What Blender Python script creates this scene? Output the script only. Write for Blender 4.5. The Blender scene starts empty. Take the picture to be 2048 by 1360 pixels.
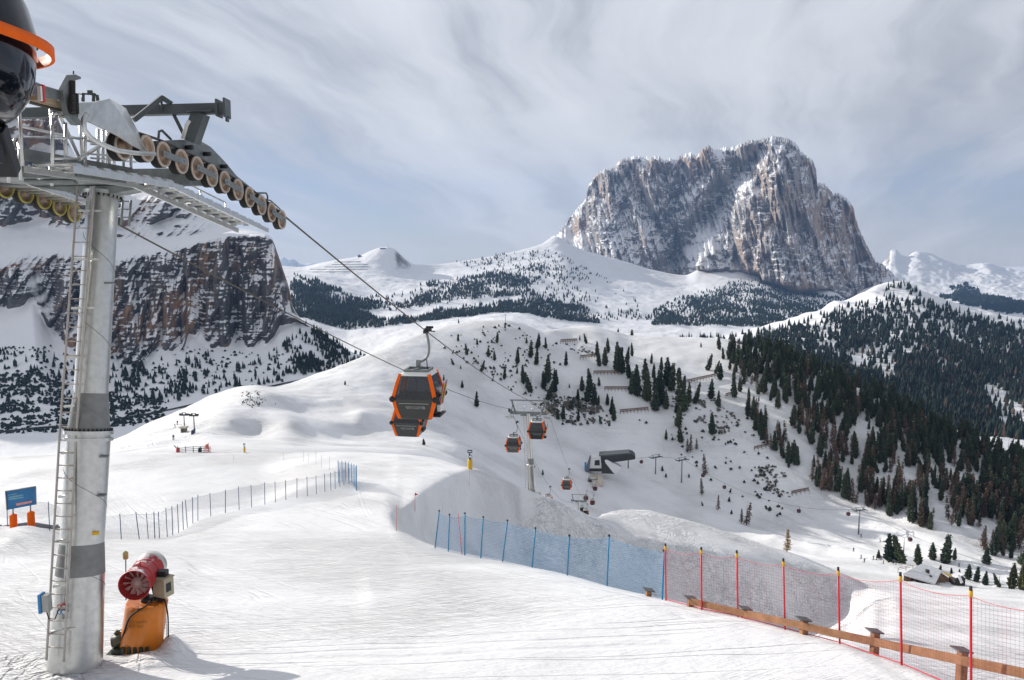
import bpy, bmesh, math, random
import numpy as np
from mathutils import Vector, Matrix
random.seed(7); RNG = np.random.default_rng(7)
S = bpy.context.scene; COL = S.collection
R = math.radians
# ------------------------------------------------------------------ camera
FPX = 2048*28.0/36.0
PITCH = math.atan(180/FPX)
cam = bpy.data.cameras.new('camera'); camo = bpy.data.objects.new('camera', cam); COL.objects.link(camo)
cam.lens = 28; cam.sensor_width = 36; cam.clip_start = 0.2; cam.clip_end = 60000
camo.rotation_euler = (R(90)-PITCH, 0, 0); S.camera = camo
# ------------------------------------------------------------------ sky and sun
SUN_EL, SUN_AZ = 20.5, 58.0          # azimuth to the left of the viewing direction
w = bpy.data.worlds.new('World'); S.world = w; w.use_nodes = True
nt = w.node_tree; nt.nodes.clear()
def mth(nt, op, a, b=None, c=None, clamp=False):
    n = nt.nodes.new('ShaderNodeMath'); n.operation = op; n.use_clamp = clamp
    for i, v in enumerate((a, b, c)):
        if v is None: continue
        if isinstance(v, (int, float)): n.inputs[i].default_value = v
        else: nt.links.new(v, n.inputs[i])
    return n.outputs[0]
def ramp(nt, fac, stops, interp='LINEAR'):
    n = nt.nodes.new('ShaderNodeValToRGB'); n.color_ramp.interpolation = interp
    e = n.color_ramp.elements
    while len(e) < len(stops): e.new(0.5)
    for i, (p, c) in enumerate(stops):
        e[i].position = p
        e[i].color = (c, c, c, 1) if isinstance(c, (int, float)) else (*c, 1)
    nt.links.new(fac, n.inputs[0]); return n.outputs[0]
def mixc(nt, fac, a, b, blend='MIX'):
    n = nt.nodes.new('ShaderNodeMix'); n.data_type = 'RGBA'; n.blend_type = blend
    for s, v in ((n.inputs[0], fac), (n.inputs[6], a), (n.inputs[7], b)):
        if isinstance(v, (int, float)): s.default_value = v
        elif isinstance(v, tuple): s.default_value = (*v, 1) if len(v) == 3 else v
        else: nt.links.new(v, s)
    return n.outputs[2]
def noise(nt, vec, scale, detail=6, rough=0.55, dist=0.0, out='Fac'):
    n = nt.nodes.new('ShaderNodeTexNoise'); n.inputs['Scale'].default_value = scale
    n.inputs['Detail'].default_value = detail; n.inputs['Roughness'].default_value = rough
    n.inputs['Distortion'].default_value = dist
    if vec is not None: nt.links.new(vec, n.inputs['Vector'])
    return n.outputs[0] if out == 'Fac' else n.outputs[1]
def mapping(nt, vec, loc=(0,0,0), rot=(0,0,0), sc=(1,1,1)):
    n = nt.nodes.new('ShaderNodeMapping'); n.inputs[1].default_value = loc
    n.inputs[2].default_value = rot; n.inputs[3].default_value = sc
    nt.links.new(vec, n.inputs[0]); return n.outputs[0]
def stretch(nt, vec, ang, sc, loc=(0,0,0)):            # turn by ang, then scale along the turned axes
    return mapping(nt, mapping(nt, vec, rot=(0, 0, R(ang))), loc=loc, sc=sc)
def build_sky():
    L = nt.links.new
    out = nt.nodes.new('ShaderNodeOutputWorld'); bg = nt.nodes.new('ShaderNodeBackground')
    sky = nt.nodes.new('ShaderNodeTexSky'); sky.sky_type = 'NISHITA'; sky.sun_disc = False
    sky.sun_elevation = R(SUN_EL); sky.sun_rotation = R(-SUN_AZ); sky.altitude = 2200
    sky.air_density = 1.0; sky.dust_density = 0.25; sky.ozone_density = 1.0
    tc = nt.nodes.new('ShaderNodeTexCoord'); g = tc.outputs['Generated']
    sep = nt.nodes.new('ShaderNodeSeparateXYZ'); L(g, sep.inputs[0])
    z = mth(nt, 'ADD', mth(nt, 'MAXIMUM', sep.outputs[2], 0.0), 0.16)
    cx = mth(nt, 'DIVIDE', sep.outputs[0], z); cy = mth(nt, 'DIVIDE', sep.outputs[1], z)
    cmb = nt.nodes.new('ShaderNodeCombineXYZ'); L(cx, cmb.inputs[0]); L(cy, cmb.inputs[1])
    v = cmb.outputs[0]
    warp = noise(nt, mapping(nt, v, loc=(3.1, 0.4, 0)), 0.55, 4, 0.55, 0.0, 'Color')
    wv = nt.nodes.new('ShaderNodeVectorMath'); wv.operation = 'SCALE'; L(warp, wv.inputs[0]); wv.inputs['Scale'].default_value = 0.85
    av = nt.nodes.new('ShaderNodeVectorMath'); av.operation = 'ADD'; L(v, av.inputs[0]); L(wv.outputs[0], av.inputs[1])
    vw = av.outputs[0]
    # long streaks running down to the right, plus soft broad banks
    n1 = noise(nt, stretch(nt, vw, 16, (1.25, 0.20, 1), (0.3, 1.2, 0)), 1.0, 8, 0.54, 0.25)
    n2 = noise(nt, stretch(nt, vw, 30, (0.55, 0.32, 1), (7.7, 2.1, 0)), 0.9, 5, 0.5)
    n3 = noise(nt, stretch(nt, vw, 14, (2.6, 0.22, 1), (1.0, 5.0, 0)), 1.2, 7, 0.58)
    m = mth(nt, 'ADD', mth(nt, 'MULTIPLY', n1, 0.52), mth(nt, 'MULTIPLY', n2, 0.30))
    m = mth(nt, 'ADD', m, mth(nt, 'MULTIPLY', n3, 0.27))
    mask = ramp(nt, m, [(0.40, 0.50), (0.46, 0.80), (0.52, 0.97), (0.60, 1.0)], 'EASE')
    ccol = ramp(nt, m, [(0.41, (0.33, 0.365, 0.44)), (0.475, (0.43, 0.445, 0.49)), (0.525, (0.575, 0.58, 0.60)), (0.575, (0.82, 0.82, 0.82)), (0.65, (1.0, 0.99, 0.97))])
    # cloud layer brightens and warms a little toward the horizon under the sun side
    hz = ramp(nt, sep.outputs[2], [(0.0, 1.0), (0.10, 0.55), (0.28, 0.0)])
    ccol = mixc(nt, mth(nt, 'MULTIPLY', hz, 0.72), ccol, (1.02, 0.96, 0.84))
    skyc = nt.nodes.new('ShaderNodeVectorMath'); skyc.operation = 'SCALE'; L(sky.outputs[0], skyc.inputs[0]); skyc.inputs['Scale'].default_value = 0.105
    mask = mth(nt, 'MAXIMUM', mask, mth(nt, 'MULTIPLY', hz, 0.86))
    col = mixc(nt, mask, skyc.outputs[0], ccol)
    col = mixc(nt, 1.0, col, (0.755, 0.775, 0.82), 'MULTIPLY')
    L(col, bg.inputs[0]); bg.inputs[1].default_value = 1.0; L(bg.outputs[0], out.inputs[0])
build_sky()
sd = bpy.data.lights.new('sun', 'SUN'); so = bpy.data.objects.new('sun', sd); COL.objects.link(so)
sd.energy = 5.0; sd.angle = R(0.5); sd.color = (1.0, 0.94, 0.86)
SUNV = Vector((-math.sin(R(SUN_AZ))*math.cos(R(SUN_EL)), math.cos(R(SUN_AZ))*math.cos(R(SUN_EL)), math.sin(R(SUN_EL))))
so.rotation_euler = SUNV.to_track_quat('Z', 'Y').to_euler()
vs = S.view_settings; S.display_settings.display_device = 'sRGB'
vs.view_transform = 'Standard'; vs.look = 'None'; vs.exposure = 0.12; vs.gamma = 1.0; vs.use_curve_mapping = False
cy = S.cycles
cy.use_denoising = True; cy.max_bounces = 6; cy.diffuse_bounces = 3; cy.glossy_bounces = 3; cy.transmission_bounces = 4
cy.transparent_max_bounces = 16; cy.volume_bounces = 0; cy.caustics_reflective = False; cy.caustics_refractive = False
# ------------------------------------------------------------------ projection helpers
CP, SP = math.cos(PITCH), math.sin(PITCH)
def ray(px, py):                                   # direction with y = 1
    r = (px-1024)/FPX; u = (680-py)/FPX
    y = CP+u*SP; z = -SP+u*CP
    return r/y, z/y
def at(px, py, Y):
    k, q = ray(px, py); return Vector((k*Y, Y, q*Y))
def proj(x, y, z):                                 # numpy friendly
    fw = y*CP-z*SP; up = y*SP+z*CP
    return 1024+FPX*x/fw, 680-FPX*up/fw
# ------------------------------------------------------------------ numpy noise
_perm = np.random.default_rng(3).permutation(256); _perm = np.concatenate([_perm, _perm, _perm])
_g = np.random.default_rng(4).normal(size=(256, 3)); _g /= np.linalg.norm(_g, axis=1)[:, None]
def perlin(x, y, z):
    xi, yi, zi = np.floor(x).astype(int), np.floor(y).astype(int), np.floor(z).astype(int)
    xf, yf, zf = x-xi, y-yi, z-zi
    xi &= 255; yi &= 255; zi &= 255
    f = lambda t: t*t*t*(t*(t*6-15)+10)
    u, v, ww = f(xf), f(yf), f(zf)
    def gr(a, b, c):
        h = _perm[_perm[_perm[(xi+a) & 255]+((yi+b) & 255)]+((zi+c) & 255)]
        gg = _g[h]; return gg[..., 0]*(xf-a)+gg[..., 1]*(yf-b)+gg[..., 2]*(zf-c)
    l = lambda a, b, t: a+(b-a)*t
    return 1.5*l(l(l(gr(0,0,0), gr(1,0,0), u), l(gr(0,1,0), gr(1,1,0), u), v),
             l(l(gr(0,0,1), gr(1,0,1), u), l(gr(0,1,1), gr(1,1,1), u), v), ww)
def fbm(x, y, z=0.0, oct=5, gain=0.5, ridged=False):
    x, y, z = [a.astype(float) for a in np.broadcast_arrays(x, y, z)]
    a, s, t = 1.0, 0.0, 0.0
    for i in range(oct):
        n = perlin(x+i*17.3, y+i*9.1, z+i*5.7)
        if ridged: n = 1-2*np.abs(n)
        s = s+a*n; t += a; a *= gain; x = x*2.03; y = y*2.03; z = z*2.03
    return s/t
def sstep(a, b, x):
    t = np.clip((np.asarray(x, float)-a)/(b-a), 0, 1); return t*t*(3-2*t)
def pchip(xs, ys, x):                               # monotone cubic, clamped outside
    xs = np.asarray(xs, float); ys = np.asarray(ys, float); x = np.clip(x, xs[0], xs[-1])
    h = np.diff(xs); d = np.diff(ys)/h
    m = np.zeros_like(ys)
    for i in range(1, len(xs)-1):
        if d[i-1]*d[i] > 0:
            w1, w2 = 2*h[i]+h[i-1], h[i]+2*h[i-1]; m[i] = (w1+w2)/(w1/d[i-1]+w2/d[i])
    m[0], m[-1] = d[0], d[-1]
    j = np.clip(np.searchsorted(xs, x, side='right')-1, 0, len(xs)-2)
    t = (x-xs[j])/h[j]
    return (ys[j]*(1+2*t)*(1-t)**2+h[j]*m[j]*t*(1-t)**2+ys[j+1]*t*t*(3-2*t)+h[j]*m[j+1]*t*t*(t-1))
def inpoly(px, py, poly):
    px = np.asarray(px); py = np.asarray(py); c = np.zeros(px.shape, bool); n = len(poly)
    for i in range(n):
        x1, y1 = poly[i]; x2, y2 = poly[(i+1) % n]
        if y1 == y2: continue
        hit = ((y1 > py) != (y2 > py)) & (px < (x2-x1)*(py-y1)/(y2-y1)+x1); c ^= hit
    return c
# ------------------------------------------------------------------ object helpers
def tag(o, label=None, cat=None, group=None, kind=None):
    if label: o['label'] = label
    if cat: o['category'] = cat
    if group: o['group'] = group
    if kind: o['kind'] = kind
    return o
def empty(name, loc=(0,0,0), rot=(0,0,0)):
    o = bpy.data.objects.new(name, None); COL.objects.link(o); o.location = loc; o.rotation_euler = rot
    o.empty_display_size = 0.1; return o
def np_mesh(name, verts, quads=None, tris=None, mats=(), smooth=True, parent=None, mi=None):
    me = bpy.data.meshes.new(name)
    fs = []
    nq = 0 if quads is None else len(quads); nt_ = 0 if tris is None else len(tris)
    loops = np.concatenate([np.asarray(quads, np.int32).ravel() if nq else np.zeros(0, np.int32),
                            np.asarray(tris, np.int32).ravel() if nt_ else np.zeros(0, np.int32)])
    starts = np.concatenate([np.arange(nq)*4, nq*4+np.arange(nt_)*3]).astype(np.int32)
    tot = np.concatenate([np.full(nq, 4), np.full(nt_, 3)]).astype(np.int32)
    me.vertices.add(len(verts)); me.vertices.foreach_set('co', np.asarray(verts, np.float32).ravel())
    me.loops.add(len(loops)); me.loops.foreach_set('vertex_index', loops)
    me.polygons.add(len(starts)); me.polygons.foreach_set('loop_start', starts); me.polygons.foreach_set('loop_total', tot)
    if mi is not None: me.polygons.foreach_set('material_index', np.asarray(mi, np.int32))
    me.polygons.foreach_set('use_smooth', np.full(len(starts), smooth))
    me.update(calc_edges=True); me.validate()
    for m in mats: me.materials.append(m)
    o = bpy.data.objects.new(name, me); COL.objects.link(o)
    if parent: o.parent = parent
    return o
class MB:
    """collects boxes, tubes, prisms into one bmesh; build() links it as ONE object"""
    def __init__(s): s.bm = bmesh.new(); s.m = 0
    def mat(s, i): s.m = i; return s
    def _f(s, vs):
        try:
            f = s.bm.faces.new(vs); f.material_index = s.m; return f
        except ValueError: return None
    def box(s, c, size, rot=None, M=None):
        c = Vector(c); h = Vector(size)/2
        m = rot if rot is not None else Matrix.Identity(3)
        v = []
        for dz in (-1, 1):
            for dx, dy in ((-1,-1),(1,-1),(1,1),(-1,1)):
                v.append(s.bm.verts.new(c+m @ Vector((dx*h.x, dy*h.y, dz*h.z))))
        for q in ((3,2,1,0),(4,5,6,7),(0,1,5,4),(1,2,6,5),(2,3,7,6),(3,0,4,7)): s._f([v[i] for i in q])
        return s
    def beam(s, a, b, wd, ht, up=(0,0,1)):              # rectangular bar from a to b
        a, b = Vector(a), Vector(b); d = b-a
        if d.length < 1e-6: return s
        y = d.normalized(); x = y.cross(Vector(up))
        if x.length < 1e-4: x = y.cross(Vector((1,0,0)))
        x.normalize(); z = x.cross(y)
        m = Matrix((x, y, z)).transposed()
        return s.box((a+b)/2, (wd, d.length, ht), m)
    def tube(s, pts, r, n=8, cap=True, closed=False):
        pts = [Vector(p) for p in pts]; rr = r if isinstance(r, (list, tuple)) else [r]*len(pts)
        rings = []; prev = None
        for i, p in enumerate(pts):
            if closed: d = pts[(i+1) % len(pts)]-pts[i-1]
            else: d = pts[min(i+1, len(pts)-1)]-pts[max(i-1, 0)]
            d.normalize()
            if prev is None:
                x = d.cross(Vector((0,0,1)))
                if x.length < 1e-3: x = d.cross(Vector((1,0,0)))
            else: x = prev-d*prev.dot(d)
            x.normalize(); prev = x; y = d.cross(x)
            rings.append([s.bm.verts.new(p+(x*math.cos(2*math.pi*k/n)+y*math.sin(2*math.pi*k/n))*rr[i]) for k in range(n)])
        cnt = len(rings) if closed else len(rings)-1
        for i in range(cnt):
            A, B = rings[i], rings[(i+1) % len(rings)]
            for k in range(n): 
                f = s._f([A[k], A[(k+1) % n], B[(k+1) % n], B[k]])
                if f: f.smooth = True
        if cap and not closed:
            s._f(rings[0][::-1]); s._f(rings[-1])
        return s
    def cyl(s, a, b, r, r2=None, n=16, cap=True): return s.tube([a, b], [r, r if r2 is None else r2], n, cap)
    def prism(s, poly, M, depth):                        # polygon in local xy, extruded +z, placed by 4x4 M
        A = [s.bm.verts.new(M @ Vector((p[0], p[1], 0))) for p in poly]
        B = [s.bm.verts.new(M @ Vector((p[0], p[1], depth))) for p in poly]
        n = len(poly); s._f(A[::-1]); s._f(B)
        for i in range(n): s._f([A[i], A[(i+1) % n], B[(i+1) % n], B[i]])
        return s
    def lathe(s, prof, M=None, n=24, a0=0, a1=2*math.pi, sm=True):   # profile (r,z) about local z
        M = M or Matrix.Identity(4); full = abs(a1-a0-2*math.pi) < 1e-6
        cols = n if full else n+1; rings = []
        for r, z in prof:
            rings.append([s.bm.verts.new(M @ Vector((r*math.cos(a0+(a1-a0)*k/n), r*math.sin(a0+(a1-a0)*k/n), z))) for k in range(cols)])
        for i in range(len(rings)-1):
            for k in range(n):
                f = s._f([rings[i][k], rings[i][(k+1) % cols], rings[i+1][(k+1) % cols], rings[i+1][k]])
                if f: f.smooth = sm
        return s
    def grid(s, fn, nu, nv, sm=True):                    # fn(u,v)->Vector
        V = [[s.bm.verts.new(fn(i/nu, j/nv)) for i in range(nu+1)] for j in range(nv+1)]
        for j in range(nv):
            for i in range(nu):
                f = s._f([V[j][i], V[j][i+1], V[j+1][i+1], V[j+1][i]])
                if f: f.smooth = sm
        return s
    def build(s, name, mats, parent=None, bevel=0, loc=None, normals=True):
        me = bpy.data.meshes.new(name)
        if normals: bmesh.ops.recalc_face_normals(s.bm, faces=s.bm.faces)
        s.bm.to_mesh(me); s.bm.free()
        for m in (mats if isinstance(mats, (list, tuple)) else [mats]): me.materials.append(m)
        o = bpy.data.objects.new(name, me); COL.objects.link(o)
        if parent: o.parent = parent
        if loc is not None: o.location = loc
        if bevel:
            b = o.modifiers.new('bevel', 'BEVEL'); b.width = bevel; b.segments = 2; b.limit_method = 'ANGLE'; b.angle_limit = R(40)
        return o
_kids = {}
def link_parent(o, p): o.parent = p
def copy_tree(o, parent=None):
    c = o.copy(); COL.objects.link(c)
    if parent: c.parent = parent
    for ch in list(o.children): copy_tree(ch, c)
    return c
# ------------------------------------------------------------------ materials
def mat(name, col=(0.5,0.5,0.5), rough=0.5, metal=0.0, var=0.0, vscale=8.0, bump=0.0, bscale=30.0, spec=0.5, var2=None, coat=0.0):
    m = bpy.data.materials.new(name); m.use_nodes = True; t = m.node_tree; p = t.nodes['Principled BSDF']
    p.inputs['Base Color'].default_value = (*col, 1); p.inputs['Roughness'].default_value = rough
    p.inputs['Metallic'].default_value = metal; p.inputs['Specular IOR Level'].default_value = spec
    p.inputs['Coat Weight'].default_value = coat
    if var or bump:
        tc = t.nodes.new('ShaderNodeTexCoord'); o = tc.outputs['Object']
        if var:
            n = noise(t, o, vscale, 6, 0.6)
            c2 = var2 or tuple(max(0, c*(1-var)) for c in col)
            t.links.new(mixc(t, ramp(t, n, [(0.35, 0), (0.68, 1)]), col, c2), p.inputs['Base Color'])
            t.links.new(mth(t, 'ADD', mth(t, 'MULTIPLY', n, 0.25), rough-0.12, clamp=True), p.inputs['Roughness'])
        if bump:
            b = t.nodes.new('ShaderNodeBump'); b.inputs['Strength'].default_value = bump; b.inputs['Distance'].default_value = 0.02
            t.links.new(noise(t, o, bscale, 4, 0.6), b.inputs['Height']); t.links.new(b.outputs[0], p.inputs['Normal'])
    return m
# ------------------------------------------------------------------ terrain materials
def mat_snow(name, tracks=1.0, chop=1.0, small=1.0, scale=1.0):
    m = bpy.data.materials.new(name); m.use_nodes = True; t = m.node_tree; p = t.nodes['Principled BSDF']
    g = t.nodes.new('ShaderNodeNewGeometry').outputs['Position']
    n0 = noise(t, g, 0.35/scale, 5, 0.6)
    big = ramp(t, n0, [(0.3, 0), (0.7, 1)])
    t.links.new(mixc(t, big, (0.80, 0.805, 0.815), (0.85, 0.85, 0.85)), p.inputs['Base Color'])
    p.inputs['Roughness'].default_value = 0.62; p.inputs['Specular IOR Level'].default_value = 0.35
    h = mth(t, 'MULTIPLY', noise(t, g, 7.0/scale, 5, 0.6), 0.008*small*scale)
    h = mth(t, 'ADD', h, mth(t, 'MULTIPLY', noise(t, g, 1.1/scale, 5, 0.62), 0.075*small*scale))
    if tracks:
        for rot, sx, sy, amp, off in ((8, 0.10, 2.2, 0.042, 0), (-14, 0.12, 3.4, 0.034, 40), (38, 0.16, 4.0, 0.034, 80), (-40, 0.14, 3.4, 0.034, 120)):
            v = stretch(t, g, rot, (sx/scale, sy/scale, 0.3), (off, off*0.7, 0))
            n = noise(t, v, 1.0, 4, 0.6, 0.6)
            thin = ramp(t, n, [(0.40, 0.0), (0.47, 1.0), (0.53, 1.0), (0.60, 0.0)])
            # ski tracks come and go in patches
            pm = ramp(t, noise(t, g, 0.09/scale, 3, 0.5), [(0.42, 0.12), (0.62, 1.0)])
            h = mth(t, 'SUBTRACT', h, mth(t, 'MULTIPLY', mth(t, 'MULTIPLY', thin, pm), amp*tracks*scale))
    if tracks:
        for rot, off in ((24, 15), (-8, 60), (52, 95)):
            n = noise(t, stretch(t, g, rot, (0.035/scale, 0.75/scale, 0.2), (off, off*0.4, 0)), 1.0, 2, 0.45, 0.5)
            thin = ramp(t, n, [(0.478, 0.0), (0.494, 1.0), (0.506, 1.0), (0.522, 0.0)])
            pm = ramp(t, noise(t, stretch(t, g, rot, (0.5, 1, 1), (off*3, 0, 0)), 0.07/scale, 3, 0.5), [(0.47, 0.0), (0.60, 1.0)])
            h = mth(t, 'SUBTRACT', h, mth(t, 'MULTIPLY', mth(t, 'MULTIPLY', thin, pm), 0.042*tracks*scale))
    if chop:
        a = t.nodes.new('ShaderNodeAttribute'); a.attribute_name = 'chop'
        lump = mth(t, 'MULTIPLY', noise(t, g, 1.5, 5, 0.7), 0.9)
        for rot, off in ((15, 3), (75, 9), (-35, 20), (120, 33)):
            n = noise(t, stretch(t, g, rot, (0.13, 0.62, 0.3), (off, 2*off, 0)), 1.0, 4, 0.55, 0.9)
            lump = mth(t, 'SUBTRACT', lump, ramp(t, n, [(0.46, 0.0), (0.485, 0.9), (0.515, 0.9), (0.54, 0.0)]))
        h = mth(t, 'ADD', h, mth(t, 'MULTIPLY', mth(t, 'MULTIPLY', lump, a.outputs['Fac']), 0.10*chop))
    b = t.nodes.new('ShaderNodeBump'); b.inputs['Strength'].default_value = 1.0; b.inputs['Distance'].default_value = 1.0
    t.links.new(h, b.inputs['Height']); t.links.new(b.outputs[0], p.inputs['Normal'])
    return m
def mat_mountain(name, unit=1.0, snow_lo=0.30, snow_hi=0.62, ochre=0.5, rockdark=(0.17,0.16,0.155), rocklight=(0.34,0.315,0.29), speck=0.35, och=(0.40,0.255,0.15)):
    """dolomite rock with snow lying where the face is not too steep; unit = size in metres of the finest snow patches"""
    m = bpy.data.materials.new(name); m.use_nodes = True; t = m.node_tree; p = t.nodes['Principled BSDF']
    ge = t.nodes.new('ShaderNodeNewGeometry'); g = ge.outputs['Position']
    sep = t.nodes.new('ShaderNodeSeparateXYZ'); t.links.new(ge.outputs['Normal'], sep.inputs[0])
    vert = mapping(t, g, sc=(1.0, 1.0, 0.16))
    streak = noise(t, vert, 0.035/unit, 6, 0.62, 0.3)
    strata = noise(t, mapping(t, mapping(t, g, rot=(0.12, 0.2, 0.3)), sc=(0.45, 0.45, 1.2)), 0.03/unit, 6, 0.65, 0.8)
    broad = noise(t, g, 0.0045/unit, 4, 0.55)
    fine = noise(t, g, 0.085/unit, 6, 0.72)
    rc = mixc(t, ramp(t, strata, [(0.35, 0), (0.65, 1)]), rockdark, rocklight)
    rc = mixc(t, mth(t, 'MULTIPLY', ramp(t, streak, [(0.40, 1), (0.56, 0)]), 0.55), rc, tuple(c*0.55 for c in rockdark))
    om = mth(t, 'MULTIPLY', ramp(t, mth(t, 'ADD', mth(t, 'MULTIPLY', broad, 0.6), mth(t, 'MULTIPLY', streak, 0.4)), [(0.49, 0), (0.60, 1)]), ochre)
    rc = mixc(t, om, rc, och)
    s = mth(t, 'ADD', sep.outputs[2], mth(t, 'MULTIPLY', mth(t, 'SUBTRACT', fine, 0.5), speck*2.2))
    s = mth(t, 'ADD', s, mth(t, 'MULTIPLY', mth(t, 'SUBTRACT', strata, 0.5), speck*0.7))
    a = t.nodes.new('ShaderNodeAttribute'); a.attribute_name = 'snowy'
    s = mth(t, 'ADD', s, a.outputs['Fac'])
    sm = ramp(t, s, [(snow_lo, 0), (snow_hi, 1)])
    t.links.new(mixc(t, sm, rc, (0.83, 0.835, 0.85)), p.inputs['Base Color'])
    p.inputs['Roughness'].default_value = 0.85; p.inputs['Specular IOR Level'].default_value = 0.15
    b = t.nodes.new('ShaderNodeBump'); b.inputs['Strength'].default_value = 0.7; b.inputs['Distance'].default_value = 10*unit
    rough = mth(t, 'MULTIPLY', mth(t, 'ADD', fine, mth(t, 'MULTIPLY', streak, 0.8)), mth(t, 'SUBTRACT', 1.0, mth(t, 'MULTIPLY', sm, 0.75)))
    t.links.new(rough, b.inputs['Height']); t.links.new(b.outputs[0], p.inputs['Normal'])
    return m
# ------------------------------------------------------------------ terrain sheets
class Sheet:
    """A terrain sheet: lines across the slope (each a list of (px, py, distance)), joined by smooth profiles."""
    def __init__(s, rows, sub, px0, px1, nk):
        ks = np.linspace((px0-1024)/FPX, (px1-1024)/FPX, nk); s.ks = ks
        Y, Q = [], []
        for r in rows:
            if isinstance(r, dict):
                b = r['of']; Yb, Zb = Y[b], Q[b]*Y[b]
                dY = np.interp(ks, r['k'][0], r['k'][1]) if 'k' in r else r['dY']
                y = Yb+dY; z = Zb+r['dz']
                Y.append(y); Q.append(z/y); continue
            pts = sorted(r); kk, yy, qq = [], [], []
            for px, py, yd in pts:
                k, q = ray(px, py); kk.append(k); yy.append(yd); qq.append(q)
            y = pchip(kk, np.array(yy), ks); Y.append(y); Q.append(pchip(kk, np.array(qq)*np.array(yy), ks)/y)
        Y = np.array(Y); Z = np.array(Q)*Y
        s.rowY, s.rowZ = Y, Z
        tt = np.concatenate([np.linspace(i, i+1, n, endpoint=False) for i, n in enumerate(sub)]+[[len(rows)-1.0]])
        s.t = tt; xi = np.arange(len(rows), dtype=float)
        GY = np.zeros((len(tt), nk)); GZ = np.zeros_like(GY)
        # monotone cubic along each column (vectorised over columns)
        def pch(V):
            h = 1.0; d = np.diff(V, axis=0); m = np.zeros_like(V)
            a, b = d[:-1], d[1:]; ok = a*b > 0
            with np.errstate(divide='ignore', invalid='ignore'):
                mm = np.where(ok, 2*a*b/np.where(a+b == 0, 1, a+b), 0)
            m[1:-1] = mm; m[0] = d[0]; m[-1] = d[-1]
            j = np.clip(np.floor(tt).astype(int), 0, len(rows)-2); t = (tt-j)[:, None]
            return V[j]*(1+2*t)*(1-t)**2+m[j]*t*(1-t)**2+V[j+1]*t*t*(3-2*t)+m[j+1]*t*t*(t-1)
        s.Y = pch(Y); s.Z = pch(Z); s.X = s.Y*ks[None, :]
    def pix(s): return proj(s.X, s.Y, s.Z)
    def hit(s, px, py, lo=0, hi=None):
        """first point of the sheet seen along this pixel's ray"""
        k, q = ray(px, py); i = int(np.clip(np.searchsorted(s.ks, k)-1, 0, len(s.ks)-2)); f = (k-s.ks[i])/(s.ks[i+1]-s.ks[i])
        yy = s.Y[:, i]*(1-f)+s.Y[:, i+1]*f; zz = s.Z[:, i]*(1-f)+s.Z[:, i+1]*f
        e = zz-q*yy
        hi = hi or len(e)-1
        for j in range(lo, hi):
            if e[j] < 0 <= e[j+1]:
                a = -e[j]/(e[j+1]-e[j]); Yh = yy[j]+a*(yy[j+1]-yy[j]); return Vector((k*Yh, Yh, q*Yh))
        j = int(np.argmax(zz[lo:hi]/yy[lo:hi]))+lo
        return Vector((k*yy[j], yy[j], zz[j]))
    def build(s, name, m, attr=None, smooth=True, backdrop=None):
        nv, nk = s.X.shape; V = np.stack([s.X, s.Y, s.Z], -1).reshape(-1, 3)
        i = np.arange(nv*nk).reshape(nv, nk)
        q = np.stack([i[:-1, :-1], i[:-1, 1:], i[1:, 1:], i[1:, :-1]], -1).reshape(-1, 4)
        o = np_mesh(name, V, quads=q, mats=[m], smooth=smooth)
        for an, val in (attr or {}).items():
            a = o.data.attributes.new(an, 'FLOAT', 'POINT'); a.data.foreach_set('value', np.asarray(val, np.float32).ravel())
        s.obj = o; return o
def plane_row(Ys, pxs=(-1500, 0, 1024, 2048, 3500), dz=0.0):
    out = []
    for px, Y in (Ys if isinstance(Ys, list) else [(p, Ys) for p in pxs]):
        z = -4.6-0.27*Y+dz; k = (px-1024)/FPX
        # inverse of ray(): find py for this z at this px (q independent of px)
        q = z/Y; u = (q*CP+SP)/(CP-q*SP); out.append((px, 680-u*FPX, Y))
    return out
M_SNOW = mat_snow('groomed_snow'); M_SNOWMID = mat_snow('hill_snow', tracks=0.9, chop=0.0, small=0.8, scale=3.0)
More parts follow.
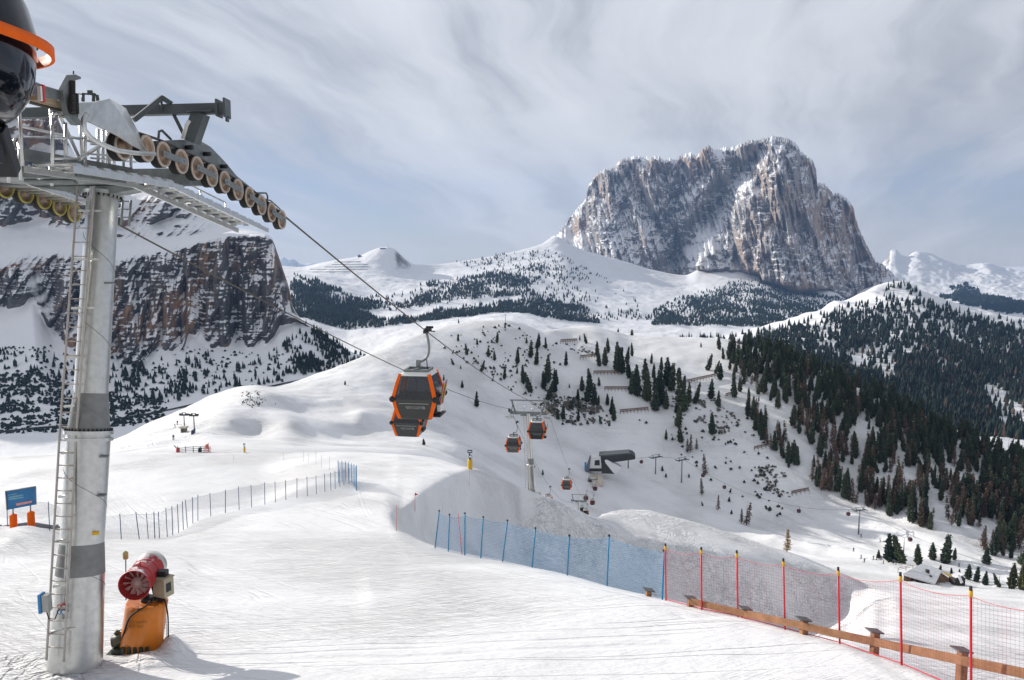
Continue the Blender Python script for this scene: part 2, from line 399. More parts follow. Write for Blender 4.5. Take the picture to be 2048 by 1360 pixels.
# ---- foreground piste, its far bank and the mound
A_rows = [
 plane_row(3.0), plane_row(6.0), plane_row(9.5),
 plane_row([(-1500,17.5),(1300,17.5),(1700,15.5),(1940,13.2),(2048,12.2),(3500,10)]),
 plane_row([(-1500,43),(300,43),(480,44),(650,45),(740,43),(790,39),(870,35),(1060,30),(1330,24),(1565,20.2),(1800,16.6),(1940,14.5),(2048,13.3),(3500,10.5)]),
 # edge of the near piste: fence feet
 [(-1500,1030,60),(-300,1048,55),(0,1050,53.5),(100,1060,52),(243,1076,48.8),(319,1074,49.1),(346,1069,50),(396,1040,55.3),(451,1026,58.3),(529,1009,62.6),(572,1000,64.6),(614,992,67),(650,984,69.6),(697,968,75.7),(740,1040,55),(790,1062,48),(830,1080,45),(870,1093,42.5),(930,1106,40.5),(1010,1121,38),(1060,1133,35.8),(1135,1152,32.6),(1215,1174,29.6),(1330,1202,27.2),(1400,1222,25.4),(1475,1240,23.8),(1565,1262,22.4),(1675,1292,20.6),(1800,1334,18.2),(1940,1392,15.8),(2048,1430,14.6),(3500,1700,11)],
 # hollow beyond, foot of the bank
 [(-1500,1028,70),(0,1049,63),(243,1074,58),(346,1066,60),(396,1040,64),(451,1027,67),(529,1010,71),(614,980,75),(650,968,77),(697,955,82),(740,1010,62.5),(780,1042,55),(800,1052,58),(820,1062,61.3),(860,1087,67.2),(900,1105,73.2),(945,1110,77.2),(1000,1118,83),(1060,1128,94),(1130,1150,96),(1200,1170,97.9),(1250,1182,99.7),(1330,1205,100.2),(1400,1224,100.8),(1500,1250,102.2),(1600,1265,104.8),(1680,1236,106),(1740,1202,92),(1770,1209,72),(1800,1222,52),(1940,1233,50),(2048,1240,50),(3500,1500,30)],
 # lit rim and shaded ridge
 [(-1500,1000,84),(0,1030,76),(243,1036,72),(346,1024,74),(396,1010,77),(451,1002,79),(529,981,84),(614,951,88),(650,940,90),(697,931,93),(740,974,73),(780,1030,58),(800,1020,60.5),(820,1005,63.6),(860,977,72),(900,955,80.6),(945,944.2,88),(1000,962.5,93),(1060,985.5,103),(1130,1014,105),(1200,1046,106),(1250,1068,107),(1330,1085,108),(1400,1098,109),(1500,1115,111),(1600,1139,113),(1680,1160,114),(1740,1177,116),(1770,1182,108),(1800,1190,94),(1940,1202,90),(2048,1208,90),(3500,1400,60)],
 # mound top / piste crest
 [(-1500,960,110),(-300,930,112),(0,911,112),(200,906,110),(420,905,108),(640,903,108),(760,906,106),(850,914,104),(900,926,101),(945,943.5,96),(1000,961.5,99),(1060,984.5,107),(1130,1013,109),(1190,1042,110),(1203,1030,118),(1225,1022,122),(1250,1018,125),(1300,1021,128),(1400,1047,126),(1500,1080,124),(1600,1112,122),(1680,1146,121),(1740,1172,121),(1800,1180,124),(1940,1190,122),(2048,1196,120),(3500,1300,80)],
 {'of': 8, 'dY': 7, 'dz': -4.2}, {'of': 8, 'dY': 26, 'dz': -24}, {'of': 8, 'dY': 60, 'dz': -75}]
A = Sheet(A_rows, [4, 8, 26, 60, 16, 40, 60, 40, 10, 10, 6], -1400, 3400, 720)
def gauss(sh, px, py, rx, ry, h):                      # heap or scoop in the snow, in metres
    X, Y_ = sh.pix(); sh.Z += h*np.exp(-((X-px)/rx)**2-((Y_-py)/ry)**2)
def relief(s, amps, mask=1.0):
    for sc, a, o in amps: s.Z += a*mask*fbm(s.X/sc, s.Y/sc, 3.3, o)
for _ in range(14):                                     # wind-rounded rims and hollows
    for V in (A.Y, A.Z):
        d = np.zeros_like(V); d[1:-1] = (V[:-2]+V[2:])/2-V[1:-1]
        V += 0.5*d*(sstep(4.6, 5.4, A.t)*sstep(8.9, 8.3, A.t))[:, None]
A.X = A.Y*A.ks[None, :]
def smooth_piste():                                     # the open piste runs straight on between the net and the bank
    X, _ = A.pix(); Yp = A.Y; P_ = np.maximum(-4.6-0.27*Yp, -9.95-0.163*Yp)+0.10*np.exp(-((Yp-50)/9)**2)
    wt = sstep(520, 690, X)*sstep(806, 772, X)*sstep(26, 36, Yp)*sstep(110, 98, Yp)
    A.Z += wt*(P_-A.Z)
smooth_piste()
relief(A, ((14, 0.25, 3), (3.0, 0.07, 4)))
_px, _py = A.pix()
chop = np.maximum(sstep(960, 1060, _px)*sstep(4.9, 5.6, A.t)[:, None]*sstep(9.5, 8.0, A.t)[:, None]*sstep(1760, 1690, _px), 0)
chop *= 0.12+0.88*sstep(-0.25, 0.15, fbm(A.X/9, A.Y/9, 1.0, 3))
chop = np.maximum(chop, 0.8*sstep(430, 300, _px)*sstep(17.8, 16.8, A.Y)*sstep(9, 11, A.Y)*sstep(-0.2, 0.2, fbm(A.X/2.5, A.Y/2.5, 4.0, 3)))
A.Z += chop*(0.10*fbm(A.X/0.9, A.Y/0.9, 8.0, 4, ridged=True)+0.22*sstep(60, 80, A.Y)*fbm(A.X/3.2, A.Y/3.2, 8.0, 4))
gauss(A, 55, 1078, 58, 15, 0.75); gauss(A, -60, 1080, 60, 18, 0.6); gauss(A, 20, 1085, 22, 8, 0.25)
gauss(A, 345, 1302, 26, 12, 0.42); gauss(A, 306, 1322, 40, 12, 0.22); gauss(A, 165, 1326, 70, 10, 0.16)
A.build('snow_piste', M_SNOW, {'chop': chop}); tag(A.obj, kind='structure')
# ---- middle hills: left ski area, dome, forested shoulder, valley floor with the hut
B_rows = [
 [(-600,1080,125),(0,1060,128),(640,1040,130),(900,1060,130),(1060,1120,135),(1330,1200,140),(1740,1280,120),(2048,1290,110),(2700,1320,100)],
 [(-600,1000,150),(0,960,155),(400,912,160),(640,909,170),(800,915,190),(900,945,215),(1000,985,240),(1100,1030,262),(1200,1072,280),(1300,1080,285),(1500,1112,280),(1700,1150,240),(1850,1183,205),(2048,1206,180),(2700,1290,150)],
 [(-600,975,185),(0,930,195),(220,908,205),(400,890,215),(640,893,225),(800,895,250),(900,905,290),(1000,935,330),(1100,975,352),(1200,1000,365),(1320,1030,370),(1500,1080,350),(1640,1108,330),(1760,1124,318),(1850,1150,285),(1950,1176,270),(2048,1192,255),(2700,1270,210)],
 [(-600,965,220),(0,925,235),(220,900,245),(330,870,255),(430,845,262),(540,835,280),(640,850,290),(760,862,310),(900,865,352),(1000,888,385),(1100,905,405),(1200,932,415),(1320,965,420),(1420,1000,410),(1500,1040,392),(1600,1078,375),(1700,1100,365),(1780,1118,352),(1900,1140,338),(2000,1160,330),(2048,1165,326),(2700,1230,300)],
 [(-600,962,240),(0,922,262),(220,893,270),(330,848,290),(430,815,300),(520,795,312),(600,800,330),(700,800,350),(800,800,375),(900,815,405),(1000,838,430),(1100,852,447),(1200,868,455),(1320,880,458),(1420,910,446),(1500,965,430),(1600,1030,404),(1700,1070,388),(1780,1092,372),(1900,1115,352),(2000,1133,345),(2048,1140,340),(2700,1200,330)],
 [(-600,960,270),(0,920,290),(220,888,300),(330,836,325),(430,796,340),(500,780,350),(560,783,362),(640,768,385),(700,752,405),(800,728,440),(900,716,470),(1000,720,490),(1100,730,500),(1200,742,508),(1320,760,510),(1420,770,505),(1500,800,490),(1600,860,465),(1700,925,445),(1850,1000,415),(2000,1055,395),(2048,1075,390),(2700,1150,370)],
 [(-600,958,300),(0,918,320),(220,884,330),(330,832,350),(430,791,368),(500,773,380),(560,776,395),(640,749,425),(700,724,445),(830,671,500),(900,650,530),(1000,640,552),(1050,648,556),(1090,661,560),(1140,655,590),(1180,653,600),(1230,664,600),(1270,673,600),(1340,675,598),(1440,678,590),(1480,690,575),(1560,715,560),(1640,748,545),(1750,798,525),(1850,845,510),(1950,888,500),(2048,925,490),(2700,1100,470)],
 {'of': 6, 'dY': 30, 'dz': -10}, {'of': 6, 'dY': 110, 'dz': -75}, {'of': 6, 'dY': 260, 'dz': -220}]
B = Sheet(B_rows, [6, 20, 26, 30, 36, 40, 10, 8, 6], -600, 2700, 520)
_m = sstep(1.0, 2.0, B.t)[:, None]*sstep(7.0, 5.9, B.t)[:, None]
_px, _py = B.pix()
# hummocks of the left ski area, gullies on the wooded shoulder
B.Z += _m*(2.8*sstep(760, 560, _px)*sstep(200, 330, _px)*fbm(B.X/52, B.Y/60, 2.2, 3)+2.0*fbm(B.X/38, B.Y/38, 7.7, 3)+0.7*fbm(B.X/9, B.Y/9, 1.1, 4))
gul = sstep(1430, 1560, _px)
B.Z += _m*gul*4.5*fbm((B.X+0.75*B.Y)/26, (B.X*0.5-B.Y)/140, 4.4, 4, ridged=True)
for g_ in ((500,792,80,18,1.6),(455,838,40,18,1.2),(505,850,50,20,-3.0),(575,852,30,26,1.6),(640,812,70,20,-1.8),(725,836,24,13,2.2),(690,868,60,16,-1.4),(790,832,50,16,1.0)):
    gauss(B, *g_)
B.build('hill_terrain', M_SNOWMID); tag(B.obj, kind='structure')
# ---- rock wall on the left with its scree
C_rows = [
 [(-700,990,560),(0,960,560),(600,940,560),(800,900,580),(950,860,600)],
 [(-700,900,760),(0,905,740),(220,890,760),(400,865,800),(600,800,880),(700,770,940),(950,740,1050)],
 [(-700,830,900),(0,835,880),(220,830,900),(400,800,950),(570,765,1010),(700,738,1080),(820,735,1150),(950,735,1200)],
 [(-700,640,1180),(-200,615,1180),(0,604,1160),(36,597,1152),(60,590,1148),(76,606,1142),(90,632,1134),(106,656,1122),(139,680,1100),(175,700,1090),(218,710,1085),(268,725,1085),(298,707,1100),(321,690,1115),(340,690,1115),(361,695,1115),(379,655,1155),(400,668,1150),(430,684,1145),(463,680,1150),(496,684,1150),(543,667,1165),(560,640,1175),(586,637,1180),(610,648,1190),(660,680,1210),(720,712,1230),(950,760,1260)],
 [(-700,500,1225),(-200,520,1225),(0,531,1215),(50,511,1230),(100,508,1230),(149,507,1228),(232,517,1215),(298,505,1220),(364,494,1230),(397,484,1235),(463,471,1250),(500,469,1262),(530,470,1275),(543,478,1280),(556,510,1275),(566,540,1270),(580,585,1262),(586,615,1255),(610,646,1240),(660,678,1250),(720,710,1260),(950,758,1290)],
 [(-700,440,1330),(-200,450,1340),(0,440,1370),(100,445,1380),(232,470,1350),(298,475,1330),(364,468,1330),(420,465,1330),(478,461,1330),(510,464,1330),(530,468,1330),(543,477,1320),(556,509,1300),(566,539,1292),(580,584,1282),(586,614,1275),(610,645,1260),(660,678,1270),(720,710,1280),(950,758,1310)],
 [(-700,200,1440),(-200,180,1450),(30,215,1450),(55,226,1450),(110,228,1455),(121,250,1460),(132,275,1465),(145,300,1470),(158,325,1475),(175,352,1480),(205,372,1480),(235,385,1480),(279,382,1490),(320,381,1490),(353,393,1480),(404,416,1470),(440,437,1450),(478,456,1420),(510,462.5,1390),(530,467.5,1360),(543,476.5,1340),(556,508.5,1320),(566,538.5,1312),(580,583.5,1300),(586,613.5,1295),(610,644.5,1280),(660,677.5,1290),(720,709.5,1300),(950,757.5,1330)],
 {'of': 6, 'dY': 120, 'dz': -60}, {'of': 6, 'dY': 500, 'dz': -500}]
C = Sheet(C_rows, [4, 30, 70, 190, 40, 110, 6, 4], -700, 950, 820)
_px, _py = C.pix(); tt = C.t[:, None]
cl = sstep(2.85, 3.08, tt)*sstep(4.12, 3.9, tt)*sstep(640, 585, _px)               # lower cliff band
up = sstep(4.7, 5.25, tt)*sstep(6.3, 5.9, tt)*sstep(500, 400, _px)                 # upper crags
rock = np.maximum(cl, up*(0.30+0.70*sstep(440, 330, _px))*sstep(-0.35, 0.05, fbm(C.X/80, C.Z/50, 14.0, 3)))
but = fbm(C.ks[None, :]*16+0*tt, 0*tt+0.3+tt*0.15, 2.0, 4, ridged=True)            # buttresses
dY = rock*(-75*but+36*fbm(C.X/24, C.Z/110, 6.0, 5, ridged=True)+14*fbm(C.X/12, C.Z/26, 3.0, 4)+8*np.abs(fbm(C.X/60, C.Z/9.0, 3.0, 4)))
hh = C.Z/19.0+1.6*fbm(C.ks[None, :]*13, C.Z/130, 21.0, 4); hs = C.Z/6.5+2.0*fbm(C.ks[None, :]*40, C.Z/60, 33.0, 4)
mm = sstep(0.0, 0.3, fbm(C.ks[None, :]*22, C.Z/80, 5.0, 3)); ms = sstep(0.0, 0.3, fbm(C.ks[None, :]*50, C.Z/40, 15.0, 3))
def stair(h, w): 
    f = np.floor(h); return f+sstep(0.0, w, h-f)-h
dY += rock*(6*mm*stair(hh, 0.34)+3.6*ms*stair(hs, 0.42))
f = 1+dY/C.Y; C.X *= f; C.Y = C.Y*f; C.Z *= f
C.Z += (1-rock)*sstep(0.5, 1.5, tt)*(3.5*fbm(C.X/45, C.Y/45, 2.0, 5))
_gx = lambda x0, y0, sl, w: np.exp(-((_px-x0-(_py-y0)*sl)/w)**2)
gl = np.maximum.reduce([_gx(58, 540, 0.22, 10)*sstep(500, 520, _py), _gx(262, 590, 0.30, 7)*sstep(555, 575, _py)*sstep(640, 615, _py), _gx(392, 610, 0.12, 15)*sstep(575, 605, _py), _gx(322, 660, 0.35, 9)*sstep(625, 650, _py), _gx(150, 620, 0.2, 8)*sstep(560, 590, _py)])
snowy = 0.32*(1-rock)-0.06*cl+0.10*up+0.55*gl*sstep(-0.4, 0.1, fbm(C.X/20, C.Z/20, 2.0, 3))
C.build('rock_wall_mountain', mat_mountain('wall_rock', 0.55, 0.46, 0.62, 0.95, rockdark=(0.085,0.085,0.092), rocklight=(0.175,0.17,0.172), speck=0.22, och=(0.40,0.235,0.135)), {'snowy': snowy}); tag(C.obj, kind='structure')
# ---- the high plateau with the far summit, rising to the foot of the great massif
D_rows = [
 [(300,860,1250),(700,850,1250),(1000,800,1300),(1400,820,1500),(1800,860,1700),(2100,900,1700)],
 [(300,730,1800),(590,720,1800),(700,735,1800),(850,700,1900),(1000,668,2100),(1200,690,2200),(1400,705,2300),(1600,720,2400),(2100,760,2500)],
 [(300,640,2500),(590,632,2500),(700,655,2500),(850,640,2600),(1000,625,2800),(1200,648,2900),(1400,650,3000),(1600,650,3100),(1700,650,3200),(2100,680,3300)],
 [(300,580,3200),(580,570,3200),(650,575,3200),(750,590,3300),(850,580,3500),(1000,565,3700),(1120,570,3800),(1250,595,3900),(1400,605,4000),(1500,600,4100),(1600,612,4200),(1700,630,4300),(2100,660,4300)],
 [(300,560,3700),(560,548,3700),(620,548,3700),(700,552,3800),(780,548,3900),(850,546,4200),(950,536,4400),(1050,520,4700),(1120,510,4900),(1180,535,4900),(1260,553,4900),(1370,572,4900),(1440,566,4900),(1519,570,4900),(1585,592,4850),(1660,600,4850),(1720,615,4850),(2100,640,4800)],
 [(300,550,4200),(545,534,4200),(565,532,4200),(600,534,4200),(640,526,4200),(690,517,4150),(715,513,4150),(740,502,4150),(760,495,4150),(775,493.5,4150),(787,497,4150),(806,514,4200),(828,528,4300),(870,528.5,4500),(950,518,4800),(1020,505,5000),(1080,489,5200),(1112,473,5350),(1140,488,5350),(1167,500,5350),(1194,508,5350),(1265,527,5350),(1304,539,5350),(1370,550,5350),(1401,539,5350),(1440,539,5350),(1519,543,5350),(1526,558,5350),(1585,574,5350),(1659,574,5350),(1694,598,5350),(1730,578,5350),(1790,563,5350),(1826,585,5350),(2100,700,5350)],
 {'of': 5, 'dY': 200, 'dz': -30}, {'of': 5, 'dY': 900, 'dz': -400}]
D = Sheet(D_rows, [6, 36, 40, 46, 50, 4, 4], 300, 1826, 500)
tt = D.t[:, None]; md = sstep(0.4, 1.2, tt)*sstep(5.0, 4.5, tt)
D.Z += md*(26*fbm(D.X/420, D.Y/420, 1.0, 5)+9*fbm(D.X/110, D.Y/110, 5.0, 4)+3*fbm(D.X/40, D.Y/40, 5.0, 3))
D.build('plateau_terrain', mat_mountain('plateau_snow', 2.2, 0.50, 0.70, 0.1, speck=0.20), {'snowy': np.full(D.X.shape, 0.02)}); tag(D.obj, kind='structure')
# ---- the great massif
base = [(1100,478),(1114,474),(1140,492),(1167,504),(1194,512),(1265,531),(1304,543),(1370,554),(1401,543),(1440,543),(1519,547),(1526,562),(1585,578),(1659,578),(1694,602),(1730,592),(1765,575),(1792,566),(1812,572)]
top = [(1100,474),(1114,470),(1144,435),(1171,404),(1177,377),(1187,361),(1206,343),(1222,342),(1245,324),(1269,318),(1300,320),(1319,318),(1327,328),(1339,323),(1351,326),(1362,316),(1382,311),(1386,316),(1401,312),(1405,302),(1417,297),(1427,306),(1441,304),(1444,300),(1472,299),(1495,287),(1519,286),(1542,278),(1569,281),(1593,293),(1601,310),(1609,314),(1624,326),(1632,345),(1634,372),(1648,373),(1663,392),(1675,392),(1691,400),(1706,420),(1714,451),(1730,490),(1749,525),(1773,540),(1792,556),(1812,570)]
kb, qb = np.array([ray(*p) for p in base]).T; kt, qt = np.array([ray(*p) for p in top]).T
E = Sheet([[(1100,600,5200),(1812,600,5200)], [(1100,500,5300),(1812,500,5300)], [(1100,400,5600),(1812,400,5600)]], [2, 2], 1100, 1812, 860)
nv = 420; ks = E.ks; v = np.linspace(0, 1, nv)[:, None]
QB, QT = np.interp(ks, kb, qb)[None, :], np.interp(ks, kt, qt)[None, :]
QT = QT+0.0058*fbm(ks*210, 0*ks, 1.0, 5, ridged=True)[None, :]*sstep(0.0, 0.02, QT-QB)
vv = np.where(v < 0.94, v/0.94, 1.0); q = QB-0.006*(1-vv)+(QT-QB+0.006*(1-vv))*vv
PX = 1024+FPX*ks[None, :]+0*v; PY = 680-FPX*(q*CP+SP)/(CP-q*SP)
prof = pchip([0, 0.25, 0.5, 0.75, 0.94, 1.0], [0, 170, 330, 430, 500, 900], v)
Yb = 5360+prof+0*PX
# buttresses, ramps and side faces (metres toward or away from the viewer)
def gb(cx, wx): return np.exp(-((PX-cx)/wx)**2)
lean = (PY-300)*0.12
Yb += -330*gb(1548+lean, 58)-190*gb(1215+lean*0.6, 30)-110*gb(1300, 26)-110*gb(1400+lean, 22)-80*gb(1478, 20)+230*gb(1440-(PY-400)*0.75, 34)+150*gb(1352, 18)
Yb += np.clip((1525-PX)/390, 0, 1)*880
Yb += 520*sstep(1620, 1800, PX)+160*sstep(1190, 1110, PX)+90*gb(1634+lean*0.3, 14)
def stair(h, w): 
    f = np.floor(h); return f+sstep(0.0, w, h-f)-h      # level ledges between upright steps
rid = fbm(ks[None, :]*34+q*9, q*7, 3.0, 4, ridged=True)
fin = fbm(ks[None, :]*120+q*22, q*26, 9.0, 5, ridged=True)
ter = fbm(ks[None, :]*70, q*70, 12.0, 6)
wob = fbm(ks[None, :]*26, q*16, 21.0, 4)
dia = fbm((PX+0.75*(PY-420))/44, ((PY-420)-0.75*PX)/150, 4.0, 4)
h1 = q*120+1.5*wob+ks[None, :]*16; h2 = q*330+2.2*fbm(ks[None, :]*45, q*40, 31.0, 4)-ks[None, :]*40
m1 = sstep(-0.05, 0.3, fbm(ks[None, :]*50, q*30, 41.0, 3)); m2 = sstep(-0.05, 0.35, fbm(ks[None, :]*100, q*60, 51.0, 3))
env = sstep(0.0, 0.06, vv)*sstep(1.01, 0.97, vv)
Yb += env*(-200*rid-250*fbm(ks[None, :]*13+q*4, q*4, 63.0, 3, ridged=True)-100*fin+40*ter+130*np.maximum(dia, 0))+34*m1*stair(h1, 0.34)*env+13*m2*stair(h2, 0.4)*env
Yb = np.where(v > 0.94, Yb[int(nv*0.94)-1][None, :]+(v-0.94)*5200, Yb)
qq = np.where(v > 0.94, q-(v-0.94)*0.25, q)
E.Y = Yb; E.X = Yb*ks[None, :]; E.Z = qq*Yb
E.t = np.linspace(0, 1, nv)
snowy = 0.26*sstep(440, 490, PY)*sstep(1500, 1420, PX)*sstep(-0.2, 0.15, fbm((PX+2*PY)/60, PY/14, 91.0, 4))+0.20*gb(1440-(PY-400)*0.75, 30)*sstep(330, 370, PY)-0.16*gb(1560, 60)*sstep(340, 380, PY)*sstep(500, 470, PY)+0.24*sstep(0.02, 0.30, dia)*sstep(1610, 1540, PX)-0.03+0.16*gb(1420-(PY-400)*0.75, 46)*sstep(350, 400, PY)+0.10*sstep(500, 560, PY)*sstep(1500, 1400, PX)-0.10*gb(1560, 70)*sstep(330, 380, PY)-0.07*sstep(1630, 1690, PX)+0.05*sstep(320, 290, PY)-0.4*sstep(0.93, 0.965, vv)*sstep(-0.1, 0.2, fbm(ks[None, :]*90, q*10, 77.0, 3))
E.build('great_rock_massif', mat_mountain('massif_rock', 3.4, 0.36, 0.56, 0.75, rockdark=(0.25,0.232,0.224), rocklight=(0.50,0.452,0.41), speck=0.24, och=(0.50,0.325,0.205)), {'snowy': snowy+0*PX})
tag(E.obj, kind='structure')
# ---- wooded hill on the right with its knoll
F_rows = [
 [(1200,1000,760),(1500,1000,760),(2048,1010,700),(2600,1040,700)],
 [(1200,860,950),(1500,870,950),(1800,900,900),(2048,905,900),(2600,950,900)],
 [(1200,780,1200),(1500,780,1200),(1700,770,1250),(1900,800,1200),(2048,810,1200),(2600,860,1200)],
 [(1200,730,1500),(1480,715,1550),(1600,690,1600),(1700,675,1650),(1800,680,1600),(1900,700,1550),(2048,720,1550),(2600,760,1500)],
 [(1200,712,1700),(1440,690,1800),(1540,665,1850),(1631,640,1900),(1704,622,1950),(1777,600,2000),(1830,600,2000),(1900,630,1950),(2001,660,1900),(2048,668,1900),(2600,720,1900)],
 [(1200,705,1800),(1440,682,1950),(1540,652,2000),(1590,640,2030),(1631,627,2060),(1669,607,2100),(1704,597,2120),(1742,578,2150),(1777,564,2180),(1811,562,2180),(1824,573,2170),(1856,588,2150),(1881,597,2130),(1919,610,2100),(1957,619,2080),(2001,629,2060),(2048,636,2060),(2600,700,2050)],
 {'of': 5, 'dY': 60, 'dz': -12}, {'of': 5, 'dY': 700, 'dz': -500}]
F = Sheet(F_rows, [4, 24, 34, 40, 36, 4, 4], 1200, 2600, 420)
tt = F.t[:, None]; md = sstep(0.3, 1.0, tt)*sstep(5.0, 4.4, tt)
F.Z += md*(20*fbm((F.X+F.Y*0.6)/170, (F.Y-F.X*0.5)/420, 6.0, 4, ridged=True)+6*fbm(F.X/50, F.Y/50, 2.0, 4))
F.build('wooded_hill_terrain', mat_mountain('hill_rock_snow', 1.0, 0.44, 0.62, 0.5, speck=0.22, och=(0.33,0.25,0.16)), {'snowy': np.zeros(F.X.shape)}); tag(F.obj, kind='structure')
# ---- far ranges
G_rows = [
 [(1550,700,5000),(2048,690,4700),(2700,690,4700)],
 [(1550,640,6000),(1900,640,5600),(2048,628,5600),(2700,640,5600)],
 [(1550,600,7500),(1800,575,7500),(1900,590,7200),(2000,585,7300),(2048,590,7300),(2700,600,7300)],
 [(1550,590,9000),(1700,565,9000),(1745,552,9000),(1765,530,9000),(1775,518,9000),(1783,503,9000),(1792,502,9000),(1801,511,9000),(1812,515,9050),(1826,507,9100),(1834,505,9100),(1860,512,9150),(1900,525,9200),(1930,534,9300),(1950,533,9300),(1975,531,9300),(2000,538,9300),(2048,545,9300),(2200,560,9300),(2700,540,9300)],
 {'of': 3, 'dY': 300, 'dz': -60}, {'of': 3, 'dY': 1500, 'dz': -700}]
G = Sheet(G_rows, [14, 30, 50, 3, 3], 1550, 2700, 360)
tt = G.t[:, None]; md = sstep(0.3, 1.0, tt)*sstep(3.02, 2.8, tt)
G.Z += md*(48*fbm(G.X/520, G.Y/800, 6.0, 5, ridged=True)+16*fbm(G.X/170, G.Y/260, 2.0, 5, ridged=True)+16*fbm(G.X/60, G.Y/90, 9.0, 4))
G.build('far_range_mountain', mat_mountain('far_rock_snow', 4.0, 0.52, 0.72, 0.2, speck=0.3), {'snowy': 0.06+0*G.X}); tag(G.obj, kind='structure')
I = Sheet([[(380,600,13000),(760,600,13000)], [(380,560,14000),(540,528,14000),(560,521,14000),(568,520,14000),(575,524,14000),(583,522,14000),(592,528,14000),(600,536,14000),(640,534,14000),(700,531,14000),(760,560,14000)], {'of': 1, 'dY': 1500, 'dz': -600}], [16, 4], 380, 760, 90)
I.Z += sstep(0.0, 0.5, I.t)[:, None]*sstep(1.05, 0.9, I.t)[:, None]*120*fbm(I.X/700, I.Y/700, 2.0, 4, ridged=True)
I.build('distant_peaks_mountain', mat_mountain('distant_rock_snow', 8.0, 0.45, 0.75, 0.1, speck=0.2), {'snowy': np.zeros(I.X.shape)}); tag(I.obj, kind='structure')
# ---- land under everything, out to the horizon
def low(u, v): 
    return Vector((-30000+60000*u, -300+30300*v, -620-0*u))
MB().grid(low, 24, 12).build('valley_ground', mat_snow('valley_snow', 0, 0, 0.5, 30)); tag(bpy.data.objects['valley_ground'], kind='structure')
# ------------------------------------------------------------------ trees
def mat_leaf(name, c1, c2, rough=0.8):
    m = bpy.data.materials.new(name); m.use_nodes = True; t = m.node_tree; p = t.nodes['Principled BSDF']
    g = t.nodes.new('ShaderNodeNewGeometry')
    n = noise(t, g.outputs['Position'], 0.8, 4, 0.6)
    oi = t.nodes.new('ShaderNodeObjectInfo')
    f = mth(t, 'ADD', mth(t, 'MULTIPLY', n, 0.7), mth(t, 'MULTIPLY', oi.outputs['Random'], 0.45))
    t.links.new(mixc(t, ramp(t, f, [(0.3, 0), (0.85, 1)]), c1, c2), p.inputs['Base Color'])
    p.inputs['Roughness'].default_value = rough; p.inputs['Specular IOR Level'].default_value = 0.2
    return m
M_PINE = mat_leaf('pine_needles', (0.016,0.030,0.026), (0.072,0.090,0.052))
M_PINEWARM = mat_leaf('pine_needles_sun_tint', (0.022,0.030,0.018), (0.075,0.075,0.035))  # warmer copy of the pine colour, with the sunlight put into the tint
M_LARCH = mat_leaf('larch_twigs', (0.085,0.060,0.050), (0.17,0.120,0.090))
M_GOLD = mat_leaf('golden_larch_twigs', (0.30,0.20,0.085), (0.42,0.30,0.14))
M_BARK = mat('pine_bark', (0.085,0.06,0.045), 0.9, var=0.4, vscale=6)
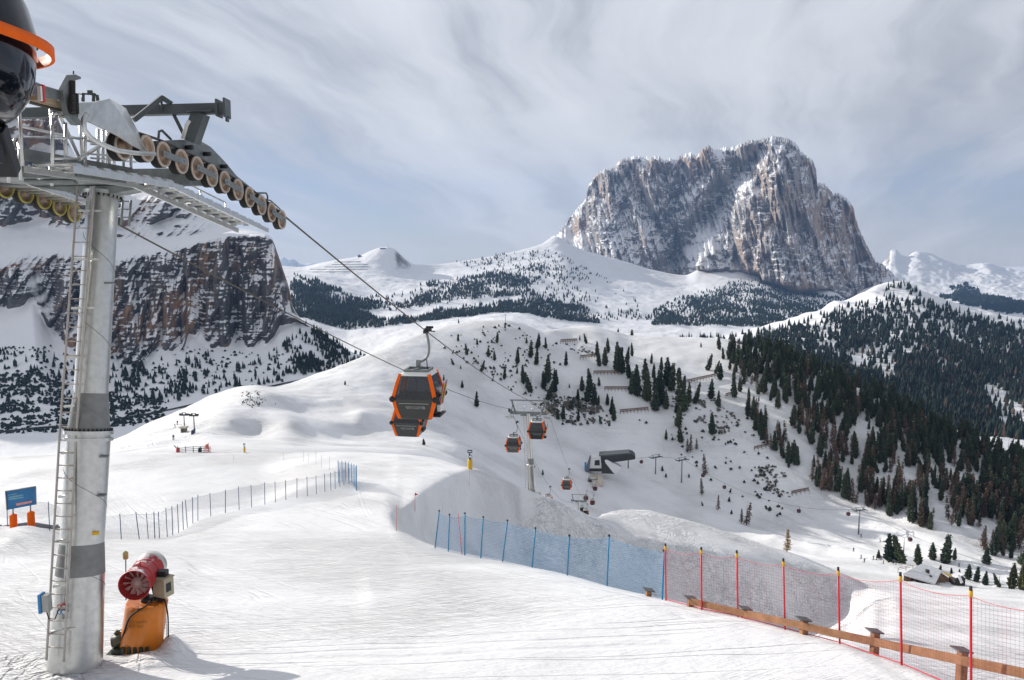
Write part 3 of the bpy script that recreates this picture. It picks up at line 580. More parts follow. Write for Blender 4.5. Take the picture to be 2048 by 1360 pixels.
def crown_mesh(name, seed, m, kind='pine'):
    """crown of unit height: whorls of drooping needle sprays, uneven outline with gaps"""
    r = np.random.default_rng(seed); V, T = [], []
    levels = 21 if kind == 'pine' else 20
    lean = r.normal(0, 0.012, 2)
    for L in range(levels):
        t = (L+r.uniform(-0.3, 0.3))/levels; z0 = 0.07+0.91*t
        if kind == 'pine':  rad = 0.150*(1-t)**0.66*(0.55+0.45*min(1, t*5+0.25))*r.uniform(0.78, 1.18)+0.012
        else: rad = 0.17*(1-t)**0.85*r.uniform(0.65, 1.2)+0.008
        nb = int((9 if kind == 'pine' else 7)*(1-0.5*t))+2
        for b in range(nb):
            if r.uniform() < (0.10 if kind == 'pine' else 0.22): continue
            a = 2*math.pi*(b+r.uniform(-0.4, 0.4))/nb+L*1.3; l = rad*r.uniform(0.7, 1.12)
            d = np.array([math.cos(a), math.sin(a)]); s = np.array([-d[1], d[0]])
            droop = r.uniform(-0.05, 0.35)*l if kind == 'pine' else r.uniform(-0.25, 0.1)*l
            ax = lean*z0*6
            def pt(u, v, w): return np.array([ax[0]+d[0]*u+s[0]*v, ax[1]+d[1]*u+s[1]*v, z0+w])
            if kind == 'pine':
                wd = l*r.uniform(0.30, 0.5); h = r.uniform(0.025, 0.05)
                i = len(V)
                V += [pt(0, 0, 0.01), pt(l*0.62, wd*0.7, -droop*0.6), pt(l, 0, -droop+0.02), pt(l*0.62, -wd*0.7, -droop*0.6), pt(l*0.6, 0, h-droop*0.3), pt(l*0.72, 0, -h*1.1-droop)]
                T += [(i, i+1, i+4), (i+1, i+2, i+4), (i+2, i+3, i+4), (i+3, i, i+4), (i, i+5, i+1), (i+1, i+5, i+2), (i+2, i+5, i+3), (i+3, i+5, i)]
                for _ in range(2):
                    u = l*r.uniform(0.45, 1.0); v = r.uniform(-0.5, 0.5)*wd; c = pt(u, v, -droop*0.7+r.uniform(-0.02, 0.03)); e = 0.03+0.02*r.uniform()
                    q = r.normal(0, 1, (3, 3)); q /= np.linalg.norm(q, axis=1)[:, None]; i = len(V)
                    V += [c+e*q[0], c+e*q[1], c+e*q[2]]; T += [(i, i+1, i+2)]
            else:
                i = len(V); w_ = 0.010
                V += [pt(0, -w_, 0), pt(0, w_, 0), pt(l, 0, -droop)]; T += [(i, i+1, i+2)]
                for _ in range(7):
                    u = l*r.uniform(0.25, 1.0); c = pt(u, 0, -droop*u/l); e = 0.034+0.026*r.uniform(); i = len(V)
                    q = r.normal(0, 1, (2, 3)); q /= np.linalg.norm(q, axis=1)[:, None]
                    V += [c-e*0.34*q[1], c+e*0.34*q[1], c+e*q[0]+np.array([0, 0, 0.012])]; T += [(i, i+1, i+2)]
    i = len(V); V += [np.array([0.02, 0, 0.94]), np.array([-0.01, 0.017, 0.94]), np.array([-0.01, -0.017, 0.94]), np.array([lean[0]*6, lean[1]*6, 1.0])]
    T += [(i, i+1, i+3), (i+1, i+2, i+3), (i+2, i, i+3)]
    return np.array(V), np.array(T)
def trunk_geo(r0=0.018, top=0.93):
    V, Q = [], []
    zs = [(-0.04, r0*1.25), (0.05, r0), (0.5, r0*0.6), (top, r0*0.12)]
    for z, rr in zs: V += [(rr*math.cos(k*math.pi/3), rr*math.sin(k*math.pi/3), z) for k in range(6)]
    for j in range(3): Q += [(6*j+k, 6*j+(k+1) % 6, 6*j+6+(k+1) % 6, 6*j+6+k) for k in range(6)]
    return np.array(V), np.array(Q)
_TV, _TQ = trunk_geo()
def tree_kind(kind, seed):
    m = {'pine': M_PINE, 'warm': M_PINEWARM, 'larch': M_LARCH, 'gold': M_GOLD}[kind]
    V, T = crown_mesh('crown', seed, m, 'pine' if kind in ('pine', 'warm') else 'larch')
    cr = np_mesh('crown', V, tris=T, mats=[m], smooth=False)
    trk = np_mesh('trunk', _TV, quads=_TQ, mats=[M_BARK])
    VV = np.concatenate([V, _TV]); one = np_mesh('pine_tree', VV, quads=_TQ+len(V), tris=T, mats=[m, M_BARK], smooth=False, mi=[1]*len(_TQ)+[0]*len(T))
    res = (cr.data, trk.data, one.data)
    for o in (cr, trk, one): bpy.data.objects.remove(o)
    return res
TREES = {k: [tree_kind(k, 100+i*7+len(k)) for i in range(n)] for k, n in (('pine', 6), ('warm', 2), ('larch', 4), ('gold', 1))}
_tn = [0]
def put_tree(p, h, kind, label, group, parts=False, wide=1.0):
    _tn[0] += 1; r = random.Random(_tn[0]*13+5); g = TREES[kind][r.randrange(len(TREES[kind]))]
    nm = 'larch_tree' if kind in ('larch', 'gold') else 'pine_tree'
    ws = wide*r.uniform(0.9, 1.2)
    if parts:
        o = bpy.data.objects.new(nm, None); COL.objects.link(o); o.empty_display_size = 0.2
        for q, n in ((g[0], 'crown'), (g[1], 'trunk')):
            c = bpy.data.objects.new(n, q); COL.objects.link(c); c.parent = o
    else:
        o = bpy.data.objects.new(nm, g[2]); COL.objects.link(o)
    o.location = p; o.scale = (h*ws, h*ws, h); o.rotation_euler = (0, 0, r.uniform(0, 6.28))
    return tag(o, label, 'tree', group)
# trees standing on the open dome, read off the photo as (x, foot, height)
Z4 = [(504,115,35),(453,207,65),(265,283,68),(400,295,60),(440,318,60),(355,388,70),(500,437,78),(582,340,100),(580,400,40),(620,460,110),(668,520,125),(640,210,40),(665,300,105),(715,235,85),(705,245,60),(700,345,100),(762,243,68),(770,460,170),(815,520,140),(770,570,120),(750,500,110),(830,470,90),(888,350,85),(1018,212,62),(975,190,30),(1085,290,90),(1100,355,110),(1135,350,110),(1155,270,90),(1215,390,180),(1245,400,160),(1270,330,95),(1305,292,82),(1290,430,120),(1300,530,140),(1340,545,190),(1325,480,120),(1425,340,65),(1400,575,180),(1390,440,130),(1440,430,90),(1450,635,160),(1480,600,240),(1490,380,85),(1530,480,175),(1550,510,170),(1520,625,120),(1600,460,90),(1630,640,230),(1660,590,130),(1700,590,130),(1630,500,90),(1590,735,150),(1580,650,60),(1810,785,135),(1780,380,100),(1830,400,80),(1860,440,100),(1800,560,120),(1850,610,100),(1950,550,140),(1520,818,65),(1615,835,115),(325,610,95),(965,565,70),(990,510,90),(1020,580,170),(1045,510,135),(1065,600,130),(1090,600,60),(1098,480,55),(870,690,95),(840,690,65),(965,700,75),(1110,718,55),(1150,600,70),(1175,660,110),(1190,700,100),(915,625,75),(975,620,55),(218,787,25),(1740,235,30),(1855,250,100),(1910,290,80),(1880,310,70),(1950,330,70),(2010,270,80),(910,490,25),(180,345,40),(173,275,25),(225,370,22),(208,195,45),(330,220,40),(235,490,45),(118,445,35),(1385,560,150),(1460,560,150),(1225,360,120),(1590,420,60)]
LAND = [(1010,640,'rounded summit of the dome'),(1145,682,'topmost brown snow fence'),(1175,715,'second brown snow fence'),(1210,746,'third brown snow fence'),(1230,777,'fourth brown snow fence'),(1268,820,'lowest brown snow fence'),(1405,755,'long snow fence near the wood'),(1100,770,'tallest pine clump on the dome'),(1060,810,'second gondola pylon'),(1150,830,'dark rock outcrop'),(950,780,'orange cabin on the rope'),(1350,840,'bare gully of the dome'),(1440,690,'dark wood on the shoulder'),(1230,925,'lower lift station'),(1490,1040,'lone bare larch by the piste'),(870,680,'bright left flank of the dome')]
_used = {}
def tree_label(px, py, h, kind):
    d, x, y, nm = min(((px-a)**2+(py-b)**2, a, b, n) for a, b, n in LAND)
    dx, dy = px-x, py-y
    rel = ('uphill of' if dy < 0 else 'below') if abs(dy) > abs(dx)*0.8 else ('left of' if dx < 0 else 'right of')
    size = 'tiny' if h < 13 else 'small' if h < 22 else 'medium' if h < 34 else 'tall' if h < 48 else 'very tall'
    far = 'close ' if d < 30**2 else '' if d < 60**2 else 'well '
    s = f'{size} dark {kind} {far}{rel} the {nm}'; n = _used.get(s, 0); _used[s] = n+1
    if n: s = f'{size} dark {kind} {far}{rel} the {nm}, '+['slightly further off','third of that clump','fourth of that clump','fifth of that clump','sixth of that clump','seventh of that clump','eighth of that clump'][min(n-1, 6)]
    return s
def build_trees():
    for zx, zb, zh in Z4:
        px, py, h = 850+zx/3.151, 620+zb/3.15, zh/3.15
        p = B.hit(px, py, 70); put_tree(p, 1.08*h/FPX*(p.y*CP-p.z*SP), 'pine', tree_label(px, py, h, 'stone pine'), 'stone pines on the open dome slope', h > 40, 1.12 if h > 20 else 1.35)
    # bare larches on the lower slope
    for px, py, h, lab in ((1404,990,34,'thin bare larch above the small red cabins'),(1493,1050,50,'lone bare larch standing on the snow of the lower slope'),(1483,1046,30,'smaller bare larch leaning into the lone larch'),(1436,1020,32,'bare larch alone under the cable line'),(1381,903,36,'slender bare larch under the dark pine clump'),(1375,905,30,'bare larch sapling under the dark pine clump'),(1393,898,22,'stubby bare larch under the dark pine clump'),(1410,948,42,'bare larch reaching the lift cable')):
        p = B.hit(px, py, 40); put_tree(p, h/FPX*(p.y*CP-p.z*SP), 'larch', lab, 'bare larches on the lower slope')
    p = A.hit(1572, 1102, 150); put_tree(A.hit(1574, 1103, 150), 46/FPX*(p.y*CP-p.z*SP), 'gold', 'golden larch standing alone behind the tracked snow mound', None, True, 1.25)
    # single trees round the valley floor and the hut
    for px, py, h, k, lab in ((1777,1122,60,'pine','tall pine at the edge of the piste, first of three beside the valley floor'),(1793,1122,52,'pine','pine in the middle of three beside the valley floor'),(1806,1126,56,'pine','pine nearest the hut of three beside the valley floor'),(1837,1130,44,'pine','pointed spruce just above the snowy hut roof'),(1865,1120,38,'pine','pine on the knoll behind the hut'),(1890,1127,62,'pine','broad tall pine on the knoll behind the hut'),(1908,1120,26,'pine','short round pine beside the broad pine on the knoll'),(1972,1128,36,'pine','round dark pine on the snow hump past the hut'),(1757,1116,18,'pine','small pine by the skiers above the piste'),(1935,1158,32,'pine','left of the pines in a row past the hut gable'),(1952,1163,32,'pine','middle of the pines in a row past the hut gable'),(1970,1170,30,'pine','last of the pines in a row past the hut gable'),(1998,1174,28,'pine','small pine before the great dark trees by the frame edge'),(2022,1178,56,'warm','broad sunlit pine by the frame edge'),(2043,1180,66,'warm','largest sunlit pine cut by the frame edge'),(2040,1128,50,'pine','dark pine behind the sunlit pines at the frame edge'),(1880,1141,12,'pine','tiny pine beside the hut gable'),(1903,1147,12,'pine','tiny bush-like pine beyond the hut gable'),(1918,1152,14,'pine','stunted pine at the foot of the hut gable')):
        p = B.hit(px, py, 20); put_tree(p, h/FPX*(p.y*CP-p.z*SP), k, lab, 'pines on the valley floor', h > 40, 1.5 if h < 40 else 1.3)
    for px, py, h in ((848,890,13),(690,770,9),(1068,935,11),(1086,950,11),(1325,942,11),(1378,955,8),(1460,985,10),(1458,1003,10),(1406,1012,9),(1463,1028,9),(1258,1014,13),(1231,1012,8),(1332,955,9)):
        p = B.hit(px, py, 20) if px != 1258 and px != 1231 else B.hit(px, py, 30)
        put_tree(p, h/FPX*(p.y*CP-p.z*SP), 'pine', tree_label(px, py, h, 'young pine'), 'young pines dotted over the snow', False, 1.7)
    # the wood on the shoulder: the nearest stand as trees of their own, the rest as one mass
    poly = [(1462,688),(1500,683),(1560,700),(1640,735),(1750,788),(1850,838),(1950,880),(2060,922),(2060,1120),(1995,1118),(1940,1085),(1880,1068),(1800,1040),(1720,1010),(1640,985),(1575,960),(1540,905),(1500,850),(1478,790),(1455,730)]
    gaps = [[(1495,790),(1530,800),(1620,890),(1640,930),(1600,930),(1540,850)],[(1560,960),(1600,940),(1660,1000),(1620,1010)],[(1830,1010),(1850,1010),(1960,1100),(1930,1110)],[(1680,930),(1700,930),(1730,1000),(1700,1000)]]
    r = np.random.default_rng(21); cand = []
    while len(cand) < 1180:
        px, py = r.uniform(1450, 2060), r.uniform(680, 1120)
        if not inpoly(np.array(px), np.array(py), poly): continue
        inside = any(inpoly(np.array(px), np.array(py), g) for g in gaps)
        if inside and r.uniform() < 0.93: continue
        c = float(fbm(np.array([px/38.0]), np.array([py/70.0]), 5.0, 2)[0])
        top = np.interp(px, [1462,1560,1640,1750,1850,1950,2060], [685,705,738,790,840,882,922])
        dd = (py-top)
        keep = 0.56+1.5*c+(0.5 if dd < 70 else 0)-(0.22 if dd > 150 else 0)
        if r.uniform() > keep: continue
        cand.append((px, py, dd, c))
    cand.sort(key=lambda a: -a[1]); mass = []
    for n, (px, py, dd, c) in enumerate(cand):
        p = B.hit(px, py, 40); dep = p.y*CP-p.z*SP
        hm = r.uniform(7.0, 14.5); lar = r.uniform() < (0.07 if dd < 50 else 0.52 if dd > 110 else 0.24)
        if n < 225:
            zone = 'along its lower edge' if dd > 190 else 'on its middle slope' if dd > 80 else 'along its crest'
            k = 'larch' if lar else 'pine'
            put_tree(p, hm, k, ('brown bare larch' if lar else 'dark stone pine')+' among the crowded trees of the shoulder wood, '+zone, ('larches' if lar else 'pines')+' of the shoulder wood '+zone, False, 1.0)
        else: mass.append((p, hm, lar))
    for lar in (False, True):
        VV, TT, off = [], [], 0
        for p, hm, l in mass:
            if l != lar: continue
            me = TREES['larch' if l else 'pine'][int(r.integers(0, 4))][2]
            nv = len(me.vertices); co = np.zeros(nv*3, np.float32); me.vertices.foreach_get('co', co); co = co.reshape(-1, 3)
            me.calc_loop_triangles(); tr = np.zeros(len(me.loop_triangles)*3, np.int32); me.loop_triangles.foreach_get('vertices', tr)
            a = r.uniform(0, 6.28); ca, sa = math.cos(a), math.sin(a); ws = hm*r.uniform(0.9, 1.2)
            VV.append(np.stack([(co[:, 0]*ca-co[:, 1]*sa)*ws+p.x, (co[:, 0]*sa+co[:, 1]*ca)*ws+p.y, co[:, 2]*hm+p.z], 1)); TT.append(tr.reshape(-1, 3)+off); off += nv
        o = np_mesh('larch_woodland' if lar else 'pine_woodland', np.concatenate(VV), tris=np.concatenate(TT), mats=[M_LARCH if lar else M_PINE], smooth=False); tag(o, kind='stuff')
build_trees()
# ------------------------------------------------------------------ far woods: one mass each
def scatter(sh, n, dens, seed, lo=0, jit=11):
    r = np.random.default_rng(seed); px, py = sh.pix()
    cpx = (px[:-1, :-1]+px[1:, 1:])/2; cpy = (py[:-1, :-1]+py[1:, 1:])/2
    area = np.maximum((py[:-1, :-1]-py[1:, :-1]), 0)*np.abs(px[:-1, 1:]-px[:-1, :-1])
    jx = jit*fbm(cpx/26, cpy/14, seed*1.0, 3); jy = 0.6*jit*fbm(cpx/26, cpy/14, seed+7.0, 3); wgt = area*dens(cpx+jx, cpy+jy, sh); wgt[:lo] = 0; wgt = wgt.ravel()/wgt.sum()
    c = r.choice(len(wgt), n, p=wgt); nk = sh.X.shape[1]-1; i, j = c//nk, c % nk
    a, b = r.uniform(size=n), r.uniform(size=n)
    def bl(V): return (V[i, j]*(1-a)*(1-b)+V[i+1, j]*a*(1-b)+V[i, j+1]*(1-a)*b+V[i+1, j+1]*a*b)
    return np.stack([bl(sh.X), bl(sh.Y), bl(sh.Z)], 1), r
def forest(name, sh, n, dens, hlo, hhi, m, seed, wide=0.19, lo=0, rnd=0.0):
    P, r = scatter(sh, n, dens, seed, lo); ns = 6
    ang = np.arange(ns)*2*math.pi/ns
    tv = [(math.cos(a), math.sin(a), 0.10) for a in ang]+[(0.62*math.cos(a+0.5), 0.62*math.sin(a+0.5), 0.50) for a in ang]+[(0, 0, 1.0)]
    tv = np.array(tv); tt = []
    for k in range(ns):
        k2 = (k+1) % ns; tt += [(k, k2, ns+k), (k2, ns+k2, ns+k), (ns+k, ns+k2, 2*ns)]
    tt = np.array(tt); h = r.uniform(hlo, hhi, n); wd = h*wide*r.uniform(0.75, 1.3, n); a = r.uniform(0, 6.28, n)
    V = np.repeat(tv[None], n, 0)*(1+r.normal(0, 0.16, (n, len(tv), 1)))
    x = (V[:, :, 0]*np.cos(a)[:, None]-V[:, :, 1]*np.sin(a)[:, None])*wd[:, None]+P[:, 0:1]
    y = (V[:, :, 0]*np.sin(a)[:, None]+V[:, :, 1]*np.cos(a)[:, None])*wd[:, None]+P[:, 1:2]
    z = V[:, :, 2]*h[:, None]+P[:, 2:3]
    T = (tt[None]+(np.arange(n)*len(tv))[:, None, None]).reshape(-1, 3)
    o = np_mesh(name, np.stack([x, y, z], -1).reshape(-1, 3), tris=T, mats=[m], smooth=False); tag(o, kind='stuff')
    return o
def clump(sh, sx, sy, z, lo=-0.1, hi=0.15):
    X = (sh.X[:-1, :-1]+sh.X[1:, 1:])/2; Y = (sh.Y[:-1, :-1]+sh.Y[1:, 1:])/2
    return sstep(lo, hi, fbm(X/sx, Y/sy, z, 4))
def dens_D(px, py, sh):
    d = 0*px
    P = lambda *pts: inpoly(px, py, list(pts)).astype(float)
    d = np.maximum(d, 1.5*P((585,560),(640,585),(700,612),(760,640),(830,640),(900,615),(960,610),(1060,600),(1100,640),(1090,665),(1000,650),(830,690),(700,740),(560,740)))
    d = np.maximum(d, 0.9*P((585,548),(640,565),(720,600),(800,590),(900,560),(1000,545),(1060,560),(1040,590),(930,600),(800,620),(700,620)))
    d = np.maximum(d, 0.45*P((840,570),(950,555),(1040,535),(1110,520),(1130,540),(1040,580),(930,590)))
    d = np.maximum(d, 1.1*P((1045,575),(1110,600),(1180,620),(1200,650),(1270,670),(1150,665),(1080,660),(1040,640)))
    d = np.maximum(d, 1.3*P((1275,672),(1330,625),(1400,598),(1470,585),(1560,575),(1640,590),(1720,600),(1660,640),(1580,670),(1480,700),(1380,690)))
    d = np.maximum(d, 0.55*P((1290,640),(1340,600),(1420,580),(1480,560),(1560,560),(1600,600),(1500,640)))
    d = np.maximum(d, 0.14*P((900,520),(1100,500),(1180,540),(1260,580),(1300,640),(1200,640),(1000,560)))
    cut = P((880,612),(990,598),(1000,612),(900,626))+P((740,600),(800,610),(870,580),(860,574),(790,590))+P((1150,560),(1260,570),(1290,600),(1220,640),(1180,615))
    return d*(1-0.92*np.minimum(cut, 1))*(0.25+0.75*clump(sh, 170, 330, 3.0, -0.15, 0.15))*(0.55+0.45*clump(sh, 60, 110, 8.0))
M_FAR = mat_leaf('far_conifers', (0.012,0.024,0.022), (0.022,0.036,0.028)); M_FARBROWN = mat_leaf('far_larches', (0.060,0.045,0.038), (0.11,0.08,0.06))
forest('plateau_woodland', D, 14000, dens_D, 11, 19, M_FAR, 31, 0.21, 40)
def dens_F(px, py, sh):
    P = lambda *pts: inpoly(px, py, list(pts)).astype(float)
    rl = np.interp(px, [1480,1631,1704,1777,1830,1881,1957,2048,2200], [668,628,606,590,584,604,628,640,665])
    d = 1.25*sstep(0, 25, py-rl)
    d = d*(1-0.35*P((1650,632),(1704,606),(1790,580),(1830,600),(1850,640),(1880,680),(1840,670),(1790,640),(1700,640)))
    d = d*(1-0.75*P((1690,700),(1790,690),(1790,760),(1710,745)))*(1-0.9*P((1960,765),(2000,770),(2060,830),(2060,870),(2000,860)))
    d = d*(1-0.6*P((1610,640),(1670,640),(1690,690),(1640,700)))*(1-0.5*P((1850,640),(1900,640),(1960,700),(1900,690)))
    d = np.maximum(d, 0.3*P((1760,565),(1810,565),(1850,600),(1790,640)))
    return d*(0.40+0.60*clump(sh, 90, 140, 2.0, -0.25, 0.05))
forest('hill_woodland', F, 14500, dens_F, 11, 19, M_FAR, 33, 0.19, 5)
forest('hill_larch_woodland', F, 3600, lambda px, py, sh: dens_F(px, py, sh)*sstep(640, 760, py), 10, 16, M_FARBROWN, 35, 0.17, 5)
def dens_C(px, py, sh):
    P = lambda *pts: inpoly(px, py, list(pts)).astype(float)
    d = 0.35*P((215,740),(330,720),(480,730),(480,800),(300,850),(215,860))
    d = np.maximum(d, 1.0*P((560,690),(640,650),(740,720),(700,745),(600,775),(540,770),(590,730)))
    d = np.maximum(d, 0.5*P((590,630),(660,670),(740,720),(650,720)))
    d = np.maximum(d, 0.10*P((0,690),(215,730),(560,700),(560,780),(215,870),(0,880)))
    return d*(0.15+0.85*clump(sh, 40, 50, 2.0, -0.1, 0.2))
forest('scree_woodland', C, 820, dens_C, 6, 11, M_FAR, 37, 0.2, 40)
def dens_C2(px, py, sh):
    P = lambda *pts: inpoly(px, py, list(pts)).astype(float)
    return (1.0*P((-420,770),(-60,760),(60,740),(140,770),(330,800),(330,862),(215,880),(-60,900),(-420,905))+0.12*P((-420,690),(600,700),(560,790),(-420,780)))*(0.1+0.9*clump(sh, 22, 22, 2.0, -0.12, 0.15))
forest('dwarf_pine_scrub', C, 4200, dens_C2, 1.6, 3.4, M_FAR, 39, 0.75, 20)
def dens_G(px, py, sh):
    P = lambda *pts: inpoly(px, py, list(pts)).astype(float)
    return 1.0*P((1880,592),(1950,585),(2000,598),(2060,608),(2060,628),(1985,622),(1930,610))*(0.6+0.4*clump(sh, 300, 300, 2.0))+0.3*P((1895,575),(1930,568),(1960,585),(1920,592))
forest('far_range_woodland', G, 2200, dens_G, 18, 30, M_FAR, 41, 0.35, 5)
def dens_B(px, py, sh):
    P = lambda *pts: inpoly(px, py, list(pts)).astype(float)
    return (1.0*P((870,680),(1010,645),(1130,690),(1130,760),(1060,800),(960,760),(890,720))+0.5*P((1280,840),(1500,820),(1560,960),(1640,1010),(1560,1040),(1420,960))+0.25*P((900,860),(1000,900),(1040,960),(960,930))+2.2*P((1080,800),(1140,790),(1215,830),(1220,860),(1120,850)))*(0.1+0.9*clump(sh, 12, 12, 2.0, 0.0, 0.25))
forest('slope_scrub', B, 330, dens_B, 0.7, 1.7, M_PINE, 43, 0.6, 60)
# ------------------------------------------------------------------ the gondola lift
ROPE_A, ROPE_B, ROPE_L = -9.15, 0.129, -13.93       # plan of the two ropes: x = A + B*y
EV = Vector((ROPE_B, 1, 0)).normalized(); EU = Vector((EV.y, -EV.x, 0)); EZ = Vector((0, 0, 1))
def on_rope(px, py, a=ROPE_A):
    k, q = ray(px, py); Y = a/(k-ROPE_B); return Vector((k*Y, Y, q*Y))
M_GALV = mat('galvanised_steel', (0.62,0.63,0.62), 0.34, 0.9, var=0.16, vscale=7, bump=0.05, bscale=24)
M_GALVD = mat('weathered_galvanised_steel', (0.26,0.285,0.29), 0.55, 0.6, var=0.35, vscale=3, bump=0.2, bscale=25)
M_BAND = mat('dull_zinc_band', (0.27,0.275,0.275), 0.6, 0.5, var=0.2, vscale=4)
M_STEEL = mat('grey_painted_steel', (0.10,0.118,0.125), 0.5, 0.2, var=0.3, vscale=2)
M_DARK = mat('dark_steel', (0.025,0.028,0.032), 0.5, 0.3)
M_RUBBER = mat('black_rubber', (0.018,0.018,0.018), 0.75)
M_TAN = mat('tan_sheave', (0.40,0.285,0.20), 0.6, 0.0, var=0.35, vscale=4, var2=(0.26,0.18,0.125))
M_TANRIM = mat('pale_sheave_rim', (0.52,0.43,0.36), 0.6, 0.0, var=0.25, vscale=6)
M_YELLOWRIM = mat('yellow_green_sheave', (0.46,0.40,0.10), 0.55, 0.0, var=0.35, vscale=4)
M_BLACKGLOSS = mat('black_gloss_shell', (0.004,0.006,0.010), 0.07, 0.0, spec=0.42, coat=0.15)
M_ORANGE = mat('orange_lacquer', (0.86,0.135,0.008), 0.6, 0.0, var=0.10, vscale=6, spec=0.15)
M_CABLE = mat('steel_cable', (0.10,0.085,0.07), 0.6, 0.5)
M_RAIL = mat('pale_ladder_steel', (0.52,0.48,0.44), 0.5, 0.4, var=0.2, vscale=5)
M_WHITE = mat('white_enamel', (0.75,0.75,0.73), 0.45)
M_BLUE = mat('blue_enamel', (0.03,0.22,0.50), 0.4)
M_RED = mat('red_enamel', (0.55,0.03,0.03), 0.4)
M_GREYBOX = mat('grey_box', (0.42,0.43,0.40), 0.5, var=0.15)
def tint_glass(name, col, clear=0.15, rough=0.04):
    m = bpy.data.materials.new(name); m.use_nodes = True; t = m.node_tree; p = t.nodes['Principled BSDF']
    p.inputs['Base Color'].default_value = (*col, 1); p.inputs['Roughness'].default_value = rough; p.inputs['Specular IOR Level'].default_value = 0.7
    tr = t.nodes.new('ShaderNodeBsdfTransparent'); tr.inputs[0].default_value = (0.75, 0.82, 0.9, 1); mx = t.nodes.new('ShaderNodeMixShader'); mx.inputs[0].default_value = clear
    t.links.new(p.outputs[0], mx.inputs[1]); t.links.new(tr.outputs[0], mx.inputs[2]); t.links.new(mx.outputs[0], t.nodes['Material Output'].inputs[0]); return m
M_GLASS = tint_glass('tinted_window', (0.010,0.014,0.022), 0.22)
def rope_of(a, pts):                                   # pts (px,py) on that rope, then sag by finer sampling
    return [on_rope(px, py, a) for px, py in pts]
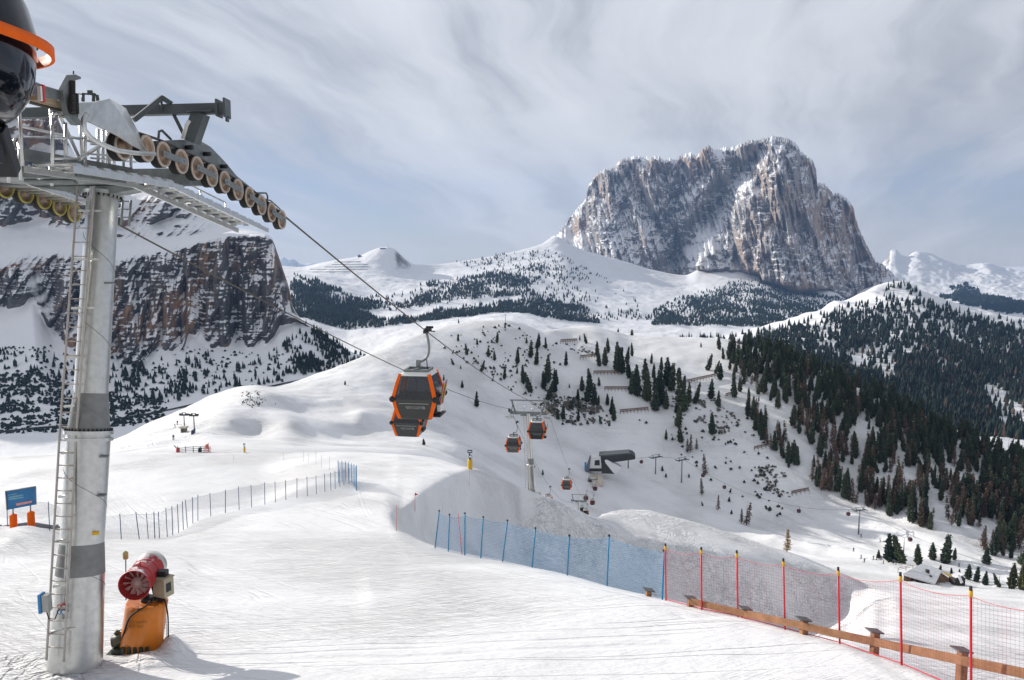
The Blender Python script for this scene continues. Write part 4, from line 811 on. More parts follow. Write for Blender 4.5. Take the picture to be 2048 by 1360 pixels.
# ---- near pylon
def near_pylon():
    base, top = at(151, 1310, 16.3), at(206, 384, 18.1); ax = (top-base); Lz = ax.length; axn = ax.normalized()
    t_ = empty('lift_pylon', base)
    tag(t_, 'tall leaning galvanised gondola pylon with ladder and sheave platforms beside the snow gun', 'lift pylon', 'gondola lift pylons')
    def rel(p): return Vector(p)-base
    def s_of(py):                                       # metres along the axis for an image height
        lo, hi = 0.0, 1.0
        for _ in range(40):
            m = (lo+hi)/2; p = base+ax*m; y = proj(p.x, p.y, p.z)[1]
            if y > py: lo = m
            else: hi = m
        return lo*Lz
    x = axn.cross(Vector((0,1,0))).normalized(); y = axn.cross(x); M = Matrix((x, y, axn)).transposed().to_4x4()
    S_ = [s_of(v) for v in (1146, 1084, 868, 860, 786)]
    R0, R1, R2, R3, R4, R5, RM = 0.535, 0.485, 0.443, 0.425, 0.345, 0.325, 0.438
    def flare(m): return m
    pole = MB().mat(0).lathe([(R0+0.03, -0.9), (R0, 0.0), (R1, S_[0])], M, 48)
    pole.mat(1).lathe([(R1+0.004, S_[0]), (RM, S_[1])], M, 48)
    pole.mat(0).lathe([(RM, S_[1]), (R2, S_[2])], M, 48)
    pole.mat(1).lathe([(R3, S_[3]), (R4, S_[4])], M, 48)
    pole.mat(0).lathe([(R4, S_[4]), (R5, Lz)], M, 48)
    po = pole.build('pole', [M_GALV, M_BAND], t_)
    for s0, r, th in ((S_[2]-0.14, R2+0.055, 0.07), (S_[2]+0.0, R2+0.055, 0.08), (Lz-0.10, R5+0.10, 0.08)):
        MB().lathe([(r-0.1, s0), (r, s0), (r, s0+th), (r-0.1, s0+th), (r-0.1, s0)], M, 48, sm=False).build('flange', M_GALV, po)
    bo = MB()
    for s0, r, n in ((S_[2]+0.08, R2+0.02, 34), (Lz-0.16, R5+0.065, 24)):
        for k in range(n):
            a = 2*math.pi*k/n; p = M @ Vector((r*math.cos(a), r*math.sin(a), s0)); bo.cyl(p, p+axn*0.055, 0.020, n=6)
    bo.build('flange_bolts', M_DARK, po)
    he = []                                             # spiral weld seam
    for i in range(0, 261):
        f = i/260; s0 = 0.5+f*(Lz-1.0); a = -f*Lz/1.9*2*math.pi+0.8
        r = np.interp(s0, [0, S_[0], S_[1], S_[2], S_[3], S_[4], Lz], [R0, R1, RM, R2, R3, R4, R5]); he.append(M @ Vector((r*math.cos(a), r*math.sin(a), s0)))
    MB().tube(he, 0.008, 4).build('weld_seam', M_BAND, po)
    br = MB()
    for py in (565, 908, 985):
        s0 = s_of(py); r = np.interp(s0, [0, S_[0], S_[1], S_[2], S_[3], S_[4], Lz], [R0, R1, RM, R2, R3, R4, R5]); c = M @ Vector((0, 0, s0))
        br.box(c+EU*(r+0.0)-EV*0.12, (0.22, 0.12, 0.035))
    br.build('step_bracket', M_GALVD, po)
    s0 = s_of(1058); c = M @ Vector((0, 0, s0)); MB().box(c+EU*0.40-EV*0.20, (0.20, 0.06, 0.07)).build('yellow_clip', mat('yellow_clip', (0.75,0.45,0.02), 0.5), po)
    # ladder: two rails and rungs in front of the pole's left side
    la = [at(110, 1322, 15.62), at(136, 868, 16.75), at(172, 372, 17.5)]
    wv = EU*0.195
    def lpt(f): return la[0].lerp(la[1], f*2) if f < 0.5 else la[1].lerp(la[2], f*2-1)
    ld = MB(); fr = [lpt(i/24) for i in range(25)]
    ld.tube([rel(p-wv) for p in fr], 0.026, 6); ld.tube([rel(p+wv) for p in fr], 0.026, 6)
    ladder = ld.build('ladder', M_RAIL, t_)
    rg = MB(); n = int((la[1]-la[0]).length/0.28)+int((la[2]-la[1]).length/0.28)
    for i in range(1, n): p = rel(lpt(i/n)); rg.cyl(p-wv, p+wv, 0.0135, n=6)
    rg.build('rungs', M_RAIL, ladder)
    cd = MB()
    for o in (0.05, 0.13): cd.tube([rel(lpt(f/12)+wv*o*3+EV*0.13) for f in range(1, 13)], 0.028, 6)
    cd.build('conduit', M_GALV, t_)
    for f in np.linspace(0.06, 0.95, 10): p = rel(lpt(f)); MB().beam(p-wv*0.8+EV*0.02, p+wv*1.3+EV*0.25, 0.05, 0.05).build('ladder_bracket', M_GALV, ladder)
    # control box and warning discs
    p = rel(at(88, 1205, 15.7)); cbx = MB().mat(0).box(p+Vector((0.06,0,0)), (0.13,0.16,0.36)).mat(1).box(p-Vector((0.04,0.01,0)), (0.06,0.19,0.40)).build('control_box', [M_GREYBOX, M_BLUE], t_, 0.008)
    MB().tube([p+Vector((0.06,-0.03,-0.18)), p+Vector((0.10,-0.04,-0.33)), p+Vector((0.2,0,-0.36)), p+Vector((0.27,0.05,-0.16))], 0.013, 6).build('box_cable', M_RUBBER, cbx)
    for px, py, m in ((118,1214,M_RED),(128,1214,M_RED),(118,1224,M_BLUE),(128,1224,M_BLUE)):
        k, q = ray(px, py); d = Vector((k, 1, q)); c = M @ Vector((0, 0, s_of(py))); tt = (base+Vector((c.x, c.y, 0))); Yc = base.y+c.y
        p = at(px, py, Yc-0.52); p = Vector(p)-base
        nrm = (Vector((p.x-c.x, p.y-c.y, 0))).normalized(); cc = Vector((c.x, c.y, p.z))+nrm*(0.522)
        MB().mat(0).cyl(cc, cc+nrm*0.006, 0.056, n=20).mat(1).cyl(cc+nrm*0.006, cc+nrm*0.009, 0.036, n=20).build('warning_disc', [m, M_WHITE], t_)
    # crossarm
    c0 = rel(top); ca = MB(); L_ = c0-EU*2.65; R_ = c0+EU*2.25
    ca.beam(L_+EZ*0.30, R_+EZ*0.30, 0.62, 0.34)
    ca.prism([(-1.5,0.12),(-0.40,-0.06),(0.40,-0.06),(1.5,0.12)], Matrix(((EU.x,EZ.x,-EV.x,(c0+EV*0.28).x),(EU.y,EZ.y,-EV.y,(c0+EV*0.28).y),(EU.z,EZ.z,-EV.z,(c0+EV*0.28).z),(0,0,0,1))), 0.56)
    ca.build('crossarm', M_GALVD, t_, 0.01)
    # gantry beam over both ropes on slanted legs
    g = MB(); gl, gr_ = on_rope(-60, 214, -12.8), at(452, 217, 17.55)
    gr_ = at(452, 217, 17.55); gl = gr_-EU*6.3
    g.beam(rel(gl), rel(gr_), 0.24, 0.21)
    e = rel(gr_); g.box(e+EU*0.02, (0.05,0.36,0.40)); g.box(e-EU*0.16, (0.05,0.34,0.36)); g.box(e+EU*0.02-EZ*0.22, (0.05,0.12,0.12))
    gan = g.build('lifting_gantry', M_STEEL, t_, 0.008)
    lg = MB(); lg.beam(rel(at(382, 284, 17.6)), rel(at(402, 226, 17.6)), 0.26, 0.30, up=EU); lg.beam(rel(at(402,226,17.6)), rel(at(428,214,17.55)), 0.06, 0.10)
    lg.beam(rel(at(345, 224, 17.75)), rel(at(367, 268, 17.8)), 0.07, 0.07)
    lg.box(rel(at(405, 224, 17.6)), (0.55,0.4,0.03))
    lg.build('gantry_leg', M_STEEL, gan)
    st = MB(); st.beam(rel(at(268, 240, 17.1)), rel(at(324, 195, 17.6)), 0.09, 0.10); st.beam(rel(at(324,195,17.6)), rel(at(342,207,17.6)), 0.10, 0.10); st.cyl(rel(at(323,200,17.6)), rel(at(323,222,17.6)), 0.025)
    st.build('gantry_strut', M_STEEL, gan)
    st = MB().tube([rel(at(366,278,17.5)), rel(at(374,250,17.5)), rel(at(380,241,17.5))], 0.05, 8); st.build('service_ladder', M_WHITE, gan)
    # right sheave train
    def wheel_mesh():
        b = MB(); r = 0.268
        Mx = Matrix(((EU.x, EV.x, 0, 0), (EU.y, EV.y, 0, 0), (0, 0, 1, 0), (0, 0, 0, 1)))
        Mw = Mx @ Matrix(((0,0,1,0),(1,0,0,0),(0,1,0,0),(0,0,0,1)))   # lathe axis -> EU
        b.mat(0).lathe([(r-0.055,-0.10),(r,-0.10),(r,-0.03),(r-0.022,-0.012),(r-0.022,0.012),(r,0.03),(r,0.055),(r-0.03,0.058)], Mw, 28)
        b.mat(2).lathe([(r-0.03,0.058),(r-0.010,0.062),(r-0.014,0.088),(r-0.055,0.09),(r-0.062,0.045)], Mw, 28)
        b.mat(1).lathe([(r-0.062,0.045),(r-0.085,0.012),(0.12,0.0),(0.095,0.04),(0.06,0.075),(0.0,0.075)], Mw, 28)
        b.mat(1).lathe([(r-0.055,-0.10),(0.09,-0.06),(0.0,-0.06)], Mw, 28)
        return b
    tr = empty('sheave_train', (0,0,0)); tr.parent = t_
    WC = [(239,292),(287,297),(321,309),(357,323),(388.6,336.5),(418,351),(444,364),(470.6,379),(494,394),(518,410),(538.6,424.6),(559,439)]
    w0 = wheel_mesh().build('wheel', [M_RUBBER, M_TAN, M_TANRIM], tr)
    WP = []
    for i, c in enumerate(WC):
        o = w0 if i == 0 else w0.copy()
        if i: COL.objects.link(o)
        o.parent = tr; p = on_rope(*c); WP.append(p); o.location = rel(p)
    for i in range(2, 12, 2):
        a_, b_ = rel(WP[i]), rel(WP[i+1]); d = (b_-a_).normalized(); pl = MB()
        pl.beam(a_-d*0.10+EU*0.115, b_+d*0.10+EU*0.115, 0.03, 0.13, up=EU.cross(d))
        for p in (a_, b_): pl.cyl(p+EU*0.12, p+EU*0.145, 0.02, n=8)
        pl.build('link_plate', M_GALVD, tr, 0.004)
    def plate(pts, a, th, name, m, par):
        P = [rel(on_rope(px, py, a)) for px, py in pts]; b = MB()
        A_ = [b.bm.verts.new(p+EU*th/2) for p in P]; B_ = [b.bm.verts.new(p-EU*th/2) for p in P]; n = len(P)
        b._f(A_); b._f(B_[::-1])
        for i in range(n): b._f([A_[i], B_[i], B_[(i+1) % n], A_[(i+1) % n]])
        return b.build(name, m, par, 0.006)
    plate([(283,276),(305,286),(330,281),(356,279.5),(396,281),(418,294),(446,323),(470,352),(500,376),(536,405),(556,420),(545,438),(505,412),(450,378),(380,340),(300,306)], ROPE_A-0.28, 0.10, 'sheave_beam', M_GALVD, tr)
    nb = MB()
    for px, py in ((372,295),(408,308),(442,333)): p = rel(on_rope(px, py, ROPE_A-0.22)); nb.cyl(p, p+EU*0.16, 0.05, n=10)
    nb.build('pivot_pin', M_DARK, tr)
    hp = MB()
    hp.tube([rel(on_rope(px, py, ROPE_A-0.4)) for px, py in ((317,276),(318,263),(324,261),(342,279))], 0.028, 6)
    hp.tube([rel(on_rope(px, py, ROPE_A-0.3)) for px, py in ((505,386),(532,386),(535,392),(535,404))], 0.026, 6)
    hp.tube([rel(on_rope(px, py, ROPE_A-0.3)) for px, py in ((520,396),(541,401),(560,418))], 0.02, 6)
    hp.build('rope_guard', M_STEEL, tr)
    # catwalk along the right train: treads, stringers, toe boards, rails
    cw = empty('catwalk', (0,0,0)); cw.parent = t_
    zY = lambda Y: float(np.interp(Y, [13.4, 16.5, 17.3, 20.9], [1.44, 1.42, 1.27, 0.60]))
    def cpt(Y, off, dz=0.0): a = ROPE_A+off; return rel(Vector((a+ROPE_B*Y, Y, zY(Y)+dz)))
    tb = MB(); Ys = [13.75+0.40*i for i in range(18)]
    for Y in Ys:
        tb.box((cpt(Y, 0.02)+cpt(Y, -0.62))/2, (0.66, 0.22, 0.035), Matrix((EU, EV, EZ)).transposed())
        for o in (0.02, -0.3, -0.62): tb.box(cpt(Y, o, -0.03), (0.05, 0.20, 0.05), Matrix((EU, EV, EZ)).transposed())
        tb.tube([cpt(Y-0.12, 0.04, -0.005), cpt(Y-0.12, -0.66, -0.005)], 0.025, 6)
    tb.build('treads', M_GALV, cw)
    sg = MB()
    for o in (0.08, -0.70):
        for a_, b_ in ((13.5,16.5),(16.5,17.3),(17.3,20.95)): sg.beam(cpt(a_, o, -0.10), cpt(b_, o, -0.10), 0.05, 0.11)
    sg.build('stringer', M_GALV, cw)
    for a_, b_ in ((13.5, 15.0), (15.05, 16.5)): MB().beam(cpt(a_, -0.71, 0.14), cpt(b_, -0.71, 0.14), 0.02, 0.20).build('toe_board', M_GALVD, cw)
    for a_, b_ in ((17.4, 18.4), (18.45, 19.5), (19.55, 20.9)): MB().beam(cpt(a_, -0.71, 0.08), cpt(b_, -0.71, 0.08), 0.02, 0.12).build('toe_board', M_GALVD, cw)
    rl = MB()
    for Y in (13.5, 14.25, 15.0, 15.8, 16.5): rl.tube([cpt(Y, -0.73, -0.05), cpt(Y, -0.73, 1.12)], 0.027, 6)
    for h in (1.12, 0.60): rl.tube([cpt(13.5, -0.73, h), cpt(16.5, -0.73, h)], 0.025, 6)
    rl.build('railing', M_GALV, cw)
    rl = MB()
    for Y in (18.0, 19.2, 20.4): rl.tube([cpt(Y, -0.73, 0), cpt(Y, -0.73, 0.5)], 0.022, 6)
    rl.tube([cpt(18.0, -0.73, 0.5), cpt(19.2, -0.73, 0.5), cpt(20.4, -0.73, 0.5)], 0.02, 6); rl.build('handrail', M_GALV, cw); rl = MB()
    # front rails at the landing by the station
    for px in (105, 131, 170): rl.tube([rel(at(px, 229 if px < 131 else 245, 13.2+0.02*(px-105))), rel(at(px, 332, 13.2+0.02*(px-105)))], 0.027, 6)
    rl.tube([rel(at(105,236,13.2)), rel(at(108,228,13.2)), rel(at(116,226,13.25)), rel(at(140,227,13.6))], 0.027, 6)
    for py in (276, 317): rl.tube([rel(at(105,py,13.2)), rel(at(172,py,14.5))], 0.023, 6)
    rl.tube([rel(at(120,232,13.6)), rel(at(160,318,14.6))], 0.03, 6); rl.tube([rel(at(158,318,14.2)), rel(at(212,284,15.6))], 0.035, 6)
    for px, Y in ((196,16.2),(206,16.6),(215,17.0),(228,17.5),(247,18.0),(262,18.5)): rl.tube([rel(at(px,258+0.16*(px-196),Y)), rel(at(px,345,Y))], 0.03, 6)
    for py in (288, 308, 316): rl.tube([rel(at(182,py,15.8)), rel(at(272,py+8,18.8))], 0.022, 6)
    rl.build('railing', M_GALV, cw)
    # landing floor between pole and station
    fl = MB(); 
    fl.box(rel(at(95, 358, 15.6)), (2.3, 1.5, 0.07), Matrix((EU, EV, EZ)).transposed()); fl.box(rel(at(60, 352, 17.0)), (2.6, 0.8, 0.16), Matrix((EU, EV, EZ)).transposed())
    for k in range(3): fl.tube([rel(at(50+4*k, 361+1.5*k, 14.9+0.5*k)), rel(at(148+3*k, 361+1.5*k, 14.9+0.5*k))], 0.04, 6)
    fl.build('landing_floor', M_GALVD, cw)
    rr = MB()
    for px, y0, y1, Y in ((14, 275, 365, 14.0), (38, 285, 360, 14.6), (100, 330, 372, 15.5)): rr.tube([rel(at(px, y0, Y)), rel(at(px+4, y1, Y))], 0.03, 6)
    for py in (273, 314): rr.tube([rel(at(-40, py, 13.4)), rel(at(16, py+1, 14.0))], 0.026, 6); rr.tube([rel(at(38, py, 14.6)), rel(at(108, py+3, 15.8))], 0.024, 6)
    rr.tube([rel(at(26,300,14.2)), rel(at(26,284,14.2)), rel(at(31,276,14.2)), rel(at(40,274,14.3)), rel(at(40,300,14.3)), rel(at(27,296,14.2))], 0.022, 6)
    rr.build('landing_railing', M_GALV, cw)
    # left train and its stair-like catwalk
    tl = empty('sheave_train', (0,0,0)); tl.parent = t_
    wl = None
    for i, c in enumerate([(-45,365),(5,374),(46,385),(83,397.5),(114,411),(143,425)]):
        if wl is None: wl = wheel_mesh().build('wheel', [M_RUBBER, M_TAN, M_YELLOWRIM], tl); o = wl
        else: o = wl.copy(); COL.objects.link(o)
        o.parent = tl; o.location = rel(on_rope(c[0], c[1], ROPE_L))
    P = [(-60,352),(20,362),(80,384),(150,412),(150,424),(80,402),(10,380),(-60,368)]
    plate(P, ROPE_L-0.28, 0.10, 'sheave_beam', M_GALVD, tl)
    c2 = MB(); 
    for i in range(11):
        f = i/10; p = rel(on_rope(-30+178*f, 362+56*f, ROPE_L+0.30)); c2.box(p+EU*0.15+EZ*0.12, (0.85,0.22,0.04), Matrix((EU, EV, EZ)).transposed())
    for o in (-0.3, 0.6): c2.beam(rel(on_rope(-30, 362, ROPE_L+0.30))+EU*o+EZ*0.10, rel(on_rope(150, 419, ROPE_L+0.30))+EU*o+EZ*0.10, 0.05, 0.13)
    c2.build('side_catwalk', M_GALV, tl)
    lr = MB()
    for px, y0, y1 in ((246, 395, 450), (262, 400, 452)): lr.tube([rel(at(px, y0, 20.6)), rel(at(px-4, y1, 20.6))], 0.03, 6)
    for y in (402, 418, 434): lr.tube([rel(at(236, y, 20.6)), rel(at(262, y+1, 20.6))], 0.018, 6)
    lr.build('hanging_ladder', M_GALVD, t_)
    wm = MB()                                           # wind gauge
    for px in (166, 187): wm.tube([rel(at(px, 203, 15.2)), rel(at(px, 186, 15.2))], 0.03, 6)
    wm.tube([rel(at(158, 187, 15.2)), rel(at(192, 189, 15.2))], 0.018, 6); wm.box(rel(at(180, 184, 15.2)), (0.09,0.03,0.06))
    wm.tube([rel(at(196, 202, 15.2)), rel(at(194, 190, 15.2))], 0.03, 6)
    wm.build('wind_gauge', M_STEEL, t_)
near_pylon()
# ---- upper station: black shell with orange belt, guide rail and horn
def station():
    o = empty('lift_station', (ROPE_A-2.39, 0, 0))
    tag(o, 'black domed end of the upper lift station with tinted windows and orange belt', 'lift station', None)
    mid = Vector((ROPE_A-2.39, 0, 0))
    def W(u, v, z): return Vector((0,0,0))+EU*u+EV*v+EZ*z
    HW, VF, VB, n = 3.92, 12.75, 3.0, 56
    def outline(i, d):                                   # plan of the shell, d = inset
        rr = 1.9-0.35*d; hw, vf = HW-d, VF-d
        pts = []
        for k in range(5): pts.append((hw, VB+(vf-rr-VB)*k/5))
        for k in range(14): a = (math.pi/2)*k/13; e = 0.8; pts.append((hw-rr+rr*abs(math.cos(a))**e, vf-rr+rr*abs(math.sin(a))**e))
        for k in range(1, 6): pts.append((hw-rr-(2*(hw-rr))*k/6, vf))
        for k in range(14): a = (math.pi/2)*(1+k/13); e = 0.8; pts.append((-(hw-rr)-rr*abs(math.cos(a))**e, vf-rr+rr*abs(math.sin(a))**e))
        for k in range(5): pts.append((-hw, vf-rr-(vf-rr-VB)*(k+1)/5))
        return pts
    def loft(prof, name, m, par, close_top=False):
        b = MB(); rings = []
        for d, z in prof: rings.append([b.bm.verts.new(W(u, v, z)) for u, v in outline(0, d)])
        for a_, c_ in zip(rings[:-1], rings[1:]):
            for k in range(len(a_)-1):
                f = b._f([a_[k], a_[k+1], c_[k+1], c_[k]])
                if f: f.smooth = True
        if close_top: b._f(rings[-1])
        return b.build(name, m, par)
    zb = 2.72
    lower = loft([(0.9, zb-1.02), (0.52, zb-1.0), (0.40, zb-0.90), (0.28, zb-0.70), (0.20, zb-0.40), (0.17, zb-0.06), (0.17, zb+0.05)], 'shell', M_BLACKGLOSS, o)
    loft([(0.9, zb-1.02), (2.0, zb-1.03), (3.5, zb-1.04)], 'underside', M_STEEL, o)
    loft([(0.035, zb-0.07), (0.0, zb-0.07), (0.0, zb+0.075), (0.035, zb+0.075), (0.035, zb-0.07)], 'orange_belt', M_ORANGE, o)
    win = loft([(0.14, zb+0.10), (0.22, zb+0.55), (0.42, zb+1.15), (0.70, zb+1.6), (1.2, zb+1.95)], 'window_band', mat('dark_window_band', (0.006,0.010,0.018), 0.10, 0.0, spec=0.12), o)
    loft([(1.2, zb+1.95), (2.2, zb+2.15), (3.4, zb+2.2)], 'roof', M_BLACKGLOSS, o, True)
    def strip(v, d0=0.02, w=0.06, u_side=1, prof=((0.14,zb+0.1),(0.22,zb+0.55),(0.42,zb+1.15),(0.70,zb+1.6))):
        b = MB(); 
        b.tube([W(HW-d+d0, v+0.35*(z-zb), z) for d, z in prof], w, 6); return b
    strip(10.35).build('window_bar', M_DARK, win)
    P_ = [(0.15,zb+0.16),(0.22,zb+0.55),(0.31,zb+0.85)]
    g = MB()
    for k in range(2):
        va, vb = 9.0, 10.15
        q = [W(HW-d+0.012, va+0.3*(z-zb), z) for d, z in P_]; r_ = [W(HW-d+0.012, vb+0.3*(z-zb), z) for d, z in P_]
    for (a1, b1), (a2, b2) in zip(zip(q, r_), list(zip(q, r_))[1:]): g._f([g.bm.verts.new(v) for v in (a1, b1, b2, a2)])
    g.build('window', tint_glass('station_window', (0.10,0.14,0.18), 0.1), win)
    cl = MB().beam(W(HW+0.02, 10.35, zb-0.12), W(HW+0.02, 10.35, zb+0.13), 0.10, 0.05, up=EU); cl.build('belt_clip', M_DARK, o)
    sm = MB()
    for v in (10.25, 8.4): sm.tube([W(HW-d+0.004, v-0.5*(zb-z)*0.25, z) for d, z in ((0.17,zb-0.06),(0.20,zb-0.40),(0.28,zb-0.70),(0.40,zb-0.90),(0.52,zb-1.0))], 0.012, 5)
    sm.build('panel_seam', M_STEEL, lower)
    mc = MB(); mc.box(W(2.75, 11.3, zb-1.28), (0.55,0.9,0.5), Matrix((EU,EV,EZ)).transposed()); mc.box(W(2.35, 11.6, zb-1.5), (0.5,0.5,0.4), Matrix((EU,EV,EZ)).transposed())
    mc.beam(W(2.95,11.7,zb-1.05), W(2.8,12.1,zb-1.62), 0.25, 0.25)
    mc.build('drive_housing', M_DARK, o, 0.02)
    cm = MB().beam(W(0.8, 6.0, zb-1.0), W(0.8, 6.0, -9.5), 1.1, 1.1, up=EV); cm.build('support_column', M_GALVD, o)
    # guide rail leaving the shell toward the pylon, forked bracket and horn
    def P(px, py, a=ROPE_A+0.1): return on_rope(px, py, a)-Vector((ROPE_A-2.39, 0, 0))
    def solid(pts, a, th, name, m, par=o, bev=0.008):
        b = MB(); Q = [P(px, py, a) for px, py in pts]; A_ = [b.bm.verts.new(p+EU*th/2) for p in Q]; B_ = [b.bm.verts.new(p-EU*th/2) for p in Q]; nn = len(Q)
        b._f(A_); b._f(B_[::-1])
        for i in range(nn): b._f([A_[i], B_[i], B_[(i+1) % nn], A_[(i+1) % nn]])
        return b.build(name, m, par, bev)
    rail = solid([(60,160),(88,172),(140,187),(141,206),(118,200),(94,196),(60,188)], ROPE_A+0.15, 0.06, 'guide_rail', M_GALVD)
    solid([(60,190),(94,198),(122,207),(128,222),(92,208),(60,200)], ROPE_A-0.05, 0.25, 'rail_comb', mat('comb_slats', (0.45,0.36,0.24), 0.6), rail)
    solid([(120,181),(137,150),(146,149),(157,154),(157,158),(146,161),(141,170),(140,208),(143,222),(158,247),(157,251),(146,250),(132,232),(125,205)], ROPE_A+0.22, 0.10, 'forked_bracket', M_GALVD)
    sp = MB()
    sp.tube([P(145,162,ROPE_A+0.3), P(145,228,ROPE_A+0.3)], 0.045, 8); sp.tube([P(152,187,ROPE_A+0.3), P(153,227,ROPE_A+0.3)], 0.04, 8); sp.tube([P(147,148,ROPE_A+0.3), P(147,142,ROPE_A+0.3)], 0.012, 5)
    for y in range(192, 226, 6): sp.tube([P(141,y,ROPE_A+0.33), P(149,y+2,ROPE_A+0.33)], 0.03, 6)
    sp.build('damper', M_RUBBER, o)
    rb = MB().mat(0).box(P(85,187,ROPE_A+0.3), (0.06,0.05,0.26)).mat(1).box(P(80,187,ROPE_A+0.3), (0.05,0.05,0.22)).build('signal_box', [M_RED, M_WHITE], rail)
    b = MB()                                             # horn: dished plate with a bright turned face
    outer = [(155,205),(188,204),(219,197),(245,232),(270,268),(294,304)]; low_ = [(156,237),(182,245),(208,258),(234,272),(262,290),(294,305)]
    far = [(155,204),(189,203),(219,196.5),(252,216),(274,258),(295,303)]
    def rows(pts, a): return [P(px, py, a) for px, py in pts]
    O_, L_, F_ = rows(outer, ROPE_A+0.32), rows(low_, ROPE_A+0.26), rows(far, ROPE_A+0.02)
    B_ = rows([(x, y+2) for x, y in low_], ROPE_A-0.12)
    R_ = [[b.bm.verts.new(p) for p in r] for r in (B_, L_, O_, F_)]
    for a_, c_ in zip(R_, R_[1:]+R_[:1]):
        for k in range(5): b._f([a_[k], a_[k+1], c_[k+1], c_[k]])
    b.build('guide_horn', M_GALV, o, 0.012)
    ps = [(174,228),(168,237),(166,250),(170,262),(182,276),(205,289),(235,301),(270,306),(309,308)]
    MB().tube([P(px, py, ROPE_A+0.42) for px, py in ps], 0.042, 10).build('guide_bar', M_GALV, o)
station()
# ------------------------------------------------------------------ ropes
def catm(pts, n=8):
    out = []
    P = [pts[0]]+list(pts)+[pts[-1]]
    for i in range(1, len(P)-2):
        a, b, c, d = P[i-1:i+3]
        for k in range(n):
            t = k/n; out.append(0.5*((2*b)+(c-a)*t+(2*a-5*b+4*c-d)*t*t+(3*b-a-3*c+d)*t**3))
    out.append(P[-2]); return out
def rope_pt(px, py, Y): return at(px, py, Y)
RR = [Vector((ROPE_A+ROPE_B*v, v, z)) for v, z in ((5, 2.30), (12.2, 2.29))]
for c in ((287,269),(357,297),(418,327),(470,357),(518,390),(559,424)): RR.append(on_rope(c[0], c[1]))
R_near = RR[-1]; R_t2 = on_rope(1093, 813)
def sag(a, b, s, n=14):
    return [a.lerp(b, i/n)-Vector((0, 0, 4*s*(i/n)*(1-i/n))) for i in range(1, n)]
R_t3, R_c6, R_t4, R_st = at(1168,998,262), at(1187,990,343), at(1193,957,378), at(1197,938,396)
c1p = on_rope(852, 662); f1 = (c1p.y-R_near.y)/(R_t2.y-R_near.y)
s1 = (R_near.lerp(R_t2, f1).z-c1p.z)/(4*f1*(1-f1))
c2p = on_rope(1140, 943); f2 = (c2p.y-R_t2.y)/(R_t3.y-R_t2.y); s2 = (R_t2.lerp(R_t3, f2).z-c2p.z)/(4*f2*(1-f2))
span12, span23, span34 = (lambda f: R_near.lerp(R_t2, f)-Vector((0,0,4*s1*f*(1-f)))), (lambda f: R_t2.lerp(R_t3, f)-Vector((0,0,4*s2*f*(1-f)))), (lambda f: R_t3.lerp(R_t4, f)-Vector((0,0,4*6.5*f*(1-f))))
PR = catm(RR, 4)+[span12(i/40) for i in range(1, 41)]+[span23(i/24) for i in range(1, 25)]+[span34(i/14) for i in range(1, 15)]+[R_st]
tag(MB().tube(PR, 0.026, 6).build('haul_rope', M_CABLE), 'brown steel rope running over the tan wheels down past the large orange cabin', 'cable', 'gondola ropes')
LL = [Vector((ROPE_L+ROPE_B*v, v, 2.3)) for v in (5, 12)]
for c in ((46,411),(114,437),(143,451)): LL.append(on_rope(c[0], c[1], ROPE_L))
L_near = on_rope(150, 412, ROPE_L); LL = LL[:2]+[on_rope(5, 347, ROPE_L), on_rope(83, 371, ROPE_L), on_rope(143, 399, ROPE_L)]
L_near = LL[-1]; L_t2 = on_rope(1021, 818, ROPE_L); m_ = on_rope(800, 737, ROPE_L)
fm = (m_.y-L_near.y)/(L_t2.y-L_near.y); s3 = (L_near.lerp(L_t2, fm).z-m_.z)/(4*fm*(1-fm))
L_t3, L_t4, L_st = at(1148,1000,262), at(1179,957,378), at(1184,938,396)
l23 = lambda f: L_t2.lerp(L_t3, f)-Vector((0,0,4*5.0*f*(1-f))); l34 = lambda f: L_t3.lerp(L_t4, f)-Vector((0,0,4*6.0*f*(1-f))); l12 = lambda f: L_near.lerp(L_t2, f)-Vector((0,0,4*s3*f*(1-f)))
PL = catm(LL, 4)+[l12(i/40) for i in range(1, 41)]+[l23(i/24) for i in range(1, 25)]+[l34(i/14) for i in range(1, 15)]+[L_st]
tag(MB().tube(PL, 0.026, 6).build('haul_rope', M_CABLE), 'second steel rope running behind the near pylon and behind the large orange cabin', 'cable', 'gondola ropes')
def near_y(P, Y):
    for a, b in zip(P[:-1], P[1:]):
        if a.y <= Y <= b.y: return a.lerp(b, (Y-a.y)/max(b.y-a.y, 1e-6))
    return P[-1]
# ------------------------------------------------------------------ cabins
M_PANEL = mat('charcoal_cabin_panel', (0.018,0.020,0.019), 0.32, var=0.2, vscale=2, coat=0.3)
M_PALE = mat('worn_pale_marking', (0.24,0.245,0.25), 0.5, var=0.75, vscale=3.0, var2=(0.03,0.032,0.034))
M_SKI = [mat('ski_red', (0.5,0.04,0.05), 0.4), mat('ski_yellow', (0.6,0.5,0.08), 0.4), mat('ski_dark', (0.03,0.03,0.05), 0.4), mat('ski_pink', (0.6,0.25,0.3), 0.4)]
X0 = -0.40
LV = [(-1.98, 0.70, 0.74), (-2.06, 0.79, 0.83), (-2.75, 0.97, 0.97), (-3.17, 1.075, 1.03), (-3.75, 0.93, 0.93), (-4.12, 0.83, 0.86), (-4.22, 0.76, 0.80)]
def lev(z):
    zs = [l[0] for l in LV][::-1]; return float(np.interp(z, zs, [l[1] for l in LV][::-1])), float(np.interp(z, zs, [l[2] for l in LV][::-1]))
